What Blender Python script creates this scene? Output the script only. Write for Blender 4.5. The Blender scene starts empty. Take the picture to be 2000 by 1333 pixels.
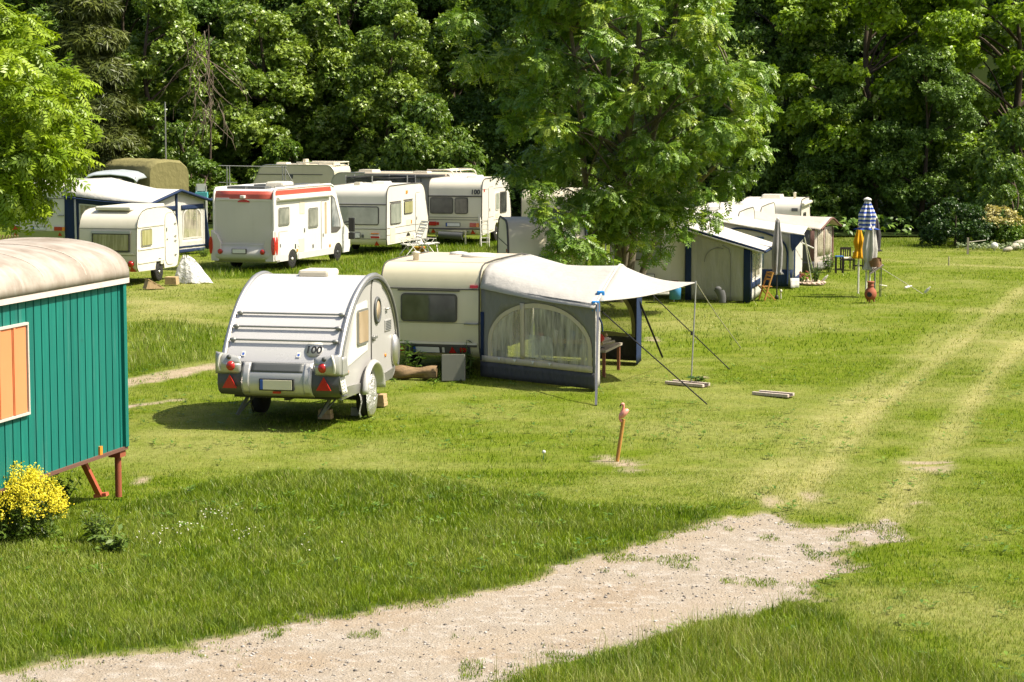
import bpy, math, random
import numpy as np
from mathutils import Vector, Matrix

# ------------------------------------------------------------------ camera, light, exposure
S = bpy.context.scene
COL = S.collection
PH_F, PH_H = 4400.0, 5.5                     # focal length in photo pixels, eye height in metres
PITCH = math.atan(456.5 / PH_F)              # horizon lies 456.5 px above the picture centre
cam_d = bpy.data.cameras.new('camera'); cam = bpy.data.objects.new('camera', cam_d); COL.objects.link(cam)
cam_d.sensor_width = 36.0; cam_d.lens = 36.0 * PH_F / 2000.0
cam_d.clip_start = 0.5; cam_d.clip_end = 3000
cam.location = (0, 0, PH_H); cam.rotation_euler = (math.pi / 2 - PITCH, 0, 0)
S.camera = cam

SUN_EL, SUN_AZ = math.radians(54), math.radians(-7)     # azimuth measured from +x towards +y
SD = Vector((math.cos(SUN_EL) * math.cos(SUN_AZ), math.cos(SUN_EL) * math.sin(SUN_AZ), math.sin(SUN_EL)))
W = bpy.data.worlds.new('World'); S.world = W; W.use_nodes = True
nt = W.node_tree; nt.nodes.clear()
sky = nt.nodes.new('ShaderNodeTexSky'); sky.sky_type = 'NISHITA'; sky.sun_disc = False
sky.air_density = 0.8; sky.dust_density = 4.0; sky.ozone_density = 0.4; sky.sun_elevation = SUN_EL; sky.sun_rotation = math.pi / 2 - SUN_AZ
bg = nt.nodes.new('ShaderNodeBackground'); bg.inputs[1].default_value = 0.095
wo = nt.nodes.new('ShaderNodeOutputWorld')
nt.links.new(sky.outputs[0], bg.inputs[0]); nt.links.new(bg.outputs[0], wo.inputs[0])
sun_d = bpy.data.lights.new('sun', 'SUN'); sun_d.energy = 4.6; sun_d.angle = math.radians(0.55); sun_d.color = (1.0, 0.93, 0.78)
sun = bpy.data.objects.new('sun', sun_d); COL.objects.link(sun)
sun.rotation_euler = SD.to_track_quat('Z', 'Y').to_euler(); sun.location = (30, 10, 60)
S.view_settings.view_transform = 'Standard'; S.view_settings.look = 'None'
S.view_settings.exposure = 0.90; S.view_settings.gamma = 1.0
S.render.engine = 'CYCLES'
S.cycles.max_bounces = 7; S.cycles.diffuse_bounces = 3; S.cycles.glossy_bounces = 3
S.cycles.transmission_bounces = 4; S.cycles.transparent_max_bounces = 12
S.cycles.caustics_reflective = False; S.cycles.caustics_refractive = False

def G(px, py, z=0.0):
    """point of the photograph (2000x1333 pixels) -> point on the plane at height z"""
    u = (px - 1000) / PH_F; v = (666.5 - py) / PH_F
    d = np.array([u, math.cos(PITCH) + v * math.sin(PITCH), -math.sin(PITCH) + v * math.cos(PITCH)])
    return Vector(d * ((z - PH_H) / d[2]) + np.array([0, 0, PH_H]))

def at(px, Y, z=0.0):
    """pixel column at depth Y"""
    k = math.cos(PITCH) * Y - math.sin(PITCH) * (z - PH_H)
    return Vector(((px - 1000) / PH_F * k, Y, z))

# ------------------------------------------------------------------ mesh helpers
class MB:
    def __init__(s): s.v = []; s.f = []; s.m = []; s.s = []
    def add(s, vs, fs, mi=0, sm=False):
        o = len(s.v); s.v += [tuple(p) for p in vs]
        for f in fs: s.f.append([i + o for i in f]); s.m.append(mi); s.s.append(sm)
        return s
    def box(s, x0, x1, y0, y1, z0, z1, mi=0):
        v = [(x, y, z) for z in (z0, z1) for y in (y0, y1) for x in (x0, x1)]
        return s.add(v, [(0, 2, 3, 1), (4, 5, 7, 6), (0, 1, 5, 4), (2, 6, 7, 3), (0, 4, 6, 2), (1, 3, 7, 5)], mi)
    def obox(s, a, b, w, h, up=(0, 0, 1), mi=0):
        """bar of section w x h from a to b"""
        a = Vector(a); b = Vector(b); d = (b - a).normalized(); up = Vector(up)
        if abs(d.dot(up)) > .98: up = Vector((0, 1, 0))
        r = d.cross(up).normalized(); u = r.cross(d)
        v = [p + r * i * w / 2 + u * j * h / 2 for p in (a, b) for j in (-1, 1) for i in (-1, 1)]
        return s.add(v, [(0, 1, 3, 2), (4, 6, 7, 5), (0, 4, 5, 1), (2, 3, 7, 6), (0, 2, 6, 4), (1, 5, 7, 3)], mi)
    def prism(s, poly, fn, a, b, mi=0, cap=None, sm=False):
        """poly: 2-D outline; fn(p, t) -> 3-D; extruded from t=a to t=b; caps have vertices of their own"""
        n = len(poly); A = [fn(p, a) for p in poly]; B = [fn(p, b) for p in poly]
        s.add(A + B, [(i, (i + 1) % n, n + (i + 1) % n, n + i) for i in range(n)], mi, sm)
        c = mi if cap is None else cap
        s.add(A, [tuple(range(n))[::-1]], c); s.add(B, [tuple(range(n))], c)
        return s
    def tube(s, pts, r, n=8, mi=0, cap=True, sm=True):
        pts = [Vector(p) for p in pts]; k = len(pts); rs = r if isinstance(r, (list, tuple)) else [r] * k
        vs = []; u = None
        for i, p in enumerate(pts):
            d = (pts[min(i + 1, k - 1)] - pts[max(i - 1, 0)]).normalized()
            if u is None:
                u = d.cross(Vector((0, 0, 1)) if abs(d.z) < .9 else Vector((1, 0, 0))).normalized()
            u = (u - d * u.dot(d)).normalized(); w = d.cross(u)
            vs += [p + (u * math.cos(2 * math.pi * j / n) + w * math.sin(2 * math.pi * j / n)) * rs[i] for j in range(n)]
        fs = [(i * n + j, i * n + (j + 1) % n, (i + 1) * n + (j + 1) % n, (i + 1) * n + j) for i in range(k - 1) for j in range(n)]
        s.add(vs, fs, mi, sm)
        if cap:
            s.add(vs[:n], [tuple(range(n))[::-1]], mi); s.add(vs[-n:], [tuple(range(n))], mi)
        return s
    def lathe(s, prof, n=20, c=(0, 0, 0), axis='z', mi=0, sm=True, sx=1, sy=1):
        vs = []
        for r, h in prof:
            for j in range(n):
                a = 2 * math.pi * j / n; p, q = r * math.cos(a) * sx, r * math.sin(a) * sy
                vs.append((c[0] + p, c[1] + q, c[2] + h) if axis == 'z' else
                          (c[0] + h, c[1] + p, c[2] + q) if axis == 'x' else (c[0] + p, c[1] + h, c[2] - q))
        k = len(prof)
        return s.add(vs, [(i * n + j, i * n + (j + 1) % n, (i + 1) * n + (j + 1) % n, (i + 1) * n + j) for i in range(k - 1) for j in range(n)]
                     + [tuple(range(n))[::-1], tuple(range((k - 1) * n, k * n))], mi, sm)
    def grid(s, fn, nu, nv, mi=0, sm=True, close=False):
        vs = [fn(i / nu, j / nv) for i in range(nu + 1) for j in range(nv + 1)]
        return s.add(vs, [(i * (nv + 1) + j, (i + 1) * (nv + 1) + j, (i + 1) * (nv + 1) + j + 1, i * (nv + 1) + j + 1)
                          for i in range(nu) for j in range(nv)], mi, sm)
    def ball(s, c, rx, ry=None, rz=None, n=12, mi=0):
        ry = ry or rx; rz = rz or rx
        return s.add(*_ball(c, rx, ry, rz, n), mi, True)
    def map(s, fn): s.v = [tuple(fn(Vector(p))) for p in s.v]; return s
    def build(s, name, mats, parent=None, loc=None, bevel=0, solid=0):
        me = bpy.data.meshes.new(name); me.from_pydata(s.v, [], s.f)
        for m in (mats if isinstance(mats, (list, tuple)) else [mats]): me.materials.append(m)
        me.polygons.foreach_set('material_index', s.m); me.polygons.foreach_set('use_smooth', s.s); me.update()
        o = bpy.data.objects.new(name, me); COL.objects.link(o)
        if parent: o.parent = parent
        if loc is not None: o.location = loc
        if solid:
            q = o.modifiers.new('thickness', 'SOLIDIFY'); q.thickness = solid; q.offset = 0
        if bevel:
            q = o.modifiers.new('bevel', 'BEVEL'); q.width = bevel; q.segments = 2; q.limit_method = 'ANGLE'; q.angle_limit = math.radians(50)
        return o

def _ball(c, rx, ry, rz, n):
    m = n // 2; vs = []
    for i in range(1, m):
        t = math.pi * i / m
        for j in range(n):
            a = 2 * math.pi * j / n
            vs.append((c[0] + rx * math.sin(t) * math.cos(a), c[1] + ry * math.sin(t) * math.sin(a), c[2] + rz * math.cos(t)))
    fs = [(i * n + j, (i + 1) * n + j, (i + 1) * n + (j + 1) % n, i * n + (j + 1) % n) for i in range(m - 2) for j in range(n)]
    vs += [(c[0], c[1], c[2] + rz), (c[0], c[1], c[2] - rz)]; k = len(vs)
    fs += [(j, (j + 1) % n, k - 2) for j in range(n)] + [((m - 2) * n + (j + 1) % n, (m - 2) * n + j, k - 1) for j in range(n)]
    return vs, fs

def tag(o, label=None, cat=None, group=None, kind=None):
    for k, v in (('label', label), ('category', cat), ('group', group), ('kind', kind)):
        if v: o[k] = v
    return o
def thing(name, label, cat, loc=(0, 0, 0), rz=0.0, group=None, tilt=0.0):
    o = bpy.data.objects.new(name, None); COL.objects.link(o); o.empty_display_size = .3
    o.location = loc; o.rotation_euler = (0, math.radians(tilt), math.radians(rz))
    return tag(o, label, cat, group)
def dup(root, loc, rz=None, label=None, scale=None):
    r = root.copy(); COL.objects.link(r); r.location = loc
    if rz is not None: r.rotation_euler = (0, 0, math.radians(rz))
    if scale is not None: r.scale = scale if isinstance(scale, (tuple, list)) else (scale,) * 3
    if label: r['label'] = label
    for ch in list(root.children):
        c = ch.copy(); COL.objects.link(c); c.parent = r
        for g in list(ch.children):
            d = g.copy(); COL.objects.link(d); d.parent = c
    return r
def rrect(w, h, r, n=4):
    """rounded rectangle outline centred on 0"""
    out = []
    for cx, cy, a0 in ((w / 2 - r, h / 2 - r, 0), (-w / 2 + r, h / 2 - r, 90), (-w / 2 + r, -h / 2 + r, 180), (w / 2 - r, -h / 2 + r, 270)):
        for i in range(n + 1):
            a = math.radians(a0 + 90 * i / n); out.append((cx + r * math.cos(a), cy + r * math.sin(a)))
    return out
def lerp(a, b, t): return a + (b - a) * t
def pl(x, pts):
    """piecewise-linear y(x)"""
    if x <= pts[0][0]: return pts[0][1]
    for (a, b), (c, d) in zip(pts, pts[1:]):
        if x <= c: return b + (d - b) * (x - a) / (c - a) if c > a else d
    return pts[-1][1]
def arc(cx, cy, r, a0, a1, n, ry=None):
    return [(cx + r * math.cos(math.radians(lerp(a0, a1, i / n))), cy + (ry or r) * math.sin(math.radians(lerp(a0, a1, i / n)))) for i in range(n + 1)]
def spline(P, n=6):
    """Catmull-Rom through 2-D/3-D points"""
    P = [np.array(p, float) for p in P]; out = []
    Q = [2 * P[0] - P[1]] + P + [2 * P[-1] - P[-2]]
    for i in range(1, len(Q) - 2):
        for k in range(n):
            t = k / n; a, b, c, d = Q[i - 1], Q[i], Q[i + 1], Q[i + 2]
            out.append(tuple(.5 * (2 * b + (c - a) * t + (2 * a - 5 * b + 4 * c - d) * t * t + (3 * b - a - 3 * c + d) * t ** 3)))
    return out + [tuple(P[-1])]
def raw_mesh(name, co, faces_n, idx, mat, attrs=None, smooth=False):
    """big mesh straight from numpy: co (N,3); idx flat corner list; every face has faces_n corners"""
    me = bpy.data.meshes.new(name); n = len(co); nf = len(idx) // faces_n
    me.vertices.add(n); me.vertices.foreach_set('co', np.ascontiguousarray(co, np.float32).ravel())
    me.loops.add(nf * faces_n); me.loops.foreach_set('vertex_index', np.ascontiguousarray(idx, np.int32))
    me.polygons.add(nf); me.polygons.foreach_set('loop_start', np.arange(nf, dtype=np.int32) * faces_n)
    if smooth: me.polygons.foreach_set('use_smooth', np.ones(nf, dtype=bool))
    for k, a in (attrs or {}).items():
        t = me.attributes.new(k, 'FLOAT', 'POINT'); t.data.foreach_set('value', np.ascontiguousarray(a, np.float32))
    me.materials.append(mat); me.update(calc_edges=True); return me
def link(name, me, parent=None, loc=None):
    o = bpy.data.objects.new(name, me); COL.objects.link(o)
    if parent: o.parent = parent
    if loc is not None: o.location = loc
    return o
def text_part(body, size, mat, parent, loc, rot, name='number', depth=.002):
    cu = bpy.data.curves.new(name, 'FONT'); cu.body = body; cu.size = size; cu.extrude = depth; cu.align_x = 'CENTER'; cu.align_y = 'CENTER'; cu.offset = size * .03
    t = bpy.data.objects.new(name, cu); COL.objects.link(t)
    dg = bpy.context.evaluated_depsgraph_get(); me = bpy.data.meshes.new_from_object(t.evaluated_get(dg))
    bpy.data.objects.remove(t); me.name = name; me.materials.clear(); me.materials.append(mat)
    o = link(name, me, parent, loc); o.rotation_euler = rot; return o

# ------------------------------------------------------------------ noise on the ground plane
def _h(i, j, s):
    n = (i.astype(np.int64) * 374761393 + j.astype(np.int64) * 668265263 + s * 974634777) & 0x7fffffff
    n = ((n ^ (n >> 13)) * 1274126177) & 0x7fffffff
    return ((n ^ (n >> 16)) & 0xffff) / 65535.0
def vn(x, y, s=0):
    x = np.asarray(x, float); y = np.asarray(y, float)
    i = np.floor(x); j = np.floor(y); fx = x - i; fy = y - j; fx = fx * fx * (3 - 2 * fx); fy = fy * fy * (3 - 2 * fy)
    i = i.astype(int); j = j.astype(int)
    return (_h(i, j, s) * (1 - fx) + _h(i + 1, j, s) * fx) * (1 - fy) + (_h(i, j + 1, s) * (1 - fx) + _h(i + 1, j + 1, s) * fx) * fy
def fbm(x, y, s=0, o=4):
    t = 0; a = .5; tot = 0
    for k in range(o): t = t + a * vn(x * 2 ** k, y * 2 ** k, s + k); tot += a; a *= .5
    return t / tot
def sst(a, b, x): t = np.clip((x - a) / (b - a), 0, 1); return t * t * (3 - 2 * t)
def inpoly(x, y, P):
    r = np.zeros(np.shape(x), bool); n = len(P)
    for i in range(n):
        x0, y0 = P[i][0], P[i][1]; x1, y1 = P[(i + 1) % n][0], P[(i + 1) % n][1]
        c = ((y0 > y) != (y1 > y)); r ^= c & (x < (x1 - x0) * (y - y0) / ((y1 - y0) if y1 != y0 else 1e-9) + x0)
    return r
def dline(x, y, P):
    d = np.full(np.shape(x), 1e9)
    for (a, b) in zip(P, P[1:]):
        ax, ay = a[0], a[1]; bx, by = b[0] - ax, b[1] - ay; L = bx * bx + by * by
        t = np.clip(((x - ax) * bx + (y - ay) * by) / L, 0, 1); d = np.minimum(d, np.hypot(x - ax - t * bx, y - ay - t * by))
    return d

# ------------------------------------------------------------------ materials
MATS = {}
class NT:
    def __init__(s, name):
        s.m = bpy.data.materials.new(name); s.m.use_nodes = True; s.t = s.m.node_tree; s.t.nodes.clear()
        s.out = s.t.nodes.new('ShaderNodeOutputMaterial')
    def n(s, typ, ins=None, **kw):
        q = s.t.nodes.new('ShaderNode' + typ)
        for k, v in kw.items(): setattr(q, k, v)
        for k, v in (ins or {}).items(): s.set(q.inputs[k], v)
        return q
    def set(s, sock, v):
        if hasattr(v, 'links') or hasattr(v, 'is_linked'): s.t.links.new(v, sock)
        elif isinstance(v, (tuple, list)) and len(v) == 3 and sock.type == 'RGBA': sock.default_value = (*v, 1)
        else: sock.default_value = v
    def mix(s, a, b, f, mode='MIX'):
        q = s.t.nodes.new('ShaderNodeMix'); q.data_type = 'RGBA'; q.blend_type = mode
        s.set(q.inputs[0], f); s.set(q.inputs[6], a); s.set(q.inputs[7], b); return q.outputs[2]
    def ramp(s, fac, a, b):
        q = s.t.nodes.new('ShaderNodeMapRange'); q.clamp = True
        s.set(q.inputs[0], fac); q.inputs[1].default_value = a; q.inputs[2].default_value = b; return q.outputs[0]
    def noise(s, scale, detail=4, vec=None, rough=.55):
        q = s.n('TexNoise', {'Scale': scale, 'Detail': detail, 'Roughness': rough})
        if vec is not None: s.t.links.new(vec, q.inputs['Vector'])
        return q.outputs['Fac']
    def coord(s, sc=None, gen='Object'):
        c = s.n('TexCoord').outputs[gen]
        if sc: c = s.n('Mapping', {'Vector': c, 'Scale': sc}).outputs[0]
        return c
    def bump(s, h, st, d=.02): return s.n('Bump', {'Height': h, 'Strength': st, 'Distance': d}).outputs[0]
    def done(s, sh): s.t.links.new(sh, s.out.inputs[0]); return s.m
def paint(name, col, rough=.35, dirt=.25, spec=.5, metal=0.0, dcol=None, bump=.15, streak=True):
    """coated or plastic surface: streaky weathering, a little unevenness"""
    if name in MATS: return MATS[name]
    t = NT(name); c0 = t.coord()
    st = t.noise(1.0, 5, t.coord((7, 7, 1.0)) if streak else t.coord((4, 4, 4)))
    pt = t.noise(2.3, 6, c0, .65)
    f = t.n('Math', {0: t.ramp(st, .45, .8), 1: t.ramp(pt, .35, .75)}, operation='MULTIPLY').outputs[0]
    f = t.n('Math', {0: f, 1: dirt}, operation='MULTIPLY').outputs[0]
    base = t.mix(col, dcol or tuple(k * q for k, q in zip(col, (.55, .5, .4))), f)
    base = t.mix(base, tuple(min(1, k * 1.06) for k in col), t.ramp(t.noise(.8, 2, c0), .4, .7))
    rg = t.n('MapRange', {0: pt, 3: rough * .8, 4: min(1, rough * 1.35)}).outputs[0]
    b = t.n('BsdfPrincipled', {'Base Color': base, 'Roughness': rg, 'Metallic': metal, 'Specular IOR Level': spec,
            'Normal': t.bump(t.noise(3.2, 3, c0), bump, .02)})
    MATS[name] = t.done(b.outputs[0]); return MATS[name]
def cloth(name, col, rough=.85, fold=.35, trans=.12, dirt=.2, fold_sc=(6, 6, 1.5)):
    if name in MATS: return MATS[name]
    t = NT(name); c0 = t.coord(); fo = t.noise(1.4, 4, t.coord(fold_sc)); pt = t.noise(1.7, 5, c0)
    base = t.mix(col, tuple(k * .7 for k in col), t.n('Math', {0: t.ramp(pt, .45, .8), 1: dirt}, operation='MULTIPLY').outputs[0])
    nrm = t.bump(fo, fold, .12)
    b = t.n('BsdfPrincipled', {'Base Color': base, 'Roughness': rough, 'Specular IOR Level': .25, 'Normal': nrm})
    tr = t.n('BsdfTranslucent', {'Color': base, 'Normal': nrm}); mx = t.n('MixShader', {0: trans, 1: b.outputs[0], 2: tr.outputs[0]})
    MATS[name] = t.done(mx.outputs[0]); return MATS[name]
def glass(name, col=(.02, .025, .03), rough=.05, cloud=None, cl=.4, sc=(1.6, 1.6, 1.3)):
    """window of a closed vehicle: dark and glossy, optionally milky or with a curtain's colour behind"""
    if name in MATS: return MATS[name]
    t = NT(name); c0 = t.coord(); n1 = t.noise(1.1, 3, t.coord(sc))
    base = t.mix(col, cloud, t.n('Math', {0: t.ramp(n1, .38, .68), 1: cl}, operation='MULTIPLY').outputs[0]) if cloud else t.mix(col, col, 0.0)
    b = t.n('BsdfPrincipled', {'Base Color': base, 'Roughness': rough, 'Specular IOR Level': .7, 'Normal': t.bump(t.noise(1.5, 2, c0), .12, .05)})
    MATS[name] = t.done(b.outputs[0]); return MATS[name]
def film(name, col=(.75, .74, .68), alpha=.55, sc=(5, 5, 1.2)):
    """crinkled clear plastic of a tent window"""
    if name in MATS: return MATS[name]
    t = NT(name); fo = t.noise(1.3, 3, t.n('Mapping', {'Vector': t.coord(), 'Rotation': (0, .5, 0), 'Scale': sc}).outputs[0]); nrm = t.bump(fo, .6, .1)
    tp = t.n('BsdfTransparent', {'Color': (.8, .8, .76)}); d = t.n('BsdfPrincipled', {'Base Color': col, 'Roughness': .25, 'Normal': nrm, 'Specular IOR Level': .6})
    f = t.n('MapRange', {0: fo, 1: .35, 2: .7, 3: 1 - alpha * .35, 4: 1 - alpha}).outputs[0]
    f = t.n('Math', {0: 1.0, 1: f}, operation='SUBTRACT').outputs[0]
    mx = t.n('MixShader', {0: f, 1: tp.outputs[0], 2: d.outputs[0]}); MATS[name] = t.done(mx.outputs[0]); return MATS[name]
def mesh_net(name, col=(.012, .013, .014), dens=.6):
    if name in MATS: return MATS[name]
    t = NT(name); tp = t.n('BsdfTransparent'); d = t.n('BsdfDiffuse', {'Color': col})
    f = t.n('MapRange', {0: t.noise(2.0, 4, t.coord((1, 1, .3))), 1: .3, 2: .7, 3: dens - .12, 4: dens + .15}).outputs[0]
    mx = t.n('MixShader', {0: f, 1: tp.outputs[0], 2: d.outputs[0]}); MATS[name] = t.done(mx.outputs[0]); return MATS[name]
def wood(name, a, b, sc=(9, 9, .8), rough=.75):
    if name in MATS: return MATS[name]
    t = NT(name); g = t.noise(4.0, 6, t.coord(sc), .7); base = t.mix(a, b, t.ramp(g, .35, .7))
    q = t.n('BsdfPrincipled', {'Base Color': base, 'Roughness': rough, 'Specular IOR Level': .3, 'Normal': t.bump(g, .4, .01)})
    MATS[name] = t.done(q.outputs[0]); return MATS[name]
def leafy(name, dark, paler, dry=None, trans=.32, gloss=.35):
    """leaf colour runs from dark to lit with each leaf's own tint, dry with its age"""
    if name in MATS: return MATS[name]
    t = NT(name); a = t.n('Attribute', attribute_name='tint').outputs['Fac']
    base = t.mix(dark, paler, a)  # tint picks each leaf's own tone between the two colours
    if dry: base = t.mix(base, dry, t.n('Attribute', attribute_name='dry').outputs['Fac'])
    b = t.n('BsdfPrincipled', {'Base Color': base, 'Roughness': .40, 'Specular IOR Level': gloss})
    tr = t.n('BsdfTranslucent', {'Color': t.mix(base, (1.0, 1.0, .35), 1.0, 'MULTIPLY')})
    mx = t.n('MixShader', {0: trans, 1: b.outputs[0], 2: tr.outputs[0]}); MATS[name] = t.done(mx.outputs[0]); return MATS[name]
# ------------------------------------------------------------------ ground: where the field is worn, dry, long
def GP(L): return [tuple(G(*p))[:2] for p in L]
PATH_PX = [(-200, 1345), (-40, 1312), (40, 1295), (130, 1280), (270, 1262), (345, 1256), (440, 1238), (560, 1215), (640, 1195), (740, 1180), (850, 1172),
           (930, 1150), (1010, 1135), (1080, 1108), (1120, 1088), (1200, 1072), (1270, 1050), (1340, 1022), (1400, 1004), (1445, 995), (1500, 994),
           (1535, 1010), (1580, 1018), (1640, 1024), (1700, 1012), (1730, 1001), (1768, 1016), (1752, 1034), (1768, 1050), (1690, 1058), (1638, 1072), (1650, 1088),
           (1702, 1100), (1650, 1115), (1600, 1130), (1550, 1168), (1500, 1188), (1400, 1205), (1280, 1240), (1100, 1292), (1000, 1318), (930, 1345), (860, 1420), (500, 1560), (-400, 1560)]
PATH = GP(PATH_PX)
TRACK_A = GP([(1540, 985), (1630, 880), (1690, 806), (1760, 752), (1825, 702), (1870, 664), (1930, 615), (2000, 561), (2100, 520)])
TRACK_A2 = GP([(1480, 960), (1560, 880), (1650, 790), (1720, 738), (1795, 690), (1850, 640), (1900, 600)])
TRACK_B = GP([(1730, 1010), (1785, 930), (1845, 855), (1900, 780), (1955, 712), (2010, 660), (2120, 590)])
TRACK_C = GP([(1700, 505), (1850, 515), (2000, 522), (2150, 530)])
LEFT_DIRT = GP([(150, 775), (245, 748), (300, 735), (360, 722), (425, 711), (520, 705)])
LEFT_DIRT2 = GP([(250, 792), (300, 785), (340, 778)])
LONG1 = GP([(-300, 1340), (-300, 960), (120, 1000), (250, 985), (420, 940), (560, 915), (740, 918), (870, 942), (1010, 966), (1140, 984), (1270, 990), (1420, 985), (1400, 1012), (1280, 1055), (1080, 1115), (850, 1178), (440, 1240), (100, 1290)])
LONG2 = GP([(900, 1360), (1000, 1325), (1110, 1296), (1300, 1240), (1420, 1206), (1530, 1180), (1600, 1195), (1700, 1240), (1850, 1290), (2020, 1350), (2020, 1500), (900, 1500)])
ROUGH = [GP([(235, 640), (300, 622), (380, 632), (432, 640), (425, 700), (330, 715), (235, 735)]), GP([(385, 515), (545, 530), (680, 505), (790, 488), (980, 470), (985, 498), (760, 525), (700, 532), (520, 540), (390, 545)])]
PALE = [(GP([(1230, 640), (1300, 600), (1600, 610), (1680, 640), (1500, 660), (1280, 665)]), .5), (GP([(250, 585), (420, 590), (425, 635), (250, 622)]), .8), (GP([(250, 545), (420, 540), (430, 580), (250, 585)]), .55),
        (GP([(1150, 790), (1500, 800), (1650, 830), (1600, 960), (1450, 975), (1350, 900), (1150, 860)]), .38), (GP([(250, 830), (700, 830), (1150, 840), (1050, 915), (700, 905), (400, 880), (250, 900)]), .3),
        (GP([(1540, 1190), (1700, 1150), (2000, 1180), (2000, 1290), (1850, 1270), (1650, 1215)]), .5), (GP([(1560, 1010), (1700, 900), (2000, 700), (2000, 560), (1500, 930)]), .38)]
SPOTS = [(1815, 906, .42, .8), (1512, 976, .25, .5), (1585, 965, .22, .5), (1790, 978, .22, .55), (1232, 906, .28, .75), (1180, 893, .2, .6), (1215, 900, .2, .6), (1790, 905, .25, .6), (1850, 902, .2, .8), (275, 935, .15, .6), (1275, 660, .3, .6), (1370, 735, .2, .7)]
FLAT = [GP(p) for p in ([(395, 520), (540, 530), (670, 505), (560, 490), (420, 490)], [(728, 742), (930, 745), (1000, 690), (730, 690)], [(930, 758), (1165, 772), (1240, 712), (1000, 690)])]

def soft_poly(x, y, P, w, seed, amp):
    """1 inside, 0 outside, with a ragged edge"""
    e = (.6 * fbm(x * 1.6, y * 1.6, seed, 3) + .4 * fbm(x * 5, y * 4, seed + 5, 3) - .5) * amp * 1.3
    d = dline(x, y, list(P) + [P[0]]); s = np.where(inpoly(x, y, P), d, -d) + e
    return sst(-w, w, s)
def field(x, y):
    x = np.asarray(x, float); y = np.asarray(y, float)
    n1 = fbm(x * .35, y * .35, 3, 5); n2 = fbm(x * 1.3, y * 1.3, 9, 4); n3 = fbm(x * 4, y * 4, 21, 3); n4 = fbm(x * 9, y * 7, 27, 2)
    tra = np.zeros_like(x)
    for L, w, k in ((TRACK_A, .26, .95), (TRACK_A2, .34, .55), (TRACK_B, .28, .9), (TRACK_C, .5, .6)):
        d = dline(x, y, L); tra = np.maximum(tra, k * (.45 + .75 * fbm(d * 5 + 3 * n1, (x + y) * .25, 57, 3)) * (1 - sst(w * .2, w * 1.7, d + (n2 - .5) * .5)))
    dirt = np.zeros_like(x)
    for L, w in ((LEFT_DIRT, .42), (LEFT_DIRT2, .2)):
        dirt = np.maximum(dirt, (1 - sst(w * .5, w * 1.15, dline(x, y, L) + (n2 - .5) * .6)) * (.55 + .7 * n3))
    for px, py, r, e in SPOTS:
        c = G(px, py); q = np.hypot((x - c.x), (y - c.y) * e * .55) + (n2 - .5) * .5 * r * 1.6
        dirt = np.maximum(dirt, (1 - sst(r * .2, r * 1.05, q)) * sst(.36, .56, fbm(x * 5, y * 3.2, 33, 4)))
    pth = soft_poly(x, y, PATH, .10, 31, .75)
    lg1 = soft_poly(x, y, LONG1, .25, 41, .5); lg2 = soft_poly(x, y, LONG2, .25, 43, .7)
    rg = np.maximum(soft_poly(x, y, ROUGH[0], .4, 45, 1.), soft_poly(x, y, ROUGH[1], .5, 47, 1.))
    far = sst(86, 90, y); rg = np.maximum(rg, .6 * far)
    pale = np.zeros_like(x)
    for P, k in PALE: pale = np.maximum(pale, k * soft_poly(x, y, P, .9, 51, 2.0))
    stripes = .5 + .5 * np.sin((x * .35 + y) * .95 + 3 * n1)
    dry = np.clip(.06 + .62 * pale + .70 * tra + .9 * (n1 - .5) + .55 * (n2 - .5) + .3 * (n3 - .5) + .10 * stripes * (1 - lg1), 0, 1)
    dry = dry * (1 - .5 * np.maximum(lg1, rg * .6)) * (1 - .35 * lg2)
    return dict(pe=soft_poly(x, y, PATH, .45, 31, .75), path=pth, dirt=dirt, track=tra, lg1=lg1, lg2=lg2, rough=rg, dry=np.clip(dry * .84, 0, 1), n1=n1, n2=n2, n3=n3, n4=n4)

# ground sheet: fine where the camera looks, coarse out to the horizon
gx = np.concatenate([[-900, -500, -250, -120, -60, -35], np.arange(-26, 26.01, .16), [35, 60, 120, 250, 500, 900]])
gy = np.concatenate([[-300, -100, -30, 0, 8, 14], np.arange(17, 50, .16), np.arange(50, 95, .3), [97, 100, 105, 112, 120, 140, 200, 400, 1200]])
X, Y = np.meshgrid(gx, gy); A = field(X, Y)
Z = (A['n2'] - .5) * .05 * (1 - A['path']) + (A['n1'] - .5) * .05
Z = Z - .03 * A['track'] - .035 * A['path'] - .03
ny, nx = X.shape
ii = (np.arange(ny - 1)[:, None] * nx + np.arange(nx - 1)[None]).ravel()
quads = np.stack([ii, ii + 1, ii + nx + 1, ii + nx], 1).ravel()
t = NT('soil_and_turf'); c0 = t.coord()
dry = t.n('Attribute', attribute_name='dry').outputs['Fac']; drt = t.n('Attribute', attribute_name='dirt').outputs['Fac']; lgt = t.n('Attribute', attribute_name='long').outputs['Fac']
nf = t.noise(9, 6, c0, .75); nm = t.noise(1.7, 4, c0)
g = t.mix((.12, .168, .008), (.35, .325, .135), dry); g = t.mix(g, (.05, .09, .010), lgt)
g = t.mix(g, t.mix(g, (.62, .60, .5), 1.0, 'MULTIPLY'), t.ramp(nf, .4, .68)); g = t.mix(g, (.25, .24, .05), t.n('Math', {0: t.ramp(nm, .5, .75), 1: .35}, operation='MULTIPLY').outputs[0])
so = t.mix((.37, .30, .22), (.28, .215, .145), t.ramp(t.noise(14, 5, c0), .35, .7)); g = t.mix(g, so, drt)
b = t.n('BsdfPrincipled', {'Base Color': g, 'Roughness': .95, 'Specular IOR Level': .1, 'Normal': t.bump(nf, .7, .05)}); GROUND_M = t.done(b.outputs[0])
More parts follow.
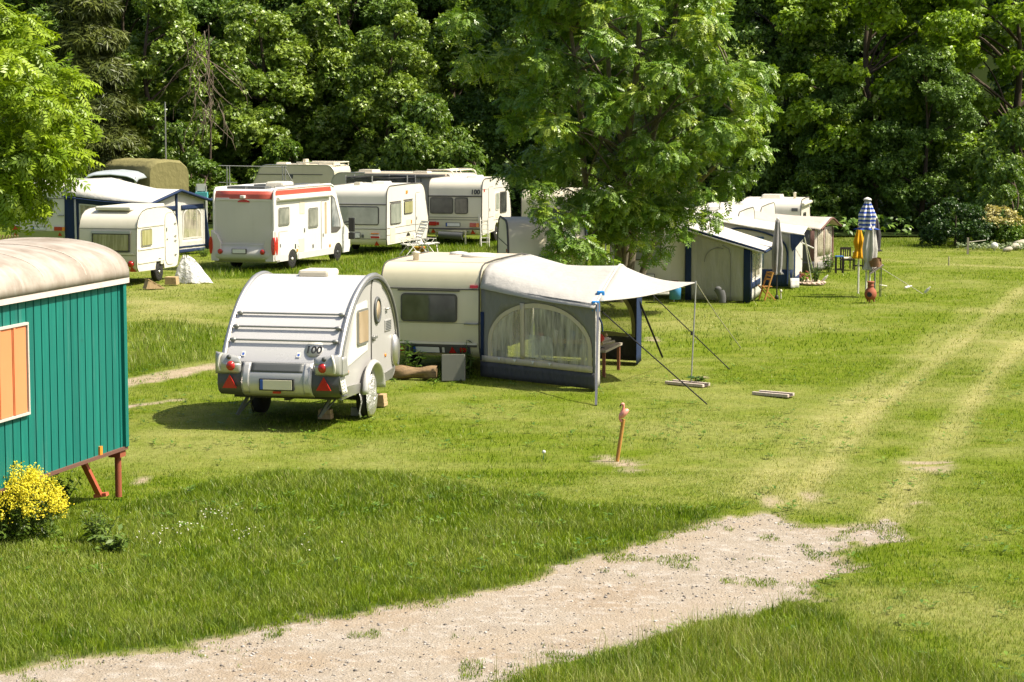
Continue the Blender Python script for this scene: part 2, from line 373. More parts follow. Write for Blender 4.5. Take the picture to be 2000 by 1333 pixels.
me = raw_mesh('ground', np.stack([X.ravel(), Y.ravel(), Z.ravel()], 1), 4, quads, GROUND_M,
              {'dry': A['dry'].ravel(), 'dirt': np.maximum(A['dirt'], A['path']).ravel(), 'long': np.maximum(np.maximum(A['lg1'], .7 * A['lg2']), .6 * A['rough']).ravel()}, True)
tag(link('ground', me), kind='structure')
def gz(x, y):
    a = field(np.array([x]), np.array([y])); return 0.0

# gravel path: its own sheet just above the ground, ragged outline
px = np.concatenate([np.arange(-7.5, 7.6, .07)]); py = np.concatenate([[13, 15, 17], np.arange(18, 31.5, .07)])
X, Y = np.meshgrid(px, py); pm = soft_poly(X, Y, PATH, .10, 31, .75)
Zp = (fbm(X * .35, Y * .35, 3, 5) - .5) * .05 - .061 + .006 + .02 * (fbm(X * 3, Y * 3, 77, 3) - .5)
ny, nx = X.shape; keep = (pm > .42); cell = keep[:-1, :-1] & keep[1:, :-1] & keep[:-1, 1:] & keep[1:, 1:]
ii = (np.arange(ny - 1)[:, None] * nx + np.arange(nx - 1)[None])[cell]
qd = np.stack([ii, ii + 1, ii + nx + 1, ii + nx], 1).ravel(); used, inv = np.unique(qd, return_inverse=True)
LANE = GP([(-100, 1330), (500, 1290), (900, 1255), (1200, 1205), (1420, 1155), (1580, 1100)]); LANE2 = GP([(0, 1310), (500, 1240), (900, 1170), (1200, 1085), (1480, 1010)])
nz_ = fbm(X * 1.1, Y * 1.1, 66, 4); worn = np.clip(np.maximum(1 - sst(.10, .50, dline(X, Y, LANE) + (nz_ - .5) * .5), .9 * (1 - sst(.05, .40, dline(X, Y, LANE2) + (nz_ - .5) * .5))) * sst(.3, .6, nz_) + .6 * (1 - soft_poly(X, Y, PATH, .35, 31, .75)), 0, 1)
t = NT('gravel'); c0 = t.coord()
v1 = t.n('TexVoronoi', {'Vector': c0, 'Scale': 22.0}); v2 = t.n('TexVoronoi', {'Vector': c0, 'Scale': 48.0})
nb = t.noise(.55, 5, c0); nn = t.noise(5, 6, c0, .7)
g = t.mix((.285, .243, .192), (.26, .20, .138), t.ramp(nb, .48, .70)); g = t.mix(g, (.40, .365, .325), t.n('Math', {0: t.ramp(nn, .5, .68), 1: .8}, operation='MULTIPLY').outputs[0]); g = t.mix(g, (.20, .165, .13), t.n('Math', {0: t.ramp(t.noise(3.1, 6, c0, .75), .56, .72), 1: .7}, operation='MULTIPLY').outputs[0])
g = t.mix(g, t.mix((.33, .27, .20), (.27, .215, .155), nn), t.n('Math', {0: t.n('Attribute', attribute_name='worn').outputs['Fac'], 1: .6}, operation='MULTIPLY').outputs[0])
g = t.mix(g, t.mix((.52, .48, .43), (.15, .13, .11), t.n('SeparateColor', {0: v1.outputs['Color']}).outputs[0]), t.n('Math', {0: t.ramp(v1.outputs['Distance'], .34, .18), 1: t.n('Math', {0: t.ramp(t.n('SeparateColor', {0: v1.outputs['Color']}).outputs[1], .62, .72), 1: .85}, operation='MULTIPLY').outputs[0]}, operation='MULTIPLY').outputs[0])
h = t.n('Math', {0: v1.outputs['Distance'], 1: v2.outputs['Distance']}, operation='ADD').outputs[0]
b = t.n('BsdfPrincipled', {'Base Color': g, 'Roughness': .92, 'Specular IOR Level': .15, 'Normal': t.bump(t.n('Math', {0: h, 1: nn}, operation='ADD').outputs[0], .45, .025)}); GRAVEL_M = t.done(b.outputs[0])
me = raw_mesh('path', np.stack([X.ravel(), Y.ravel(), Zp.ravel()], 1)[used], 4, inv, GRAVEL_M, {'worn': worn.ravel()[used]}, True)
tag(link('path', me), kind='structure')

# loose stones on the path
rng = np.random.default_rng(5)
n = 12000; sx = rng.uniform(-7, 6, n); sy = rng.uniform(20.5, 30.5, n)
ok = (soft_poly(sx, sy, PATH, .1, 31, .55) > .7) & (rng.random(n) < .25 + 1.2 * fbm(sx * .9, sy * .9, 60, 3) ** 2); sx, sy = sx[ok], sy[ok]; n = len(sx)
oc = np.array([(1, 0, 0), (0, 1, 0), (-1, 0, 0), (0, -1, 0), (0, 0, 1), (0, 0, -1)], float); of = np.array([(0, 1, 4), (1, 2, 4), (2, 3, 4), (3, 0, 4), (1, 0, 5), (2, 1, 5), (3, 2, 5), (0, 3, 5)])
r = .008 + .016 * rng.random(n) ** 3
co = oc[None] * (r[:, None] * rng.uniform(.6, 1.3, (n, 18)).reshape(n, 6, 3).mean(2))[..., None] * np.array([1.2, 1.2, .7]); th = rng.uniform(0, 6.28, n)
cx = co[..., 0] * np.cos(th)[:, None] - co[..., 1] * np.sin(th)[:, None]; cy = co[..., 0] * np.sin(th)[:, None] + co[..., 1] * np.cos(th)[:, None]
zz = (fbm(sx * .35, sy * .35, 3, 5) - .5) * .05 - .052
co = np.stack([cx + sx[:, None], cy + sy[:, None], co[..., 2] + zz[:, None]], 2).reshape(-1, 3)
me = raw_mesh('loose_stones', co, 3, (of[None] + np.arange(n)[:, None, None] * 6).ravel(), leafy('loose_stone', (.13, .115, .10), (.52, .48, .44), trans=0, gloss=.2), {'tint': np.repeat(np.where(rng.random(n) < .25, .2 * rng.random(n), rng.random(n)), 6)})
tag(link('loose_stones', me), 'small pale stones scattered over the gravel path', 'gravel', kind='stuff')

# ------------------------------------------------------------------ grass: real blades
def blades(name, x, y, h, w, tint, dry, mat, rng, lean=.45, z=None, segs=1):
    n = len(x); a = rng.uniform(0, 2 * np.pi, n); b = rng.uniform(0, 2 * np.pi, n); ln = h * lean * rng.random(n) * 1.6
    dx, dy = np.cos(a) * w / 2, np.sin(a) * w / 2; tx, ty = np.cos(b) * ln, np.sin(b) * ln
    z = -.05 + np.zeros(n) if z is None else z
    if segs == 1:
        co = np.stack([np.stack([x - dx, y - dy, z], 1), np.stack([x + dx, y + dy, z], 1), np.stack([x + tx, y + ty, z + h], 1)], 1)
        idx = np.arange(n * 3); k = 3
    else:
        m = .55; co = np.stack([np.stack([x - dx, y - dy, z], 1), np.stack([x + dx, y + dy, z], 1), np.stack([x + dx * .75 + tx * .3, y + dy * .75 + ty * .3, z + h * m], 1),
                                np.stack([x - dx * .75 + tx * .3, y - dy * .75 + ty * .3, z + h * m], 1), np.stack([x + tx, y + ty, z + h * (1 - .25 * lean)], 1)], 1)
        idx = (np.arange(n)[:, None] * 5 + np.array([0, 1, 2, 0, 2, 3, 3, 2, 4])[None]).ravel(); k = 5
    me = raw_mesh(name, co.reshape(-1, 3), 3, idx, mat, {'tint': np.repeat(tint, k), 'dry': np.repeat(dry, k)})
    return me
GRASS_M = leafy('grass_blade', (.066, .138, .006), (.238, .335, .007), (.46, .44, .19), trans=.35, gloss=.25)
def scatter(ymin, ymax, dens, rng):
    """points per square metre, only where the camera could see, with room to step aside"""
    n = int(dens * (ymax - ymin) * (ymin + ymax) / 2 * .66); y = np.sqrt(rng.uniform(ymin ** 2, ymax ** 2, n)); x = y * rng.uniform(-.29, .35, n); return x, y
rng = np.random.default_rng(11)
for ymin, ymax, dens, hk, wk, sg in ((20, 26, 2500, 1, 1, 2), (26, 34, 1500, 1, 1.25, 2), (34, 50, 420, 1.0, 1.9, 1), (50, 95, 110, 1.15, 3.6, 1)):
    x, y = scatter(ymin, ymax, dens, rng); f = field(x, y)
    lng = np.maximum(f['lg1'], f['lg2']); u = rng.random(len(x))
    tuft = sst(.57, .70, fbm(x * 2.4 + 7, y * 1.5, 91, 4)) * .55
    p = (1 - f['path']) * (1 - f['dirt']) * (1 - .55 * f['track']) * (.55 + .45 * np.maximum(lng, f['rough']) + .25 * (f['n2'] - .5)) + 1.1 * f['path'] * (1 - sst(.50, .97, f['pe'])) * sst(.45, .6, f['n4'] * .5 + f['n3'] * .5) + 1.6 * np.maximum(f['path'], f['dirt'] * .7) * tuft * (fbm(x * .5, y * .5, 71, 2) > .46)
    k = u < p; x, y, lng = x[k], y[k], lng[k]; f = {q: v[k] for q, v in f.items()}; n = len(x)
    isp = f['path'] > .5
    h = (.045 + .03 * rng.random(n)) * (1 + .5 * (f['n2'] - .3)) * hk * (1 - .35 * f['track'])
    h = h + f['lg1'] * (.03 + .075 * rng.random(n)) * (.55 + .9 * f['n2']) + f['lg2'] * (.06 + .15 * rng.random(n) ** 2) * (.5 + f['n2']) + f['rough'] * (.05 + .12 * rng.random(n)) * (.4 + f['n2'])
    h = h * (1 - .55 * sst(.02, .6, f['pe'])); h = np.where(isp, .018 + .03 * rng.random(n), h)
    w = (.0048 + .0036 * rng.random(n)) * wk * (1 + .25 * lng)
    tint = np.clip(.50 + .75 * (rng.random(n) - .5) + .7 * (f['n1'] - .5) + .7 * (f['n3'] - .5) + .9 * (f['n4'] - .5) + .02 * f['lg1'] + .1 * f['lg2'], 0, 1)
    dr = np.clip((f['dry'] + .16 * f['lg1'] * f['n2'] + .5 * f['lg2'] * np.maximum(f['n1'], f['n2']) * (rng.random(n) < .6)) * (.35 + 1.1 * rng.random(n)) + .9 * (rng.random(n) < .05), 0, 1) * np.where(isp, .5, 1)
    tag(link('grass', blades('grass', x, y, h, w, tint, dr, GRASS_M, rng, segs=sg)), 'green and straw coloured meadow grass covering the camping field', 'grass', kind='stuff')
# seed heads in the unmown strip at the lower edge
x, y = scatter(20, 26, 260, rng); f = field(x, y); k = (rng.random(len(x)) < f['lg2'] * .8 * sst(.35, .6, f['n2'])); x, y = x[k], y[k]; n = len(x)
tag(link('tall_grass', blades('tall_grass', x, y, .18 + .2 * rng.random(n), np.full(n, .006), rng.random(n) * .5 + .3, .35 + .6 * rng.random(n), GRASS_M, rng, lean=.22, segs=2)), 'tall seeding grass along the near edge of the gravel path', 'grass', kind='stuff')

# flat rosettes of plantain and clover between the grass
x, y = scatter(20, 48, 2.6, rng); f = field(x, y); k = (f['path'] < .3) & (fbm(x * .6, y * .6, 83, 3) > .47); x, y = x[k], y[k]; n = len(x); m_ = 7
P = np.repeat(np.stack([x, y, np.full(n, -.02)], 1), m_, 0) + rng.normal(size=(n * m_, 3)) * np.array([.035, .035, .0]); P[:, 2] = -.005 + .05 * rng.random(n * m_) + .05 * np.repeat(f['lg1'][k], m_)
a_ = rng.uniform(0, 6.283, n * m_); U_ = np.stack([np.cos(a_), np.sin(a_), np.full(n * m_, .35)], 1); B_ = np.stack([-np.sin(a_), np.cos(a_), np.zeros(n * m_)], 1); N_ = np.cross(U_, B_); ln = rng.uniform(.05, .11, n * m_)[:, None]
co = np.stack([P, P + U_ * ln * .55 + B_ * ln * .22, P + U_ * ln - np.array([0, 0, .01]), P + U_ * ln * .55 - B_ * ln * .22], 1).reshape(-1, 3)
tag(link('meadow_weeds', raw_mesh('meadow_weeds', co, 4, np.arange(len(co)), leafy('weed_leaf', (.05, .12, .012), (.17, .27, .03), trans=.25), {'tint': np.repeat(rng.random(n * m_), 4)})), 'small broad-leaved weeds growing low among the meadow grass', 'weeds', kind='stuff')
# ------------------------------------------------------------------ trees and shrubs
def nrm(v): return v / np.maximum(np.linalg.norm(v, axis=-1, keepdims=True), 1e-9)
# leaf templates: list of (verts, quads) in a frame u = along the leaf, v = across, w = leaf normal
def tpl_simple(a=.5, fold=.12):
    return np.array([(0, 0, 0), (.5, a / 2, fold * a), (1, 0, -.10), (.5, -a / 2, fold * a)]), np.array([(0, 1, 2, 3)])
def tpl_pinnate(pairs=4, lw=.10, ll=.42):
    V = []; F = []
    def leaf(o, d, l, w):
        d = np.array(d, float); d /= np.linalg.norm(d); s = np.array([-d[1], d[0], 0]); k = len(V); o = np.array(o, float)
        V.extend([o, o + d * l * .5 + s * w, o + d * l + np.array([0, 0, -.16 * l]), o + d * l * .5 - s * w]); F.append((k, k + 1, k + 2, k + 3))
    for i in range(pairs):
        t = .18 + .62 * i / (pairs - 1)
        for sgn in (-1, 1): leaf((t, 0, -.16 * t * t), (.62, sgn, -.22), ll * (1 - .25 * abs(t - .5)), lw)
    leaf((.8, 0, -.1), (1, 0, -.3), ll * .95, lw)
    return np.array(V), np.array(F)
def tpl_spray(n=5, l=.6, w=.16, seed=0):
    """a twig's tuft of leaves"""
    r = np.random.default_rng(seed); V = []; F = []
    for i in range(n):
        a = (i / (n - 1) - .5) * 2.3 + r.normal() * .12; d = np.array([math.cos(a), math.sin(a), r.normal() * .25]); s = np.array([-math.sin(a), math.cos(a), r.normal() * .3])
        o = np.array([.25 * r.random(), 0, 0]); q = len(V); ll = l * r.uniform(.7, 1.1)
        V.extend([o, o + d * ll * .5 + s * w, o + d * ll + np.array([0, 0, -.1]), o + d * ll * .5 - s * w]); F.append((q, q + 1, q + 2, q + 3))
    return np.array(V), np.array(F)
def foliage(name, P, N, U, size, tpl, mat, tint, dry=None):
    """leaf templates at points P with normal N, axis U"""
    V, F = tpl; n = len(P); N = nrm(N); U = nrm(U - N * (U * N).sum(1, keepdims=True)); B = np.cross(N, U)
    co = P[:, None] + size[:, None, None] * (V[None, :, 0:1] * U[:, None] + V[None, :, 1:2] * B[:, None] + V[None, :, 2:3] * N[:, None])
    k = len(V); idx = (F[None] + (np.arange(n) * k)[:, None, None]).ravel()
    at_ = {'tint': np.repeat(np.clip(tint, 0, 1), k)}
    if dry is not None: at_['dry'] = np.repeat(dry, k)
    return raw_mesh(name, co.reshape(-1, 3), 4, idx, mat, at_)
def clump_leaves(C, R, n, rng, flat=.75, up=.55, droop=.5, shell=.55, jit=.55):
    """n leaves over clumps with centres C and radii R: mostly on the outer, upper side of each"""
    k = rng.choice(len(C), n, p=(R ** 2) / (R ** 2).sum()); d = nrm(rng.normal(size=(n, 3))); d[:, 2] = np.where(rng.random(n) < .6, np.abs(d[:, 2]), d[:, 2])
    q = shell + (1 - shell) * rng.random(n) ** .6
    P = C[k] + d * (R[k] * q)[:, None] * np.array([1, 1, flat])
    N = nrm(d * .6 + np.array([0, 0, up]) + rng.normal(size=(n, 3)) * jit)
    U = nrm(d * .8 + np.array([0, 0, -droop]) + rng.normal(size=(n, 3)) * .5)
    return P, N, U, k
def crown_clumps(prof, z0, z1, n, rng, rmin, rmax, inner=.5, squash=1.0, lump=.25):
    """clump centres inside a crown whose radius at relative height t is prof(t)"""
    C = []; R = []
    ph = rng.uniform(0, 6.28, 3)
    while len(C) < n:
        t = rng.random(); r = pl(t, prof)
        if rng.random() > r / max(p[1] for p in prof) + .12: continue
        a = rng.uniform(0, 2 * np.pi); lb = 1 + lump * (math.sin(2 * a + ph[0]) * .5 + math.sin(3 * a + ph[1] + 4 * t) * .5)
        q = r * lb * (inner + (1 - inner) * rng.random() ** .5)
        C.append((q * math.cos(a), q * math.sin(a) * squash, lerp(z0, z1, t))); R.append(rng.uniform(rmin, rmax))
    return np.array(C), np.array(R)
def trunk_mesh(name, mat, stems, parent, C=None, R=None, rng=None, nbr=0, r_br=.05, zfrom=.3, yoff=(0, 0)):
    m = MB()
    for pts, r0, r1 in stems:
        P = spline(pts, 5); m.tube(P, [lerp(r0, r1, i / (len(P) - 1)) for i in range(len(P))], 9)
    if nbr:
        for j in rng.choice(len(C), min(nbr, len(C)), replace=False):
            pts, r0, r1 = stems[rng.integers(len(stems))]; P = spline(pts, 5); c = C[j]
            zz = max(c[2] - abs(rng.normal()) * .8 - .45 * math.hypot(c[0] - yoff[0], c[1] - yoff[1]), zfrom); i = int(np.argmin([abs(p[2] - zz) for p in P])); a = np.array(P[i])
            mid = a * .5 + c * .5 + np.array([rng.normal() * .15, rng.normal() * .15, .1 * np.linalg.norm(c - a)])
            m.tube(spline([a, mid, c], 4), [lerp(r_br, r_br * .25, q / 8) for q in range(9)], 5, cap=False)
    return m.build(name, mat, parent)
def bark(name, a, b):
    return wood(name, a, b, (7, 7, 2.2), .9)
BARK = bark('bark', (.10, .075, .05), (.045, .033, .022)); BARK_G = bark('grey_bark', (.20, .17, .12), (.08, .065, .045))
L_ASH = leafy('ash_leaf', (.065, .16, .012), (.23, .36, .03), (.38, .46, .05), trans=.27, gloss=.65)
L_LEFT = leafy('ash_leaf_sunlit', (.12, .22, .012), (.33, .45, .022), (.46, .52, .06), trans=.32, gloss=.5)  # ash leaf colours raised so that this crown looks sunlit
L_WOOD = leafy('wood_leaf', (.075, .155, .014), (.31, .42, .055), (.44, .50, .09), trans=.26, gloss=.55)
L_MAPLE = leafy('maple_leaf', (.11, .21, .012), (.34, .49, .03), (.48, .55, .05), trans=.34, gloss=.45)
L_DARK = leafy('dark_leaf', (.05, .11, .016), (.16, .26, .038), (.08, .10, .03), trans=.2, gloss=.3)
L_CON = leafy('spruce_needles', (.035, .055, .012), (.14, .165, .028), (.12, .12, .03), trans=.1, gloss=.2)
L_SHRUB = leafy('shrub_leaf', (.06, .14, .012), (.19, .29, .035), (.30, .30, .05), trans=.3, gloss=.45)

# --- the ash in the middle of the field: several stems from one foot
rng = np.random.default_rng(101)
KA = 60.5 / 69.3; p = at(1212, 64); t_ = thing('ash_tree', 'multi-stemmed ash tree with a wide leafy crown in the middle of the camp', 'tree', (p.x, p.y, 0))
prof = [(0, .6), (.04, 1.0), (.10, 1.9), (.2, 2.9), (.32, 3.4), (.5, 3.55), (.7, 3.1), (.85, 2.2), (1, .7)]
C, R = crown_clumps(prof, 1.5, 12.6, 175, rng, .36, .78, .4, .9, .24)
# low skirts that hang in front of the stems
ex = np.array([(-1.9, -2.7, 1.75), (-2.3, -2.8, 2.1), (-1.8, -2.7, 1.45), (-1.2, -2.6, 1.2), (-2.5, -2.7, 2.5), (-1.4, -2.8, 1.5), (-1.6, -2.7, 2.2), (.4, -1.2, 1.45), (1.6, -1.0, 1.7), (2.0, -.8, 2.2), (2.7, -.5, 2.1), (1.1, -1.3, 2.3),
               (-.4, -1.2, 2.3), (2.3, -1, 2.9), (-2.6, -2.6, 3.1), (3.1, -.2, 2.9), (3.9, 0, 3.3), (-3.3, 0, 3.4), (-.6, -1.9, .95), (-2.1, -2.7, 1.1), (1.0, -.8, 1.1), (4.4, 0, 4.2), (4.6, .2, 5.4), (4.5, 0, 6.5), (-4.6, 0, 6.8), (-4.9, 0, 8.0), (4.0, -.6, 4.9), (3.7, -1.2, 6.0)])
ex[:, 0] = np.where(ex[:, 0] > 3.3, ex[:, 0] * .88, ex[:, 0]); er = np.full(len(ex), .43); er[16:18] = .6; er[21:] = .7; C = np.concatenate([C, ex]); R = np.concatenate([R, er])
C = C * KA + np.array([-.12, -3.5, PH_H * (1 - KA)]); R = R * KA
P, N, U, k = clump_leaves(C, R, 19000, rng, .7, .6, .75, .25, .5)
ct = rng.random(len(C)); out = np.hypot(P[:, 0], P[:, 1]) / 4.9
tint = .15 + .5 * ct[k] + .5 * rng.random(len(P)) - .1
link('crown', foliage('crown', P, N, U, .235 + .11 * rng.random(len(P)), tpl_pinnate(4, .085, .40), L_ASH, tint, np.clip((rng.random(len(P)) - .72) * 1.6 + .5 * (ct[k] > .8), 0, 1)), t_)
stems = [([(0, 0, -.1), (-.05, 0, 1.5), (.05, .1, 4), (.3, .1, 7), (.4, 0, 11)], .17, .05), ([(.28, .1, -.1), (.45, .1, 1.6), (.75, .2, 4), (1.3, .2, 7), (1.6, .3, 10)], .16, .05),
         ([(-.5, .1, -.1), (-.95, .1, 1.4), (-1.25, .2, 3.6), (-1.5, .3, 6), (-1.9, .4, 9)], .13, .04), ([(.7, 0, -.1), (1.15, 0, 1.3), (2.0, -.1, 2.6), (3.0, -.2, 3.8), (3.8, -.2, 5)], .11, .03), ([(.05, .3, 0), (.2, .4, 3), (-.5, .6, 6), (-.6, .8, 9)], .12, .04)]
stems = [([(x * KA * (.55 if z < .2 else 1), y * KA - 3.5 * float(sst(1, 7, z)), z * KA + (PH_H * (1 - KA) if z > .2 else 0)) for x, y, z in P_], a_, b_) for P_, a_, b_ in stems]
trunk_mesh('trunk', BARK_G, stems, t_, C, R, rng, 70, .04, 1.6, (0, -3.5))

# --- the ash at the left edge, nearer and sunlit
rng = np.random.default_rng(102)
t_ = thing('ash_tree', 'bright green ash with feathery leaves reaching in at the left edge of the picture', 'tree', tuple(at(-330, 54)))
prof = [(0, 1.0), (.08, 2.2), (.2, 3.6), (.4, 4.7), (.6, 5.1), (.75, 4.6), (.9, 3.2), (1, 1.2)]
C, R = crown_clumps(prof, 2.4, 11.2, 150, rng, .55, 1.0, .45, 1, .15)
def lp(px, py, Y): q = at(px, Y); return (q.x + 330 * 0 - at(-330, 54).x, Y - 54, PH_H + (210 - py) / PH_F * Y)
ex = [lp(*a) for a in ((60, 110, 53), (105, 150, 53), (140, 170, 53), (130, 215, 53), (90, 215, 52), (150, 245, 53), (60, 190, 52), (20, 130, 52), (20, 230, 52), (60, 265, 52), (110, 285, 52.5), (145, 300, 53), (125, 315, 53), (80, 310, 52), (40, 320, 52), (10, 300, 52), (90, 345, 53),
                            (50, 365, 53), (15, 360, 52), (60, 395, 53), (30, 400, 53), (45, 415, 53), (10, 335, 53), (75, 150, 54), (30, 80, 54), (10, 40, 54), (50, 60, 54), (-30, 200, 53), (-30, 300, 53), (-30, 100, 53), (100, 245, 53), (30, 170, 53), (100, 185, 53))]
C = np.concatenate([C[C[:, 0] < 2.6], np.array(ex)]); R = np.concatenate([R[:len(C) - len(ex)], np.full(len(ex), .55)])
P, N, U, k = clump_leaves(C, R, 17000, rng, .75, .6, .6, .35, .5); ct = rng.random(len(C))
link('crown', foliage('crown', P, N, U, .36 + .14 * rng.random(len(P)), tpl_pinnate(4, .08, .40), L_LEFT, .2 + .5 * ct[k] + .5 * rng.random(len(P)) - .1, np.clip((rng.random(len(P)) - .75) * 1.5, 0, 1)), t_)
trunk_mesh('trunk', BARK_G, [([(0, 0, -.1), (.1, 0, 2.5), (0, 0, 6), (.2, 0, 10)], .24, .06)], t_, C, R, rng, 60, .05, 1.8)

# --- the wood behind: prototypes, each tree its own object
def wood_tree(seed, name, mat, H, prof, zb, nclump, rr, nleaf, size, tpl, flat=.7, up=.6, droop=.3, inner=.5, jit=.6, nbr=14, trunk_r=.22, shell=.45):
    rng = np.random.default_rng(seed)
    C, R = crown_clumps(prof, zb, H, nclump, rng, *rr, inner, .85, .3)
    P, N, U, k = clump_leaves(C, R, nleaf, rng, flat, up, droop, shell, jit); ct = rng.random(nclump)
    cr = foliage('crown', P, N, U, size * rng.uniform(.7, 1.25, nleaf), tpl, mat, .1 + .5 * ct[k] + .55 * rng.random(nleaf) - .08, np.clip((rng.random(nleaf) - .8) * 2, 0, 1) * .7)
    t_ = thing(name, 'x', 'tree'); link('crown', cr, t_)
    b = rng.normal(size=4) * .25
    trunk_mesh('trunk', BARK, [([(0, 0, -.3), (b[0], b[1], H * .3), (b[0] + b[2], b[1] + b[3], H * .62), (b[2], b[3], H * .9)], trunk_r, .04)], t_, C, R, rng, nbr, .07, H * .12)
    return t_
BR = [(0, .8), (.12, 2.2), (.3, 3.2), (.55, 3.5), (.8, 2.8), (1, 1.0)]
MP = [(0, 1.6), (.1, 3.4), (.3, 4.9), (.55, 5.2), (.8, 4.2), (1, 1.8)]
protoA = wood_tree(201, 'broadleaf_tree', L_WOOD, 11.6, [(0, .8), (.12, 1.9), (.3, 2.7), (.5, 2.8), (.75, 2.0), (1, .5)], .9, 85, (.5, .95), 20000, .29, tpl_spray(5, .62, .15, 1))
protoB = wood_tree(202, 'broadleaf_tree', L_WOOD, 10.6, [(0, 1.2), (.2, 2.4), (.45, 2.7), (.7, 2.2), (.9, 1.3), (1, .4)], .6, 70, (.5, 1.0), 18000, .29, tpl_spray(6, .6, .13, 2), .8)
protoC = wood_tree(203, 'maple_tree', L_MAPLE, 12.4, MP, 1.4, 120, (.55, 1.05), 27000, .30, tpl_spray(5, .6, .19, 3), .55, .8, .3, .35, .5, 40, .3)
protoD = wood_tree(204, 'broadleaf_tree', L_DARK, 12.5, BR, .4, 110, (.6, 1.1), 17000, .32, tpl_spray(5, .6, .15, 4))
protoS = wood_tree(205, 'leafy_shrub', L_SHRUB, 2.9, [(0, 1.3), (.3, 1.75), (.6, 1.6), (.85, 1.1), (1, .4)], .15, 40, (.35, .6), 7500, .19, tpl_spray(5, .6, .15, 5), .85, .6, .2, .5, .6, 5, .05)
# drooping spruce: tiers of hanging sprays
rng = np.random.default_rng(206); Hs = 16.0; P = []; N = []; U = []
for i in range(15000):
    z = Hs * (1 - rng.random() ** .62) ; z = max(z, .5); rr = 3.0 * (1 - z / Hs) ** .75 * (.75 + .35 * math.sin(z * 4.2)) + .15; a = rng.uniform(0, 6.283); q = rr * (.35 + .65 * rng.random() ** .5)
    P.append((q * math.cos(a), q * math.sin(a), z - .32 * q + rng.normal() * .12)); U.append((math.cos(a) * .45, math.sin(a) * .45, -.9)); N.append((math.cos(a), math.sin(a), .5))
P, N, U = (np.array(q) for q in (P, N, U)); N = N + rng.normal(size=N.shape) * .4; U = U + rng.normal(size=U.shape) * .25
protoK = thing('spruce_tree', 'x', 'tree'); link('crown', foliage('crown', P, N, U, rng.uniform(.4, .75, len(P)), tpl_spray(5, .75, .05, 6), L_CON, .7 * rng.random(len(P)) + .4 * vn(P[:, 2] * 1.3, P[:, 0], 5) - .1), protoK)
trunk_mesh('trunk', BARK, [([(0, 0, -.3), (0, 0, 8), (0, 0, Hs - .3)], .24, .03)], protoK)

wood_spots = [   # prototype, pixel column, depth, turn, scale, label
    (protoK, 178, 108, 20, 1.0, 'dark drooping spruce standing just right of the bright left-hand ash'),
    (protoA, 318, 114, 40, 1.0, 'leafy tree rising behind the canvas-covered truck and the thin pole'),
    (protoB, 505, 119, 80, 1.08, 'dense tree behind the white motorhome, beside the tangle of bare branches'),
    (protoA, 640, 121, 200, 1.05, 'tree with bright leaf tufts above the right end of the rear beige caravan'),
    (protoB, 775, 117, 260, 1.0, 'tree towering over the long beige motorhome with the roof rails'),
    (protoA, 915, 124, 310, 1.1, 'tree half hidden by the left flank of the central ash'),
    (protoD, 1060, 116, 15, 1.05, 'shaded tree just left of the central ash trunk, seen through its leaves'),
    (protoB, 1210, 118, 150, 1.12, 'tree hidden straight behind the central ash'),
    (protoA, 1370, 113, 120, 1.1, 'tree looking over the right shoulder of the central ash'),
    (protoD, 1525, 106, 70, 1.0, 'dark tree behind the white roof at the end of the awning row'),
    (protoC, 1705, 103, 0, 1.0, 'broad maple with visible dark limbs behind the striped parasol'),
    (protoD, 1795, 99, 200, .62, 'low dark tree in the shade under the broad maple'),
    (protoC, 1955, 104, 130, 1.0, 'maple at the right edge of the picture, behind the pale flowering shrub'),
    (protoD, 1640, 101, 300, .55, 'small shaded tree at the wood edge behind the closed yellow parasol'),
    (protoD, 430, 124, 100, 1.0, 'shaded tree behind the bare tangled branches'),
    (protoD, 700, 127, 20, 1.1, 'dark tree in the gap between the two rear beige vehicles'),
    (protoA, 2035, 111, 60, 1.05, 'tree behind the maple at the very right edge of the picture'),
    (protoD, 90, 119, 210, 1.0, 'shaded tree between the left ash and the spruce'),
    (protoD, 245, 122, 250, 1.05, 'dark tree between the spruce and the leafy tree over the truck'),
]
seen = set()
for pr, x, Y_, rz, sc, lab in wood_spots:
    q = at(x, Y_)
    if pr.name in seen: dup(pr, (q.x, q.y, 0), rz, lab, sc)['group'] = 'trees along the wood edge'
    else: seen.add(pr.name); pr.location = (q.x, q.y, 0); pr.rotation_euler = (0, 0, math.radians(rz)); pr.scale = (sc,) * 3; pr['label'] = lab; pr['group'] = 'trees along the wood edge'
for i, (x, Y_, rz, sc, lab) in enumerate([
    (400, 107, 0, (1.0, 1, .95), 'bright green shrub left of the metal frame behind the motorhome'),
    (345, 111, 90, (.9, 1, 1.5), 'tall shrub right behind the canvas-covered truck'),
    (832, 109, 200, (1.5, 1.2, 1.9), 'large small-leaved shrub above the roof of the long beige motorhome'),
    (915, 106, 60, (1.3, 1, 1.2), 'shrub at the right end of the long beige motorhome'),
    (1968, 92, 30, (.8, .8, 1.0), 'bright shrub at the right edge beside the white globe'),
    (1990, 97, 150, (1.3, 1, 1.7), 'tall sunlit shrub in the right edge of the picture'),
    (1490, 104, 250, (1.3, 1, 1.3), 'shrub behind the white roof at the end of the awning row'),
    (1085, 110, 250, (1.4, 1, 1.3), 'shrub behind the half-hidden trailer left of the ash stems'),
    (1600, 100, 100, (1.1, 1, .9), 'low shrub to the left of the closed parasols at the wood edge'),
    (560, 113, 100, (1.6, 1, 1.2), 'shrub behind the rear beige caravan roof')]):
    q = at(x, Y_)
    if i == 0: protoS.location = (q.x, q.y, 0); protoS.scale = sc; protoS['label'] = lab; protoS['category'] = 'shrub'; protoS['group'] = 'shrubs along the wood edge'
    else: dup(protoS, (q.x, q.y, 0), rz, lab, sc)
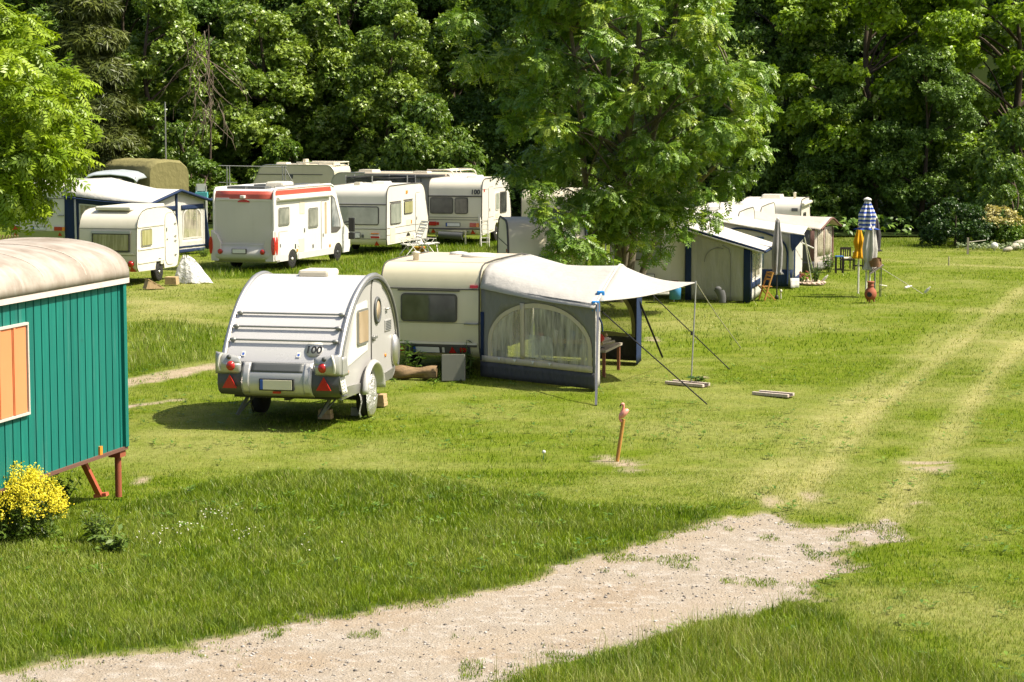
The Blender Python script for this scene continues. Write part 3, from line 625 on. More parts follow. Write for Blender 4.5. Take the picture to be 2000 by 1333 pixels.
# clipped round bush
rng = np.random.default_rng(207); C, R = crown_clumps([(0, 1.0), (.3, 1.3), (.6, 1.25), (.85, .85), (1, .3)], .1, 1.65, 60, rng, .22, .34, .75, 1, .05)
q = at(1866, 90); t_ = thing('round_bush', 'rounded dark green bush at the wood edge right of the parasols', 'bush', (q.x, q.y, 0))
P, N, U, k = clump_leaves(C, R, 6500, rng, 1, .5, .2, .5); link('crown', foliage('crown', P, N, U, rng.uniform(.1, .18, len(P)), tpl_spray(5, .6, .15, 7), leafy('privet_leaf', (.02, .055, .010), (.06, .12, .015), trans=.2), rng.random(len(P))), t_)
trunk_mesh('stem', BARK, [([(0, 0, -.1), (0, 0, .5), (0, 0, 1.2)], .06, .02)], t_)
# pale flowering shrub
rng = np.random.default_rng(208); C, R = crown_clumps([(0, .5), (.3, .85), (.7, .8), (1, .3)], .2, 1.25, 30, rng, .2, .35, .6, 1, .1)
q = at(1948, 90.5); t_ = thing('flowering_shrub', 'cream flowering shrub behind the white garden globe', 'shrub', (q.x, q.y, 0))
P, N, U, k = clump_leaves(C, R, 2600, rng, 1, .5, .2, .5); hi = P[:, 2] > .75 + .3 * rng.random(len(P))
link('crown', foliage('crown', P[~hi], N[~hi], U[~hi], rng.uniform(.12, .2, (~hi).sum()), tpl_spray(5, .6, .15, 8), L_SHRUB, rng.random((~hi).sum())), t_)
link('flowers', foliage('flowers', P[hi], N[hi], U[hi], rng.uniform(.10, .17, hi.sum()), tpl_spray(5, .6, .2, 9), leafy('cream_petal', (.42, .38, .14), (.62, .56, .26), trans=.2), rng.random(hi.sum())), t_)
# bare tangle of dead branches
rng = np.random.default_rng(209); q = at(405, 108); t_ = thing('dead_branches', 'tangle of bare brown branches between the two dense trees on the left', 'branches', (q.x, q.y, 0))
m = MB()
for i in range(46):
    a = np.array([rng.normal() * .35 + .25 * math.sin(i), rng.normal() * .3, rng.uniform(5.0, 9.4)]); P_ = [a]
    d = np.array([rng.normal() * .5, rng.normal() * .2, -.5])
    for k in range(5): d = d * .8 + np.array([rng.normal() * .35, rng.normal() * .2, -.28]); P_.append(P_[-1] + d * rng.uniform(.25, .5))
    m.tube(P_, [.024 - .003 * j for j in range(6)], 4, cap=False)
MB().tube([(0, .6, -.2), (.1, .9, 4), (.1, .6, 9.4)], [.07, .05, .03], 7).build('trunk', BARK, t_)
m.build('branches', wood('dead_wood', (.22, .17, .12), (.12, .095, .07)), t_)
# everything farther up the slope reads as one dark mass
def merged(name, spots, mat):
    co = []; idx = []; ti = []; o = 0
    for pr, x, y, z, rz, sc in spots:
        me = [c for c in pr.children if c.name.startswith('crown')][0].data; n = len(me.vertices); a = np.empty(n * 3, np.float32); me.vertices.foreach_get('co', a); a = a.reshape(-1, 3) * sc
        c_, s_ = math.cos(rz), math.sin(rz); a = np.stack([a[:, 0] * c_ - a[:, 1] * s_ + x, a[:, 0] * s_ + a[:, 1] * c_ + y, a[:, 2] + z], 1)
        l = np.empty(len(me.loops), np.int32); me.loops.foreach_get('vertex_index', l); t1 = np.empty(n, np.float32); me.attributes['tint'].data.foreach_get('value', t1)
        co.append(a); idx.append(l + o); ti.append(t1); o += n
    return raw_mesh(name, np.concatenate(co), 4, np.concatenate(idx), mat, {'tint': np.concatenate(ti)})
rng = np.random.default_rng(210); sp = []
for j, (Y_, n) in enumerate(((133, 16), (140, 15), (148, 14))):
    for i in range(n):
        x = lerp(-38, 38, (i + .5 * (j % 2)) / (n - 1)) + rng.normal() * .7; sp.append(((protoB, protoD)[(i + j) % 2], x, Y_ + rng.normal() * 1.5, (Y_ - 122) * .28, rng.uniform(0, 6.28), 1.25))
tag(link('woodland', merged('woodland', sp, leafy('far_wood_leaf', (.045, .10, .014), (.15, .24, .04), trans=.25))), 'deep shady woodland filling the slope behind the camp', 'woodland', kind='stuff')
# wooded slope
hy = np.array([96, 100, 106, 112, 118, 126, 140, 170, 230, 400.]); hz = np.array([-.4, -.25, .0, .15, .5, 2.2, 8, 26, 50, 60.]); hx = np.linspace(-300, 300, 61)
X, Y = np.meshgrid(hx, hy); Zh = np.interp(Y + 11 * sst(2, 12, X), hy, hz) + .03 + (fbm(X * .1, Y * .1, 5) - .5) * .4
ii = (np.arange(len(hy) - 1)[:, None] * 61 + np.arange(60)[None]).ravel()
t = NT('forest_floor'); c0 = t.coord(); b = t.n('BsdfDiffuse', {'Color': t.mix((.012, .018, .006), (.024, .036, .010), t.noise(.8, 6, c0, .7))})  # near-black colour puts the shade between the trees into the floor
ug = np.random.default_rng(211); n = 15000; uy = ug.uniform(0, 1, n) ** .7 * 26; ux = ug.uniform(-32, 32, n); uy = uy + 110 - 15.5 * sst(2, 11, ux); zz = np.interp(uy + 11 * sst(2, 12, ux), hy, hz)
P = np.stack([ux, uy, np.maximum(zz, 0) + ug.uniform(.02, 1.0, n) * (.25 + fbm(ux * .6, uy * .6, 12))], 1)
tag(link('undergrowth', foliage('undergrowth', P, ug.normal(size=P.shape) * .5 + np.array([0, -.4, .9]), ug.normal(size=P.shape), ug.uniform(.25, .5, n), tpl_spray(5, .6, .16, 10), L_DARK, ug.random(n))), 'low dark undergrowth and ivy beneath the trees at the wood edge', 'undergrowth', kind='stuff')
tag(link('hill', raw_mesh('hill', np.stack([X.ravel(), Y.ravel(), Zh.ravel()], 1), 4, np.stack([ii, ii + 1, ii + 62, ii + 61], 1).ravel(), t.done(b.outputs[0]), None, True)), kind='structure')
# ------------------------------------------------------------------ shared paints
M_WHITE = paint('white_paint', (.66, .63, .55), .32, .28, bump=.1)
M_CREAM = paint('cream_paint', (.60, .55, .39), .35, .3, bump=.12)
M_IVORY = paint('ivory_paint', (.64, .60, .49), .35, .3, bump=.12)
M_BEIGE = paint('beige_paint', (.54, .49, .36), .4, .35)
M_ROOFD = paint('dusty_roof', (.50, .43, .33), .6, .5, streak=False)
M_SILVER = paint('silver_paint', (.52, .51, .49), .28, .12, metal=.35)
M_ALU = paint('aluminium', (.52, .51, .48), .32, .2, metal=.8)
M_DGREY = paint('dark_grey_plastic', (.075, .08, .08), .45, .2)
M_BLACK = paint('black_plastic', (.018, .018, .018), .5, .2)
M_RED = paint('red_lens', (.42, .02, .015), .15, .1, spec=.7)
M_ORANGE = paint('orange_lens', (.75, .25, .03), .15, .1, spec=.7)
M_PLATE = paint('plate_cream', (.70, .66, .50), .4, .15); M_PLATEW = paint('plate_white', (.72, .72, .70), .4, .15)
M_BLUE = paint('plate_blue', (.03, .10, .42), .4, .1)
M_RUBBER = paint('tyre_rubber', (.028, .027, .025), .8, .4, spec=.2)
M_SEAM = paint('seal_rubber', (.07, .065, .055), .7, .3)
M_VENT = paint('vent_plastic', (.60, .55, .42), .5, .3)
G_DARK = glass('tinted_glass', (.035, .038, .036), .06, (.11, .115, .10), .8)
G_CURT = glass('curtained_glass', (.26, .25, .10), .08, (.44, .42, .22), .9, (14, 14, .9))
G_GREY = glass('milky_glass', (.24, .26, .21), .10, (.38, .40, .33), .9)
G_BLIND = glass('blind_glass', (.36, .27, .17), .1, (.52, .41, .28), .9)
G_SCREEN = glass('screened_glass', (.17, .18, .15), .10, (.36, .36, .30), .9)
M_WOODL = wood('pale_wood', (.50, .36, .20), (.34, .23, .12)); M_WOODG = wood('grey_wood', (.42, .37, .30), (.24, .20, .16))
M_WOODO = wood('orange_wood', (.52, .27, .07), (.36, .17, .04)); M_STEEL = paint('grey_steel', (.32, .32, .30), .45, .3, metal=.7)
M_WPLA = paint('white_plastic', (.66, .64, .58), .4, .2, streak=False)

def rail_pts(prof, x, off=.008):
    P = [np.array(p) for p in prof]; out = []
    for i, p in enumerate(P):
        a = P[max(i - 1, 0)]; b = P[min(i + 1, len(P) - 1)]; d = b - a; n = np.array([-d[1], d[0]]); n = n / (np.linalg.norm(n) + 1e-9)
        q = p + n * off; out.append((x, q[0], q[1]))
    return out
class Van:
    """box-bodied vehicle. Local frame: x from -W (left) to 0 (right), y forward from the rear face, z up"""
    def __init__(s, name, label, cat, loc, rz, W_, up, notches, skin, side, zb=.36, tilt=0, group=None, rail=None, rail_r=.016):
        s.t = thing(name, label, cat, (loc[0], loc[1], 0), rz, group, tilt); s.W = W_; s.up = up; s.tr = MB(); s.rad = notches
        bot = [up[-1]]
        for y, r in sorted(notches, reverse=True):
            bot += [(y + r, zb)] + [(y + r * math.cos(a), zb + r * math.sin(a) * .95) for a in np.linspace(.3, math.pi - .3, 7)] + [(y - r, zb)]
        poly = [(y, z) for y, z in up] + [p for p in bot[1:]]
        b = MB(); b.prism(poly, lambda p, t: (t, p[0], p[1]), -W_, 0, 0, 1, True)
        s.body = b.build('body', [skin, side], s.t)
        if rail:
            m = MB()
            for x in (0.0, -W_): m.tube(rail_pts(up, x), rail_r, 6, cap=True)
            m.build('edge_rail', rail, s.t)
        r = [p for p in up if p[1] <= max(q[1] for q in up) - .02]; k = max(range(len(up)), key=lambda i: up[i][1])
        s.rear = sorted([(z, y) for y, z in up[:k + 1]]); s.top = [(y, z) for y, z in up]
    def ry(s, z): return pl(z, s.rear)
    def zt(s, y): return pl(y, s.top[:])
    def R(s, m, out, cx, cz, d0, d1, mi=0):
        m.prism(out, lambda p, t: (cx + p[0], s.ry(cz + p[1]) - t, cz + p[1]), d0, d1, mi); return m
    def Sd(s, m, out, cy, cz, d0, d1, side='R', mi=0):
        X = (lambda t: t) if side == 'R' else (lambda t: -s.W - t)
        m.prism(out, lambda p, t: (X(t), cy + p[0], cz + p[1]), d0, d1, mi); return m
    def win(s, a0, a1, z0, z1, pane, side=None, frame=None, r=.07, fw=.035, d=.03, label=None, name='window'):
        o = rrect(a1 - a0, z1 - z0, r); i = rrect(a1 - a0 - 2 * fw, z1 - z0 - 2 * fw, max(r - fw, .02)); c, cz = (a0 + a1) / 2, (z0 + z1) / 2
        f = (lambda m, q, e0, e1: s.R(m, q, c, cz, e0, e1)) if side is None else (lambda m, q, e0, e1: s.Sd(m, q, c, cz, e0, e1, side))
        fo = f(MB(), o, -.01, d).build(name, frame or M_SEAM, s.t)
        if label: fo['label'] = label
        f(MB(), i, 0, d + .006).build('pane', pane, fo); return fo
    def rbox(s, x0, x1, z0, z1, d, mat, name, label=None, r=.01):
        o = s.R(MB(), rrect(x1 - x0, z1 - z0, min(r, (z1 - z0) / 2.2)), (x0 + x1) / 2, (z0 + z1) / 2, -.01, d).build(name, mat, s.t)
        if label: o['label'] = label
        return o
    def sbox(s, y0, y1, z0, z1, d, mat, name, side='R', label=None, r=.01):
        o = s.Sd(MB(), rrect(y1 - y0, z1 - z0, min(r, (z1 - z0) / 2.2, (y1 - y0) / 2.2)), (y0 + y1) / 2, (z0 + z1) / 2, -.01, d, side).build(name, mat, s.t)
        if label: o['label'] = label
        return o
    def door(s, y0, y1, z0, z1, mat, side='R', r=.1, hy=None, hz=None, split=None):
        m = s.Sd(MB(), rrect(y1 - y0, z1 - z0, r), (y0 + y1) / 2, (z0 + z1) / 2, -.01, .006, side, 1)
        s.Sd(m, rrect(y1 - y0 - .03, z1 - z0 - .03, r * .9), (y0 + y1) / 2, (z0 + z1) / 2, 0, .016, side, 0)
        if split: s.Sd(m, rrect(y1 - y0, .018, .008), (y0 + y1) / 2, split, 0, .019, side, 1)
        d = m.build('door', [mat, M_SEAM], s.t); h = MB(); hy = hy if hy is not None else y0 + .08; hz = hz or (z0 + z1) / 2
        s.Sd(h, rrect(.05, .12, .02), hy, hz, 0, .035, side).build('handle', M_DGREY, d); return d
    def plate(s, x0, x1, z0, z1, cream=True, blue=True, d=.03):
        m = MB(); s.R(m, rrect(x1 - x0 + .03, z1 - z0 + .03, .01), (x0 + x1) / 2, (z0 + z1) / 2, 0, d, 2); s.R(m, rrect(x1 - x0, z1 - z0, .008), (x0 + x1) / 2, (z0 + z1) / 2, 0, d + .005, 0)
        if blue: s.R(m, rrect(.05, z1 - z0, .004), x0 + .027, (z0 + z1) / 2, 0, d + .008, 1)
        return m.build('number_plate', [M_PLATE if cream else M_PLATEW, M_BLUE, M_BLACK], s.t)
    def triangle(s, x, z, h=.14, d=.025):
        return s.R(MB(), [(-h * .58, -h / 2), (h * .58, -h / 2), (0, h / 2)], x, z, 0, d).build('reflector', M_RED, s.t)
    def wheel(s, y, r, x=-.02, w=.18, rim=None, both=True):
        for xx in ((x, -s.W - x) if both else (x,)):
            sg = 1 if xx > -s.W / 2 else -1; c = (xx - (w if sg > 0 else 0), y, r)
            wh = MB().lathe([(r * .62, 0), (r * .93, 0), (r, w * .16), (r, w * .84), (r * .93, w), (r * .62, w)], 24, c, 'x').build('wheel', M_RUBBER, s.t)
            q = MB(); q.lathe([(r * .60, w * .06), (r * .62, w * .94)], 20, c, 'x')
            for k in range(8):
                a = k * math.pi / 4; ox = xx + .004 * sg
                q.ball((ox, y + r * .42 * math.cos(a), r + r * .42 * math.sin(a)), .008, r * .09, r * .09, 8, 1)
            q.lathe([(r * .14, w * -.06), (r * .18, w * 1.06)], 12, c, 'x')
            q.build('rim', [rim or M_ALU, M_BLACK], wh)
    def seam_r(s, z, w=.02, d=.012, x0=None, x1=None): s.R(s.tr, rrect((x1 or 0) - (x0 or -s.W), w, w * .3), ((x1 or 0) + (x0 or -s.W)) / 2, z, -.01, d)
    def seam_s(s, z, y0, y1, w=.015, d=.007, side='R'): s.Sd(s.tr, rrect(y1 - y0, w, w * .3), (y0 + y1) / 2, z, -.01, d, side)
    def hatch(s, x0, x1, y0, y1, h, mat, name='roof_hatch', dome=True):
        z = s.zt((y0 + y1) / 2); m = MB(); o = rrect(x1 - x0, y1 - y0, .06); cx, cy = (x0 + x1) / 2, (y0 + y1) / 2
        m.prism(o, lambda p, t: (cx + p[0] * (1 - .12 * (t > .5)), cy + p[1] * (1 - .12 * (t > .5)), s.zt(cy + p[1]) - .03 if t < .5 else z + h), 0, 1); return m.build(name, mat, s.t, bevel=.015)
    def done(s, mat=None):
        if s.tr.v: s.tr.build('trim', mat or M_SEAM, s.t)
        return s
def box_profile(L, H, zb=.36, rr=.28, fr=.5, rake=.05, frake=.25, back=.08):
    """rear bottom -> over the roof -> front bottom"""
    P = [(back, zb), (rake * .2, zb + .22), (0 + rake * .3, 1.2), (rake, H - rr)] + [(rake + rr * 1.1 * (1 - math.cos(a)), H - rr + rr * math.sin(a)) for a in np.linspace(.25, math.pi / 2, 6)]
    P += [(L * .5, H + .015), (L - frake - fr, H)] + [(L - frake - fr + fr * math.sin(a), H - fr * .9 * (1 - math.cos(a))) for a in np.linspace(.3, math.pi / 2, 6)]
    return P + [(L, 1.15), (L - .02, .75), (L - .25, zb)]

# ------------------------------------------------------------------ white caravan with garden chairs in front of its side
v = Van('caravan', 'white caravan with a door and two small side windows, garden chairs standing beside it', 'caravan', G(755, 498), -15, 2.25,
        box_profile(5.3, 2.55, rr=.42, fr=.7, frake=.35), [(2.7, .36)], M_WHITE, M_WHITE, rail=M_SEAM, rail_r=.02)
v.win(-1.95, -.30, 1.10, 1.80, G_GREY, r=.09); v.seam_r(1.87, .035, .03); v.seam_r(.95); v.seam_r(.58)
v.plate(-1.75, -1.05, .62, .80, False, False); v.rbox(-.62, -.25, .58, .74, .06, M_WHITE, 'lamp_housing'); v.rbox(-.60, -.27, .61, .69, .075, M_RED, 'tail_light'); v.rbox(-.60, -.30, .77, .81, .07, M_ORANGE, 'indicator')
v.triangle(-.4, .42, .17); v.rbox(-.98, -.9, .62, .74, .05, M_DGREY, 'lamp')
v.win(.45, 1.75, 1.10, 1.90, G_GREY, 'R', r=.08); v.win(2.15, 3.2, 1.42, 1.92, G_CURT, 'R', r=.08)
v.sbox(.40, 1.8, 1.93, 1.96, .02, M_SEAM, 'rain_strip'); v.sbox(2.1, 3.25, 1.95, 1.98, .02, M_SEAM, 'rain_strip')
v.door(3.62, 4.28, .45, 2.2, M_WHITE, hy=3.72, hz=1.2, split=.95)
v.sbox(2.5, 3.0, .98, 1.2, .012, M_VENT, 'fridge_vent'); v.sbox(3.05, 3.15, 1.02, 1.16, .014, M_ORANGE, 'marker'); v.sbox(.45, 1.05, .42, .98, .010, M_VENT, 'locker_flap'); v.sbox(2.4, 2.6, 2.2, 2.32, .02, M_ORANGE, 'porch_lamp')
v.seam_s(.97, 0, 5.2); v.seam_s(.72, 0, 5.2); v.hatch(-1.35, -.75, 2.2, 3.1, .09, M_WPLA); v.hatch(-1.6, -1.3, .9, 1.2, .12, M_VENT, 'roof_vent'); v.wheel(2.7, .31)
v.sbox(1.85, 3.5, .36, .55, .02, M_VENT, 'skirt_panel'); v.done()

# ------------------------------------------------------------------ caravan with the round 100 sticker, spare wheel carrier below
v = Van('caravan', 'white caravan with two dark rear windows and a 100 sticker, tubular rack under its tail', 'caravan', G(941, 478), -15, 2.25,
        box_profile(4.5, 2.62, rr=.42, fr=.6), [(2.3, .36)], M_IVORY, M_WHITE, zb=.45, rail=M_SEAM, rail_r=.02)
v.win(-2.18, -1.20, 1.22, 1.88, G_DARK, r=.09); v.win(-1.14, -.58, 1.22, 1.88, G_DARK, r=.09); v.seam_r(1.93, .05, .03); v.seam_r(.98); v.seam_r(.62, .04, .04); v.seam_r(1.08, .015)
v.rbox(-2.22, -1.92, .74, .90, .05, M_RED, 'tail_light'); v.rbox(-.50, -.12, .70, .86, .05, M_RED, 'tail_light'); v.rbox(-.22, -.12, .70, .86, .056, M_ORANGE, 'indicator'); v.rbox(-1.90, -1.80, .76, .88, .05, M_RED, 'lamp')
v.plate(-1.50, -.92, .72, .85, False, True); v.triangle(-2.05, .53, .18); v.triangle(-.38, .5, .18)
text_part('100', .26, M_BLACK, v.t, (-.27, v.ry(2.12) - .03, 2.10), (math.radians(78), 0, 0))
v.door(1.0, 1.75, .5, 2.28, M_WHITE, hy=1.12, hz=1.35, split=1.05); v.win(2.05, 2.6, 1.3, 2.02, G_GREY, 'R', M_WHITE); v.win(2.75, 3.75, 1.15, 2.02, G_DARK, 'R', M_SEAM); v.sbox(2.1, 2.5, .98, 1.16, .012, M_VENT, 'fridge_vent')
v.sbox(.28, .40, 2.1, 2.22, .02, M_RED, 'marker'); v.rbox(-.14, -.10, .95, 1.2, .05, M_WPLA, 'grab_handle'); v.seam_s(.9, 0, 4.4); v.seam_s(2.2, .1, 4.0, .01); v.hatch(-1.0, -.5, 1.2, 2.2, .1, M_WPLA); v.wheel(2.3, .31)
m = MB(); m.tube([(-1.75, -.18, .38), (-.75, -.18, .34)], .16, 14); m.build('spare_wheel_cover', M_DGREY, v.t)
m = MB()
for x in (-1.85, -.62): m.obox((x, -.22, 0), (x, -.22, .52), .05, .05); m.obox((x, -.22, .52), (x, .1, .52), .05, .05)
m.obox((-1.87, -.22, .545), (-.60, -.22, .545), .05, .05); m.build('rack', M_ALU, v.t); v.done()
# ------------------------------------------------------------------ small rounded caravan at the left
q = G(268, 558)
up = [(.14, .42), (.03, .55), (0, .8), (.02, 1.3), (.05, 1.75), (.12, 1.98), (.26, 2.15), (.48, 2.27), (.8, 2.33), (1.6, 2.36), (2.3, 2.33), (2.75, 2.22), (3.05, 2.0), (3.2, 1.65), (3.27, 1.2), (3.25, .75), (3.12, .45), (2.95, .40)]
v = Van('caravan', 'small round-edged white caravan with a yellow-curtained rear window', 'caravan', q, -15, 1.95, up, [(1.75, .36)], M_IVORY, M_WHITE, zb=.40, rail=M_SEAM, rail_r=.012)
v.win(-1.50, -.22, 1.03, 1.62, G_CURT, r=.04, fw=.05, d=.05); v.rbox(-1.52, -.2, 1.60, 1.68, .07, M_ALU, 'rain_gutter'); v.seam_r(1.75, .014, .006); v.rbox(-1.0, -.1, .95, 1.0, .03, M_IVORY, 'ledge'); v.seam_r(.92, .01, .006)
v.win(.32, 1.12, 1.18, 1.72, G_CURT, 'R', r=.07, frame=M_ALU)
v.door(2.15, 2.95, .48, 2.15, M_WHITE, r=.28, hy=2.26, hz=1.62)
for z in (1.80, 1.10, .68): v.sbox(.10, 2.1, z - .025, z + .025, .022, M_WHITE, 'side_moulding')
for z in (1.75, 1.35, 1.2, .75): v.sbox(2.86, 3.02, z, z + .05, .03, M_ALU, 'hinge')
v.sbox(2.26, 2.33, 1.28, 1.33, .03, M_DGREY, 'lock')
m = MB(); m.lathe([(.10, 0), (.10, .05), (.07, .09), (.0, .10)], 16, (-.20, v.ry(.66) - .0, .66), 'y'); m.map(lambda p: (p.x, 2 * v.ry(.66) - p.y, p.z)); m.build('tail_light', M_RED, v.t)
m = MB(); m.lathe([(.10, 0), (.10, .05), (.07, .09), (.0, .10)], 16, (-1.75, v.ry(.66), .66), 'y'); m.map(lambda p: (p.x, 2 * v.ry(.66) - p.y, p.z)); m.build('tail_light', M_RED, v.t)
v.triangle(-.18, .50, .18, .05); v.sbox(1.75, 1.95, .55, .68, .03, M_VENT, 'step_lamp')
m = MB(); m.box(-1.55, -.35, .35, 3.0, 2.30, 2.42); m.build('lifting_roof', M_WHITE, v.t, bevel=.04)
v.wheel(1.75, .30, rim=M_ALU); v.done()
# chocks and boxes
def block(label, loc, rz, w, d, h, mat, name='wood_block', cat='wood block', n=3):
    m = MB()
    for i in range(n): m.box(-w / 2 + .01 * (i % 2), w / 2 - .008 * i, -d / 2, d / 2 - .01 * (i % 2), h * i / n + (.002 if i else 0), h * (i + 1) / n)
    o = m.build(name, mat, None, loc, bevel=.006); o.rotation_euler = (0, 0, math.radians(rz)); return tag(o, label, cat)
g = G(303, 563); m = MB(); m.add([(-.32, -.16, 0), (.32, -.16, 0), (.32, .16, 0), (-.32, .16, 0), (-.22, -.16, .30), (.30, .16, .0), (-.22, .16, .30), (.3, -.16, .0)], [(0, 3, 2, 1), (0, 1, 7, 4), (2, 3, 6, 5), (4, 7, 5, 6), (0, 4, 6, 3), (1, 2, 5, 7)])
for i in range(3): m.obox((-.2 + .16 * i, -.17, .27 - .085 * i), (-.2 + .16 * i, .17, .27 - .085 * i), .13, .02, (.5, 0, .87))
o = m.build('wheel_chock', M_WOODL, None, (g.x, g.y - .15, 0)); o.rotation_euler = (0, 0, .5); tag(o, 'wooden ramp chock in front of the small caravan wheel', 'wheel chock')
g = G(336, 556); block('stacked wood pieces under the front end of the small caravan', (g.x, g.y, 0), -10, .38, .3, .24, M_WOODL)
# crumpled sheet
rng = np.random.default_rng(3); g = G(376, 552); m = MB()
def sack(u, w):
    a = w * 2 * math.pi; z = .78 * (1 - u) ** .9 * (1 + .12 * math.sin(3 * a + 6 * u)); r = (.06 + .52 * u ** .8) * (1 + .16 * math.sin(5 * a + 3 * u) + .07 * math.sin(11 * a + 5 * u)); return (r * math.cos(a) * 1.0 - .22 * (1 - u), r * math.sin(a) * .6, z + .02 * math.sin(7 * a))
m.grid(sack, 10, 40); m.add([sack(0, j / 40) for j in range(40)], [tuple(range(40))], 0)
tag(m.build('plastic_sheet', cloth('white_sheet', (.72, .72, .70), .5, .9, .15, fold_sc=(6, 6, 6)), None, (g.x, g.y, 0)), 'crumpled white plastic sheet draped over the nose of the small caravan', 'sheet')

# ------------------------------------------------------------------ motorhome with the red roof band
M_MH = paint('motorhome_white', (.66, .64, .59), .28, .15, bump=.06); M_MHG = paint('motorhome_grey', (.58, .555, .505), .3, .22, bump=.05); M_REDB = paint('red_band', (.44, .085, .055), .35, .25); M_SKIRT = paint('skirt_grey', (.56, .53, .50), .45, .3)
M_MHB = paint('bumper_silver', (.50, .49, .45), .35, .2)
q = G(537, 531)
up = [(.10, .30), (.02, .45), (0, .75), (0, 1.5), (0, 2.42), (.02, 2.58), (.08, 2.68), (.18, 2.74), (2.5, 2.76), (4.7, 2.76), (4.95, 2.70), (5.25, 2.40), (5.6, 1.75), (5.85, 1.35), (6.25, 1.15), (6.42, .95), (6.45, .5), (6.35, .3)]
v = Van('motorhome', 'white motorhome with a red band round its roof and dark front mirrors', 'motorhome', q, -19, 2.25, up, [(1.45, .40), (5.35, .40)], M_MH, M_MH, zb=.30)
MB().grid(lambda a, b: (-2.18 + 2.11 * a, v.ry(lerp(2.43, 2.69, b)) - .014, lerp(2.43, 2.69, b)), 4, 12).build('rear_red_band', M_REDB, v.t, solid=.012)
m = MB(); v.Sd(m, [(-2.45, .0), (2.2, .0), (2.12, .15), (-2.45, .15)], 2.55, 2.56, -.01, .012); v.Sd(m, [(-2.45, .0), (2.2, .0), (2.12, .15), (-2.45, .15)], 2.55, 2.56, -.01, .012, 'L'); m.build('side_red_band', M_REDB, v.t)
for x in (-.02, -2.23): MB().tube([(x, -.015, 1.2), (x, -.015, 2.45), (x, .04, 2.66), (x, .16, 2.77), (x, 2.5, 2.785), (x, 4.7, 2.78), (x, 5.0, 2.70)], .045, 8).build('edge_moulding', M_MH, v.t)
v.rbox(-2.13, -.12, .98, 2.36, .012, M_MHG, 'rear_panel', r=.05); v.rbox(-2.15, -.1, 2.38, 2.42, .035, M_MH, 'trim_strip'); v.rbox(-2.15, -1.66, 2.425, 2.46, .035, M_MH, 'trim_end')
m = MB(); v.R(m, arc(0, 0, .22, 180, 0, 10, .09), -1.12, 2.32, 0, .045); m.build('brake_light', M_RED, v.t)
MB().box(-1.2, -1.04, -.16, -.01, 2.45, 2.55).build('reversing_camera', M_MH, v.t, bevel=.02)
# moulded bumper and the curved lamp pods at its ends
m = MB(); m.grid(lambda a, b: (-2.29 + a * 2.33, -.10 - .16 * math.sin(math.pi * min(1, b * 1.15)) * (1 - .55 * (2 * a - 1) ** 4) + (.14 * (1 - b) if b < .2 else 0) + .06 * abs(2 * a - 1) ** 6, .28 + .62 * b), 20, 10)
m.grid(lambda a, b: (-2.29 + a * 2.33, -.09 + b * .12, .90), 20, 1); m.build('bumper', M_MHB, v.t)
for sx in (0, 1):
    X = (lambda x: x) if sx == 0 else (lambda x: -2.25 - x)
    pod = [(-.02, -.02), (-.30, -.02), (-.40, .25), (-.36, .60), (-.22, .85), (-.02, 1.02)]
    m = MB(); m.prism(pod, lambda p, t: (X(p[0] + .05), -.06 - t, .36 + p[1]), -.05, .12, 0); m.prism([(-.05 + .0, .36), (.38, .36), (.30, .9), (.12, 1.2), (-.05, 1.36)], lambda p, t: (X(t), p[0], p[1]), .0, .05, 0); m.build('lamp_pod', M_SKIRT, v.t, bevel=.02)
    o = arc(-.02, .50, .065, 0, 360, 18, .30)[:-1]; m = MB(); m.prism(o, lambda p, t: (X(p[0] + .05), -.10 - t, .36 + p[1]), 0, .11); m.prism(arc(.06, .86, .085, 0, 360, 18, .31)[:-1], lambda p, t: (X(t), p[0], p[1]), 0, .065); m.build('tail_light', M_RED, v.t, bevel=.01)
    m = MB(); m.lathe([(.085, 0), (.085, .05), (.05, .07)], 16, (X(-.34), -.22, .66), 'y'); m.map(lambda p: (p.x, -.44 - p.y, p.z)); m.build('reflector', M_RED, v.t)
m = MB(); m.box(-1.46, -.92, -.285, -.25, .60, .76, 2); m.box(-1.43, -.95, -.292, -.25, .615, .745, 0); m.build('number_plate', [M_PLATEW, M_BLUE, M_BLACK], v.t)
v.win(.30, 1.15, 1.52, 2.13, G_SCREEN, 'R', M_ALU, r=.06, fw=.05); v.win(2.75, 3.55, 1.33, 2.02, G_SCREEN, 'R', M_ALU, r=.06, fw=.05)
v.sbox(2.05, 2.45, 1.85, 2.28, .012, M_VENT, 'fridge_vent'); v.sbox(1.95, 2.40, .55, 1.0, .012, M_VENT, 'fridge_vent'); v.sbox(2.40, 2.46, 1.2, 1.34, .02, M_DGREY, 'socket')
d = v.door(3.85, 4.45, .34, 2.22, M_MH, hy=3.98, hz=1.02); m = MB(); v.Sd(m, rrect(.17, 1.12, .03), 4.22, 1.62, 0, .025).build('door_pane', G_BLIND, d)
v.door(.32, 1.05, .36, 1.32, M_MH, hy=.40, hz=.85, r=.05)
v.sbox(1.62, 1.70, .68, .84, .02, M_DGREY, 'lock'); v.sbox(1.86, 1.95, .74, .84, .02, M_SKIRT, 'filler_cap'); v.sbox(3.1, 3.18, .62, .74, .02, M_DGREY, 'lock')
for y in (1.75, 4.55): v.sbox(y, y + .10, .56, .66, .02, M_ORANGE, 'marker')
m = MB()
for y0, y1 in ((.12, 1.05), (1.87, 4.9)): v.Sd(m, rrect(y1 - y0, .22, .02), (y0 + y1) / 2, .42, 0, .02)
m.build('skirt', M_SKIRT, v.t)
m = MB(); m.tube([(.05, .18, 2.42), (.05, 4.6, 2.42)], .075, 10); m.build('rolled_awning', M_MH, v.t)
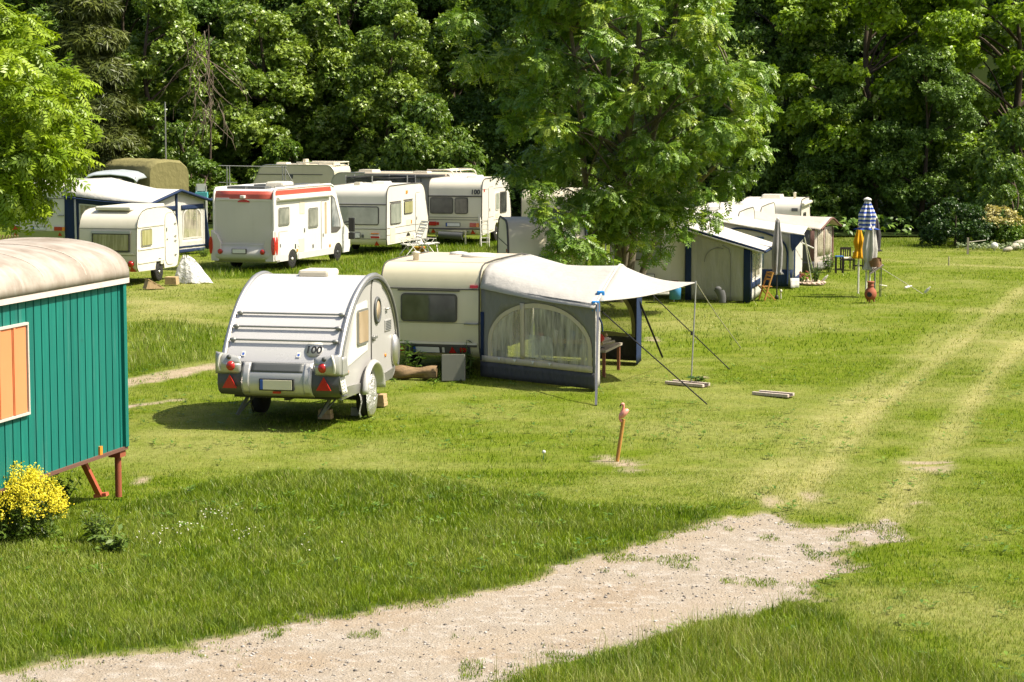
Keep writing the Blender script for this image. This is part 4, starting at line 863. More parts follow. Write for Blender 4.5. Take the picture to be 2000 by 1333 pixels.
m = MB(); v.Sd(m, [(-.42, -.42), (.10, -.42), (.42, -.30), (.36, .0), (-.1, .80), (-.36, .92), (-.42, .92)], 5.15, 1.48, 0, .014); f = m.build('cab_window', M_SEAM, v.t)
m = MB(); v.Sd(m, [(-.38, -.20), (.34, -.24), (.30, -.02), (-.12, .74), (-.34, .86), (-.38, .86)], 5.15, 1.48, 0, .02); m.build('pane', glass('cab_glass', (.10, .12, .12), .04, (.5, .5, .48), .8), f)
m = MB(); m.obox((.0, 5.9, 1.38), (.32, 5.95, 1.42), .05, .05); m.obox((.32, 5.85, 1.05), (.32, 5.85, 1.55), .22, .10); m.box(.21, .43, 5.78, 5.92, .78, 1.02); m.build('wing_mirror', M_BLACK, v.t, bevel=.02)
m = MB(); m.box(-1.05, -.35, 1.5, 2.4, 2.72, 2.96); m.map(lambda p: p); m.build('air_conditioner', M_IVORY, v.t, bevel=.08)
m = MB()
for x0, x1, y0, y1 in ((-2.0, -1.3, .5, 1.3), (-1.25, -.6, .55, 1.1), (-2.0, -1.2, 2.6, 3.4), (-.9, -.3, 2.9, 3.6), (-.95, -.3, 3.8, 4.4)): m.box(x0, x1, y0, y1, 2.74, 2.83)
m.build('roof_window', M_DGREY, v.t, bevel=.02)
m = MB(); m.obox((-.25, .6, 2.82), (-.25, 4.3, 2.82), .04, .05); m.build('roof_rail', M_ALU, v.t)
v.sbox(2.2, 2.34, 2.36, 2.46, .05, M_ALU, 'porch_lamp'); v.wheel(1.45, .34, w=.22, rim=M_WPLA); v.wheel(5.35, .34, w=.22, rim=M_DGREY); v.done()
# ------------------------------------------------------------------ silver teardrop caravan
M_TDS = paint('teardrop_skin', (.60, .585, .57), .26, .06, metal=.1, bump=.08, streak=False); M_TDW = paint('teardrop_side', (.37, .36, .345), .35, .10, bump=.05)
M_FOIL = None
t = NT('crumpled_foil'); c0 = t.coord(); f = t.noise(9, 5, c0, .7)
b = t.n('BsdfPrincipled', {'Base Color': (.62, .61, .58), 'Metallic': .75, 'Roughness': .32, 'Normal': t.bump(f, 1.0, .06)}); M_FOIL = t.done(b.outputs[0])
a_ = math.radians(-13); q = G(719, 813); off = Vector((-math.sin(a_), math.cos(a_), 0)) * 1.85; q = q - off
key = [(.42, .62), (.16, .66), (.02, .80), (.0, .98), (.10, 1.22), (.30, 1.52), (.62, 1.88), (1.05, 2.20), (1.6, 2.43), (2.15, 2.50), (2.7, 2.40), (3.2, 2.12), (3.55, 1.72), (3.72, 1.28), (3.72, .90), (3.55, .58), (3.3, .50)]
up = spline(key, 4)
v = Van('teardrop_caravan', 'silver teardrop-shaped caravan with three rear rails and foil-wrapped wheels', 'caravan', q, -13, 2.05, up, [(1.85, .40)], M_TDS, M_TDW, zb=.5)
# dark strip and metal band along the arched edges
for x in (.012, -2.062):
    MB().tube(rail_pts(up[8:-6], x, .0), .052, 8).build('edge_band', M_ALU, v.t); MB().tube(rail_pts(up[8:-6], x + (.035 if x > -1 else -.035), -.045), .022, 6).build('edge_seal', M_DGREY, v.t)
for z in (1.49, 1.705, 1.92):
    y = v.ry(z); m = MB(); m.tube([(-1.92, y - .05, z + .01), (-.13, y - .05, z + .01)], .018, 8)
    for x in (-1.95, -.10): m.lathe([(.020, -.04), (.036, .0), (.036, .05), (.018, .07)], 10, (x - .01, y - .05, z + .01), 'x'); m.tube([(x, y - .07, z), (x, y + .03, z)], .02, 6)
    m.build('rear_rail', M_STEEL, v.t)
# bumper: silver centre, dark grey ends
def bz(b): return lerp(.56, 1.14, b)
def bump_surf(x0, x1, dd):
    def fn(a, b):
        x = lerp(x0, x1, a); bow = .20 * (1 - ((x + 1.025) / 1.12) ** 2) * .8; prof_ = pl(b, [(0, .16), (.12, .02), (.35, -.05), (.7, -.06), (1, .0)])
        return (x, -.06 - bow * .5 + prof_ - dd + (.10 * b * b), bz(b))
    return fn
m = MB(); m.grid(bump_surf(-2.12, .07, .0), 30, 14); m.grid(lambda a, b: (lerp(-2.12, .07, a), lerp(bump_surf(-2.12, .07, 0)(a, 1)[1], .25, b), 1.14 + .01 * b), 30, 2)
m.grid(lambda a, b: (lerp(-2.12, .07, a), lerp(bump_surf(-2.12, .07, 0)(a, 0)[1], .5, b), .56), 30, 2)
m.build('bumper', M_DGREY, v.t)
m = MB(); m.grid(bump_surf(-1.66, -.40, .022), 20, 12); m.grid(lambda a, b: bump_surf(-1.66, -.40, .022 - .03 * b)(a, 1), 20, 1); m.build('bumper_centre', M_SILVER, v.t, solid=.012)
m = MB(); m.grid(lambda a, b: bump_surf(-1.50, -.56, .028)(a, lerp(.74, 1.0, b)), 12, 4); m.build('bumper_step', M_DGREY, v.t, solid=.01)
for x in (-1.58, -.48): m = MB(); m.grid(lambda a, b: bump_surf(x - .06, x + .06, .036)(a, lerp(.1, 1.0, b)), 4, 10); m.build('bumper_rib', M_SILVER, v.t, solid=.012)
y0 = bump_surf(-2, 0, 0)(.5, .4)[1]
m = MB(); m.box(-1.32, -.70, y0 - .055, y0, .68, .885, 2); m.box(-1.27, -.73, y0 - .062, y0, .70, .865, 0); m.box(-1.30, -1.245, y0 - .064, y0, .70, .865, 1); m.build('number_plate', [M_PLATE, M_BLUE, M_BLACK], v.t, bevel=.004)
m = MB(); m.box(-1.08, -.94, y0 - .04, y0, .63, .67); m.build('lamp', M_RED, v.t)
for sx in (0, 1):
    X = (lambda x: x) if sx == 0 else (lambda x: -2.05 - x)
    m = MB()   # swollen lamp housing on the corner
    m.grid(lambda a, b: (X(lerp(-.36, .10, a)), -.10 - .085 * math.sin(math.pi * a) ** .5 * math.sin(math.pi * min(1, b * 1.02)) ** .6 + .16 * max(0, a - .72), lerp(.95, 1.315, b) - .08 * (1 - a) * (b > .55)), 12, 10)
    m.grid(lambda a, b: (X(.11), lerp(-.04, .30 - .12 * b, a), lerp(.93, 1.26, b)), 6, 6); m.build('lamp_housing', paint('grey_silver', (.42, .42, .40), .35, .15, metal=.4), v.t, solid=.03)
    m = MB(); m.ball((X(-.20), -.17, 1.085), .08, .06, .085, 16); m.build('tail_light', M_RED, v.t)
    m = MB(); m.ball((X(-.17), -.165, 1.235), .045, .04, .042, 14); m.build('reversing_lamp', M_DGREY, v.t)
    m = MB(); m.tube(spline([(X(.0), -.15, 1.00), (X(.02), -.19, 1.10), (X(.0), -.19, 1.22), (X(-.04), -.15, 1.30)], 4), .022, 8); m.build('grab_loop', M_WPLA, v.t)
    fr = bump_surf(-2.12, .07, 0); a0 = (X(-.16) + 2.12) / 2.19; yb = fr(a0, .45)[1]
    m = MB(); m.prism([(-.13, -.10), (.13, -.10), (0, .13)], lambda p, t: (X(-.18) + p[0], yb - .03 - t + .05 * p[1], .80 + p[1]), 0, .03); m.build('reflector', M_RED, v.t)
    m = MB(); m.grid(lambda a, b: (X(.08 - .02 * b * b), lerp(-.02, .26, a) - .02 + .12 * (1 - b) ** 2, lerp(.60, .93, b)), 4, 6); pf = m.build('corner_guard', M_WPLA, v.t, solid=.015)
    m = MB()
    for i in range(5):
        for j in (0, 1): m.ball((X(.09 - .02 * (.2 + .16 * i) ** 2), .03 + .09 * j + .12 * (1 - (.2 + .16 * i)) ** 2, lerp(.62, .9, .1 + .19 * i)), .010, .012, .012, 6)
    m.build('holes', M_BLACK, pf)
text_part('100', .20, M_BLACK, v.t, (-.46, v.ry(1.375) - .030, 1.350), (math.radians(52), 0, 0))
m = MB(); z0 = 1.375; yy = v.ry(z0); m.lathe([(.165, .0), (.165, .004)], 28, (0, 0, 0)); m.map(lambda p: (p.x - .46, yy - .006 + p.y * .62 - p.z * .7, z0 + p.y * .78)); m.build('sticker', M_WPLA, v.t)
for x in (-.72, -1.72):
    z0 = 1.27; yy = v.ry(z0); m = MB(); m.box(-.035, .035, -.05, .05, 0, .006, 0); m.box(-.02, .02, -.03, .02, .006, .008, 1); m.map(lambda p: (p.x + x, yy - .004 + p.y * .62 - p.z * .7, z0 + p.y * .78)); m.build('sticker', [M_WPLA, M_BLUE], v.t)
# side: lighter panel with the window, arched door with porthole, vent, fender
pan = [(-.62, -.40), (.66, -.22), (.66, .66), (-.02, .62), (-.16, .40), (-.36, .02)]
MB().prism(pan, lambda p, t: (t, 1.13 + p[0], 1.42 + p[1]), -.01, .018).build('side_panel', M_WPLA, v.t, bevel=.02)
v.win(1.12, 1.76, 1.34, 1.96, G_BLIND, 'R', M_STEEL, r=.06, fw=.035, d=.05)
arch = [(-.34, -.98)] + arc(0, .62, .34, 180, 0, 14, .40)[0:] + [(.34, -.98)]
m = MB(); m.prism(arch[::-1], lambda p, t: (t, 2.38 + p[0], 1.52 + p[1]), -.01, .010, 1); sm = [(p[0] * .955, p[1] * .985) for p in arch]; m.prism(sm[::-1], lambda p, t: (t, 2.38 + p[0], 1.52 + p[1]), 0, .02, 0)
d = m.build('door', [M_TDW, M_SEAM], v.t)
m = MB(); m.lathe([(.235, 0), (.25, .02), (.235, .045), (.19, .05), (.185, .02)], 28, (0, 0, 0)); m.map(lambda p: (p.z + .015, 2.36 + p.x * .8, 1.86 + p.y)); po = m.build('porthole', M_DGREY, d)
m = MB(); m.lathe([(.19, .0), (.19, .03)], 28, (0, 0, 0)); m.map(lambda p: (p.z + .02, 2.36 + p.x * .8, 1.86 + p.y)); m.build('porthole_pane', G_BLIND, d)
m = MB(); m.box(.02, .06, 2.06, 2.30, 1.36, 1.41); m.lathe([(.05, 0), (.05, .03)], 14, (.0, 0, 0)); m.map(lambda p: p if p.y > 1 else Vector((.03 + p.z, 2.12 + p.x, 1.38 + p.y))); m.build('handle', M_STEEL, d, bevel=.008)
m = MB(); m.box(.0, .02, 2.92, 3.32, 1.42, 1.62, 0)
for i in range(6): m.box(.018, .026, 2.95, 3.29, 1.44 + i * .029, 1.455 + i * .029, 1)
m.build('fridge_vent', [M_SILVER, M_DGREY], v.t)
m = MB(); m.tube([(.0, 2.98, 1.83), (.05, 2.98, 1.83), (.05, 3.12, 1.84)], .018, 6); m.build('door_catch', M_STEEL, v.t)
for y, z in ((.62, .93), (2.95, .98)): m = MB(); m.lathe([(.04, 0), (.03, .02)], 14, (0, 0, 0)); m.map(lambda p: (p.z, y + p.x, z + p.y)); m.build('marker', M_ORANGE, v.t)
m = MB(); m.grid(lambda a, b: ((.0 + .16 * math.sin(math.pi * min(1, b + .12)) ** .7), 1.85 - math.cos(math.pi * a) * (.60 - .14 * b), .46 + math.sin(math.pi * a) * (.56 - .13 * b)), 20, 8); m.build('mudguard', M_SILVER, v.t, solid=.02)
m = MB(); m.grid(lambda a, b: (-2.05 - .16 * math.sin(math.pi * min(1, b + .12)) ** .7, 1.85 - math.cos(math.pi * a) * (.60 - .14 * b), .46 + math.sin(math.pi * a) * (.56 - .13 * b)), 20, 8); m.build('mudguard', M_SILVER, v.t, solid=.02)
v.Sd(MB(), [(-1.15, .0), (.0, .0), (.0, .16), (-.95, .20), (-1.10, .14)], 1.32, .50, 0, .03).build('sill', M_ALU, v.t); v.Sd(MB(), [(.0, .0), (.95, .04), (1.15, .22), (1.05, .22), (.0, .16)], 2.38, .48, 0, .03).build('sill', M_ALU, v.t)
m = MB(); m.ball((.02, 3.50, 1.03), .10, .17, .30, 14); m.build('front_lamp_housing', M_ALU, v.t)
m = MB(); m.box(-1.3, -.72, 1.85, 2.5, 2.46, 2.60); m.build('roof_hatch', paint('hatch_cream', (.62, .56, .44), .45, .3), v.t, bevel=.05)
v.wheel(1.85, .33, x=.04, w=.17)
for sg in (0, 1):
    xx = .075 if sg == 0 else -2.125; m = MB(); rr_ = np.random.default_rng(sg)
    m.grid(lambda a, b: (xx + (.05 - .06 * b * b) * (1 if sg == 0 else -1) + .008 * math.sin(17 * a + 5 * b), 1.85 + (.37 * b) * math.cos(2 * math.pi * a) * .92, max(.012, .36 + (.40 * b) * math.sin(2 * math.pi * a))), 28, 6); m.build('wheel_cover', M_FOIL, v.t, solid=.006)
m = MB(); m.grid(lambda a, b: (-.02 - .02 * math.sin(9 * a), 1.42 + .08 * b, lerp(.03, .56, a)), 6, 3); m.build('hanging_foil', M_FOIL, v.t, solid=.006)
for x in (-.30, -1.8): m = MB(); m.obox((x + .06, .55, .56), (x - .14, .38, .16), .05, .05); m.obox((x + .1, .75, .5), (x - .12, .40, .18), .025, .025); m.build('corner_steady', M_DGREY, v.t)
m = MB(); m.obox((-1.95, .3, .53), (-.1, .3, .53), .06, .08); m.obox((-1.0, .3, .5), (-1.0, 3.9, .5), .1, .1); m.obox((-1.9, 1.85, .33), (-.1, 1.85, .33), .07, .07); m.box(-1.9, -.15, .5, 3.3, .46, .5)
m.build('chassis', M_BLACK, v.t)
m = MB(); m.tube([(-.7, 3.5, .42), (-1.02, 4.6, .42)], .04, 8); m.tube([(-1.35, 3.5, .42), (-1.02, 4.6, .42)], .04, 8); m.tube([(-.86, 4.2, .12), (-.86, 4.2, .75)], .035, 8); m.lathe([(.11, -.03), (.11, .03)], 16, (-.86, 4.2, .10), 'x'); m.build('drawbar', M_STEEL, v.t); v.done()
# wooden blocks under the steady and behind the wheel
g = G(636, 818); block('brick-coloured wood block under the rear steady of the teardrop caravan', (g.x, g.y, 0), -10, .24, .20, .17, M_WOODL, n=2)
g = G(741, 793); block('two wood blocks under the front end of the teardrop caravan', (g.x, g.y, 0), -13, .26, .24, .22, M_WOODL)
g = G(700, 812); block('pale block against the foil-wrapped right wheel of the teardrop caravan', (g.x - .02, g.y + .05, 0), -13, .2, .16, .14, paint('concrete', (.45, .43, .38), .9, .3), 'concrete_block', 'block', 1)

# ------------------------------------------------------------------ cream caravan with the big awning
CA = -16
q = G(936, 738)
up = [(.10, .42), (.02, .62), (0, 1.0), (.02, 1.8), (.05, 1.95), (.09, 2.08), (.16, 2.19), (.27, 2.27), (.45, 2.31), (1.2, 2.335), (3.2, 2.335), (3.7, 2.28), (4.0, 2.1), (4.15, 1.7), (4.2, 1.0), (4.0, .42)]
v = Van('caravan', 'cream caravan with a long smoked rear window and a grey awning on its right', 'caravan', q, CA, 2.12, up, [(1.9, .38)], M_CREAM, M_IVORY, zb=.42, rail=M_SEAM, rail_r=.016)
MB().grid(lambda a, b: (-2.08 + 2.04 * a, lerp(.55, 3.6, b), v.zt(lerp(.55, 3.6, b)) + .006), 2, 8).build('roof_skin', M_ROOFD, v.t)
v.win(-1.68, -.47, 1.12, 1.70, G_DARK, r=.08, fw=.03, d=.035); v.seam_r(1.80, .02, .02); v.seam_r(1.765, .025, .035, -1.75, -.42); v.seam_r(1.10, .006, .004)
v.rbox(-2.1, -.05, .62, .66, .03, M_SEAM, 'trim_strip'); v.rbox(-2.1, -.05, .665, .70, .04, M_IVORY, 'trim_strip'); v.rbox(-2.08, -.2, .47, .62, .015, M_DGREY, 'lamp_panel')
v.plate(-1.42, -.86, .485, .60, False, True); v.triangle(-.58, .55, .14); v.rbox(-.80, -.75, .49, .60, .03, M_WPLA, 'lamp'); v.rbox(-.42, -.28, .50, .60, .03, M_RED, 'tail_light'); v.rbox(-1.72, -1.6, .50, .60, .03, M_RED, 'tail_light')
v.rbox(-.20, -.03, 1.83, 1.89, .03, M_RED, 'marker'); m = MB(); m.tube([(-.30, -.02, 1.10), (-.30, -.06, 1.10), (-.02, -.06, 1.105), (-.02, .0, 1.105)], .018, 8); m.build('grab_handle', M_STEEL, v.t)
m = MB(); m.lathe([(.36, 0), (.36, .05), (.30, .075), (.05, .085)], 28, (-.62, 2.0, 2.335)); m.build('roof_hatch', M_WPLA, v.t); m = MB(); m.lathe([(.06, 0), (.06, .14), (.09, .15), (.09, .18), (.02, .2)], 14, (-1.6, .75, 2.32)); m.build('roof_vent', M_VENT, v.t)
m = MB(); m.lathe([(.2, 0), (.19, .05), (.04, .07)], 20, (-1.25, 2.6, 2.335)); m.build('roof_vent', M_WPLA, v.t); v.wheel(1.9, .30); v.done()

# --- awnings: fabric roof, walls, windows
F_GREY = cloth('awning_grey', (.25, .243, .228), .8, .5); F_DGREY = cloth('awning_dark_grey', (.085, .085, .088), .75, .5); F_LIGHT = cloth('awning_light', (.55, .53, .49), .7, .35, .25, .2, (2, 2, 2)); F_CREAM = cloth('awning_cream', (.62, .54, .40), .8, .4)
F_NAVY = cloth('awning_navy', (.018, .034, .085), .75, .35); F_WHITE = cloth('awning_white', (.62, .60, .55), .7, .35, .2, .2, (2, 2, 2)); F_TENT = cloth('awning_stone', (.47, .44, .37), .8, .7, .12, .35, (3, 3, .8)); F_BEIGE = cloth('awning_beige', (.52, .46, .40), .8, .4, .2, .3, (2, 2, 2)); F_BROWN = cloth('awning_brown', (.16, .085, .07), .8, .4)
FILM = film('tent_film', (.60, .56, .48), .86, (6, 6, 1.1)); FILM2 = film('tent_film_clear', (.50, .50, .42), .35); FILM3 = film('tent_film_milky', (.52, .47, .36), .9)
def ease(t): return t * t * (3 - 2 * t)
class Awn:
    """fabric porch. A0-A1: the vehicle's rail (near, far), N-F: the outer corners; everything in world coordinates relative to A0"""
    def __init__(s, name, label, A0, A1, N, F, group=None):
        s.o = Vector((A0[0], A0[1], 0)); s.t = thing(name, label, 'awning', tuple(s.o), 0, group)
        s.A0, s.A1, s.N, s.F = (Vector((p[0], p[1], 0)) - s.o for p in (A0, A1, N, F))
    def plan(s, u, w): return s.A0.lerp(s.A1, w).lerp(s.N.lerp(s.F, w), u)
    def roof(s, pa, pf, mat, over=.06, sag=.05, nu=16, nv=20, name='roof', ex=0):
        """pa/pf: height across the rail and across the front as piecewise-linear profiles"""
        def fn(a, b):
            w = lerp(-over / 3, 1 + over / 3, b); p = s.plan(a * (1 + ex), w); z = lerp(pl(b, pa), pl(b, pf), a) - sag * math.sin(math.pi * a) * (.5 + .5 * math.sin(math.pi * b)); return (p.x, p.y, z)
        return MB().grid(fn, nu, nv).build(name, mat, s.t, solid=.012)
    def wall(s, P, Q, zp, zq, zb=.0, mat=None, name='wall', hole=None, border=None, pane=None, bw=.09, out=None, bands=()):
        """wall from P to Q with tops zp, zq; hole: outline in (metres along, height); border ring and film pane fill it"""
        P = Vector(P); Q = Vector(Q); d = Q - P; L = d.length; d.normalize(); n = Vector((d.y, -d.x, 0))
        if out is not None and n.dot(Vector(out)) < 0: n = -n
        def W3(p, e=0.0): return tuple(P + d * p[0] + n * (e + .012 * math.sin(p[0] * 9) * math.sin(p[1] * 2.2 + p[0])) + Vector((0, 0, p[1])))
        top = lambda x: lerp(zp, zq, x / L)
        m = MB()
        if hole is None:
            m.grid(lambda a, b: W3((a * L, lerp(zb, top(a * L), b))), 18, 10)
            w = m.build(name, mat, s.t, solid=.008)
        else:
            k = len(hole); cx = sum(p[0] for p in hole) / k; cz = sum(p[1] for p in hole) / k; outer = []
            for p in hole:
                dx, dz = p[0] - cx, p[1] - cz; best = 1e9
                if abs(dx) > 1e-6: best = min(best, ((L if dx > 0 else 0) - cx) / dx)
                if dz < -1e-6: best = min(best, (zb - cz) / dz)
                den = dz - (zq - zp) / L * dx
                if den > 1e-6: best = min(best, (top(cx) - cz) / den)
                outer.append((cx + dx * best, cz + dz * best))
            corners = [(0, zb), (L, zb), (L, zq), (0, zp)]
            # snap the ray hits nearest to each corner so that the wall keeps its full rectangle
            for c in corners:
                i = min(range(k), key=lambda j: (outer[j][0] - c[0]) ** 2 + (outer[j][1] - c[1]) ** 2); outer[i] = c
            fs = []; vs = []
            R_ = 4
            for r in range(R_ + 1): vs += [W3((lerp(outer[i][0], hole[i][0], r / R_), lerp(outer[i][1], hole[i][1], r / R_))) for i in range(k)]
            fs = [(r * k + i, r * k + (i + 1) % k, (r + 1) * k + (i + 1) % k, (r + 1) * k + i) for r in range(R_) for i in range(k)]
            m.add(vs, fs, 0, True); w = m.build(name, mat, s.t, solid=.008)
            inn = [(cx + (p[0] - cx) * (1 - bw / max(.2, math.hypot(p[0] - cx, p[1] - cz))), cz + (p[1] - cz) * (1 - bw / max(.2, math.hypot(p[0] - cx, p[1] - cz)))) for p in hole]
            if border: m = MB(); m.add([W3(p, .016) for p in hole] + [W3(p, .016) for p in inn], [(i, (i + 1) % k, k + (i + 1) % k, k + i) for i in range(k)]); m.build('window_border', border, w, solid=.006)
            if pane:
                m = MB(); vs = [W3(p, .008) for p in inn] ; m.add(vs, [tuple(range(k))]); m.build('window_pane', pane, w)
        for (x0, x1, z0, z1, bm, nm) in bands:
            m = MB(); m.grid(lambda a, b: W3((lerp(x0, x1, a), lerp(z0, min(z1, top(lerp(x0, x1, a)) - .01), b)), .022), 12, 3); m.build(nm, bm, w, solid=.006)
        return w, W3
def archwin(x0, x1, z0, z1, zs, n=22):
    """bottom corners, then an arch springing at zs"""
    c = (x0 + x1) / 2; r = (x1 - x0) / 2
    return [(lerp(x0, x1, i / 8), z0) for i in range(9)] + [(x1, lerp(z0, zs, i / 4)) for i in range(1, 4)] + [(c + r * math.cos(math.pi * i / n), zs + (z1 - zs) * math.sin(math.pi * i / n)) for i in range(n + 1)] + [(x0, lerp(zs, z0, i / 4)) for i in range(1, 4)]

A0 = G(938, 738); fw = Vector((-math.sin(math.radians(CA)), math.cos(math.radians(CA)), 0)); A1 = A0 + fw * 4.1
N = Vector((1.62, 43.6, 0)); F = Vector((2.80, 48.5, 0))
W_ = Awn('awning', 'grey and off-white awning with a big arched clear window and a pointed sun canopy', A0 + Vector((.02, 0, 0)), A1 + Vector((.02, 0, 0)), N, F)
W_.roof([(0, 1.84), (.035, 2.02), (.08, 2.20), (.16, 2.30), (.5, 2.33), (.9, 2.29), (1, 1.9)], [(0, 1.62), (.03, 1.70), (.25, 2.00), (.45, 2.24), (.5, 2.27), (.55, 2.24), (.75, 2.0), (.97, 1.72), (1, 1.66)], F_LIGHT, sag=.07, nu=20, nv=36)
L = (W_.N - W_.A0).length
w, W3 = W_.wall(W_.A0, W_.N, 1.88, 1.70, .03, F_GREY, 'side_wall', archwin(.22, L - .08, .40, 1.62, .78), F_CREAM, FILM, .10, (0, -1, 0), [(0.0, L, .03, .34, F_DGREY, 'lower_band'), (0.0, .10, .36, 1.35, F_NAVY, 'edge_strip')])
m = MB(); m.grid(lambda a, b: W3((lerp(.05, L - .05, a), lerp(.345, .47, b)), .028), 14, 2); m.build('window_sill', F_CREAM, w, solid=.005)
m = MB(); m.grid(lambda a, b: W3((lerp(1.12, 1.24, a), lerp(.47, 1.60, b)), .026), 2, 8); m.build('window_strip', F_CREAM, w, solid=.005)
m = MB(); o = [(1.34, .52), (2.02, .52), (2.02, .98), (1.34, .98)]; m.add([W3(p, .02) for p in o], [(0, 1, 2, 3)]); m.build('pocket', film('pocket_film', (.7, .69, .64), .75), w)
for x in (.55, 1.0, 1.5, 1.95): m = MB(); m.add([W3((x - .05, .46), .05), W3((x + .05, .46), .05), W3((x + .01, .40), .06)], [(0, 1, 2)]); m.build('tab', M_WPLA, w, solid=.01)
# front: open doorway; the near and far side strips with the far wall's window
w2, _ = W_.wall(W_.N, W_.N.lerp(W_.F, .10), 1.70, 1.80, .03, F_LIGHT, 'front_wall', out=(1, 0, 0))
w2['label'] = 'narrow strip of awning wall rolled back beside the doorway'
w3, _ = W_.wall(W_.N.lerp(W_.F, .88), W_.F, 1.82, 1.70, .03, F_NAVY, 'front_wall', out=(1, 0, 0))
L2 = (W_.F - W_.A1).length; W_.wall(W_.A1, W_.F, 1.9, 1.70, .03, F_DGREY, 'side_wall', archwin(L2 * .42, L2 - .15, .55, 1.6, .8), cloth('far_border', (.42, .40, .22), .8), FILM2, .10, (0, 1, 0))
# canopy: triangular sail from the front arch out to its pole
tip = G(1352, 745) + Vector((0, 0, 0)) - W_.o; tip = Vector((tip.x + .06, tip.y, 2.00))
fr = lambda b: Vector((*W_.plan(1.0, b)[:2], pl(b, [(0, 1.68), (.25, 2.02), (.45, 2.26), (.5, 2.285), (.55, 2.26), (.75, 2.02), (1, 1.68)])))
m = MB(); m.grid(lambda a, b: tuple(fr(lerp(.04, .96, b)).lerp(tip, a) - Vector((0, 0, .11 * math.sin(math.pi * a) * (1 - .3 * abs(2 * b - 1))))), 14, 16); m.build('sun_canopy', F_LIGHT, W_.t, solid=.01)
m = MB(); m.tube([fr(i / 16) + Vector((0, 0, .012)) for i in range(17)], .022, 6); m.build('front_piping', F_WHITE, W_.t)
F_BLUE = cloth('blue_tape', (.03, .22, .55), .6, .2)
for b, dz in ((.02, -.02), (.12, .0)): p = fr(b); m = MB(); m.box(p.x - .09, p.x + .06, p.y - .06, p.y + .10, p.z - .15 + dz, p.z + .06 + dz); m.build('blue_patch', F_BLUE, W_.t, bevel=.02)
foot = G(1164, 790) - W_.o; p = fr(.02); m = MB(); m.obox((foot.x, foot.y, -.02), (p.x + .03, p.y - .05, p.z), .045, .03); m.build('tension_strap', cloth('strap_slate', (.10, .105, .12), .8, .1), W_.t)
m = MB(); m.tube(spline([tuple(p + Vector((.03, -.06, -.25))), tuple(p + Vector((.10, -.08, -.38))), tuple(p + Vector((.12, -.08, -.55)))], 4), .02, 5); m.build('dangling_strap', F_NAVY, W_.t)
for b in (.06, .95):
    p = W_.plan(.99, b); m = MB(); m.tube([(p.x, p.y, 0), (p.x, p.y, fr(b).z - .03)], .018, 8); m.build('frame_pole', M_ALU, W_.t)
# canopy pole, guy lines, ground boards
g = G(1350, 747); tw = tip + W_.o
m = MB(); m.tube([(g.x, g.y, 0), tuple(tw + Vector((.0, 0, .03)))], .016, 8, 0); m.tube([(g.x, g.y, .95), (g.x, g.y, 1.03)], .022, 8, 1); tag(m.build('canopy_pole', [M_ALU, M_BLACK]), 'thin metal pole holding up the tip of the awning canopy', 'pole')
def line(name, label, pts, r, mat, cat='guy line'):
    m = MB(); m.tube(pts, r, 5); return tag(m.build(name, mat), label, cat)
ROPE = cloth('rope_pale', (.42, .40, .32), .9, .1); STRAP = cloth('strap_black', (.02, .02, .022), .7, .1)
line('guy_line', 'pale twisted line from the canopy tip to the lawn on the right', [tuple(tw), tuple(lerp(tw, G(1432, 662), .5) + Vector((0, 0, -.03))), tuple(G(1447, 680))], .010, ROPE)
p = W_.o + fr(.5); line('guy_line', 'black strap running from under the canopy to the lawn right of its pole', [tuple(W_.o + fr(.86)), tuple(G(1425, 722))], .012, STRAP)
line('guy_line', 'black strap crossing the doorway down to the lawn in front of the pole', [tuple(W_.o + Vector((*W_.plan(.99, .10)[:2], 1.55))), tuple(G(1381, 790))], .013, STRAP)
line('guy_line', 'short stout black strap leaning from the far corner of the awning', [tuple(W_.o + Vector((*W_.plan(1.0, .95)[:2], 1.35))), tuple(G(1294, 698))], .024, STRAP)
def edging(label, px0, py0, px1, py1):
    a = G(px0, py0); b = G(px1, py1); r = thing('planter_frame', label, 'planter', (a.x, a.y, 0)); d = b - a; rng = np.random.default_rng(int(px0))
    n = Vector((-d.y, d.x, 0)).normalized()
    for e, k in ((0, 'board'), (.26, 'board')):
        m = MB(); m.obox(n * e + Vector((0, 0, .03)), n * e + d * (1 - .04 * (e > 0)) + Vector((0, 0, .03)), .07, .06); m.build(k, wood('weathered_board', (.58, .50, .42), (.38, .31, .25)), r, bevel=.008)
    m = MB(); m.add([tuple(n * .04), tuple(n * .04 + d), tuple(n * .23 + d), tuple(n * .23)], [(0, 1, 2, 3)]); m.v = [(x, y, .012) for x, y, z in m.v]; m.build('soil', paint('dark_soil', (.10, .07, .045), .95, .3), r)
    return r, d, n
r, d, n = edging('low weathered wooden frame in the lawn round the canopy pole', 1300, 750, 1374, 757)
edging('low weathered wooden frame in the lawn farther right of the canopy pole', 1470, 771, 1540, 777)
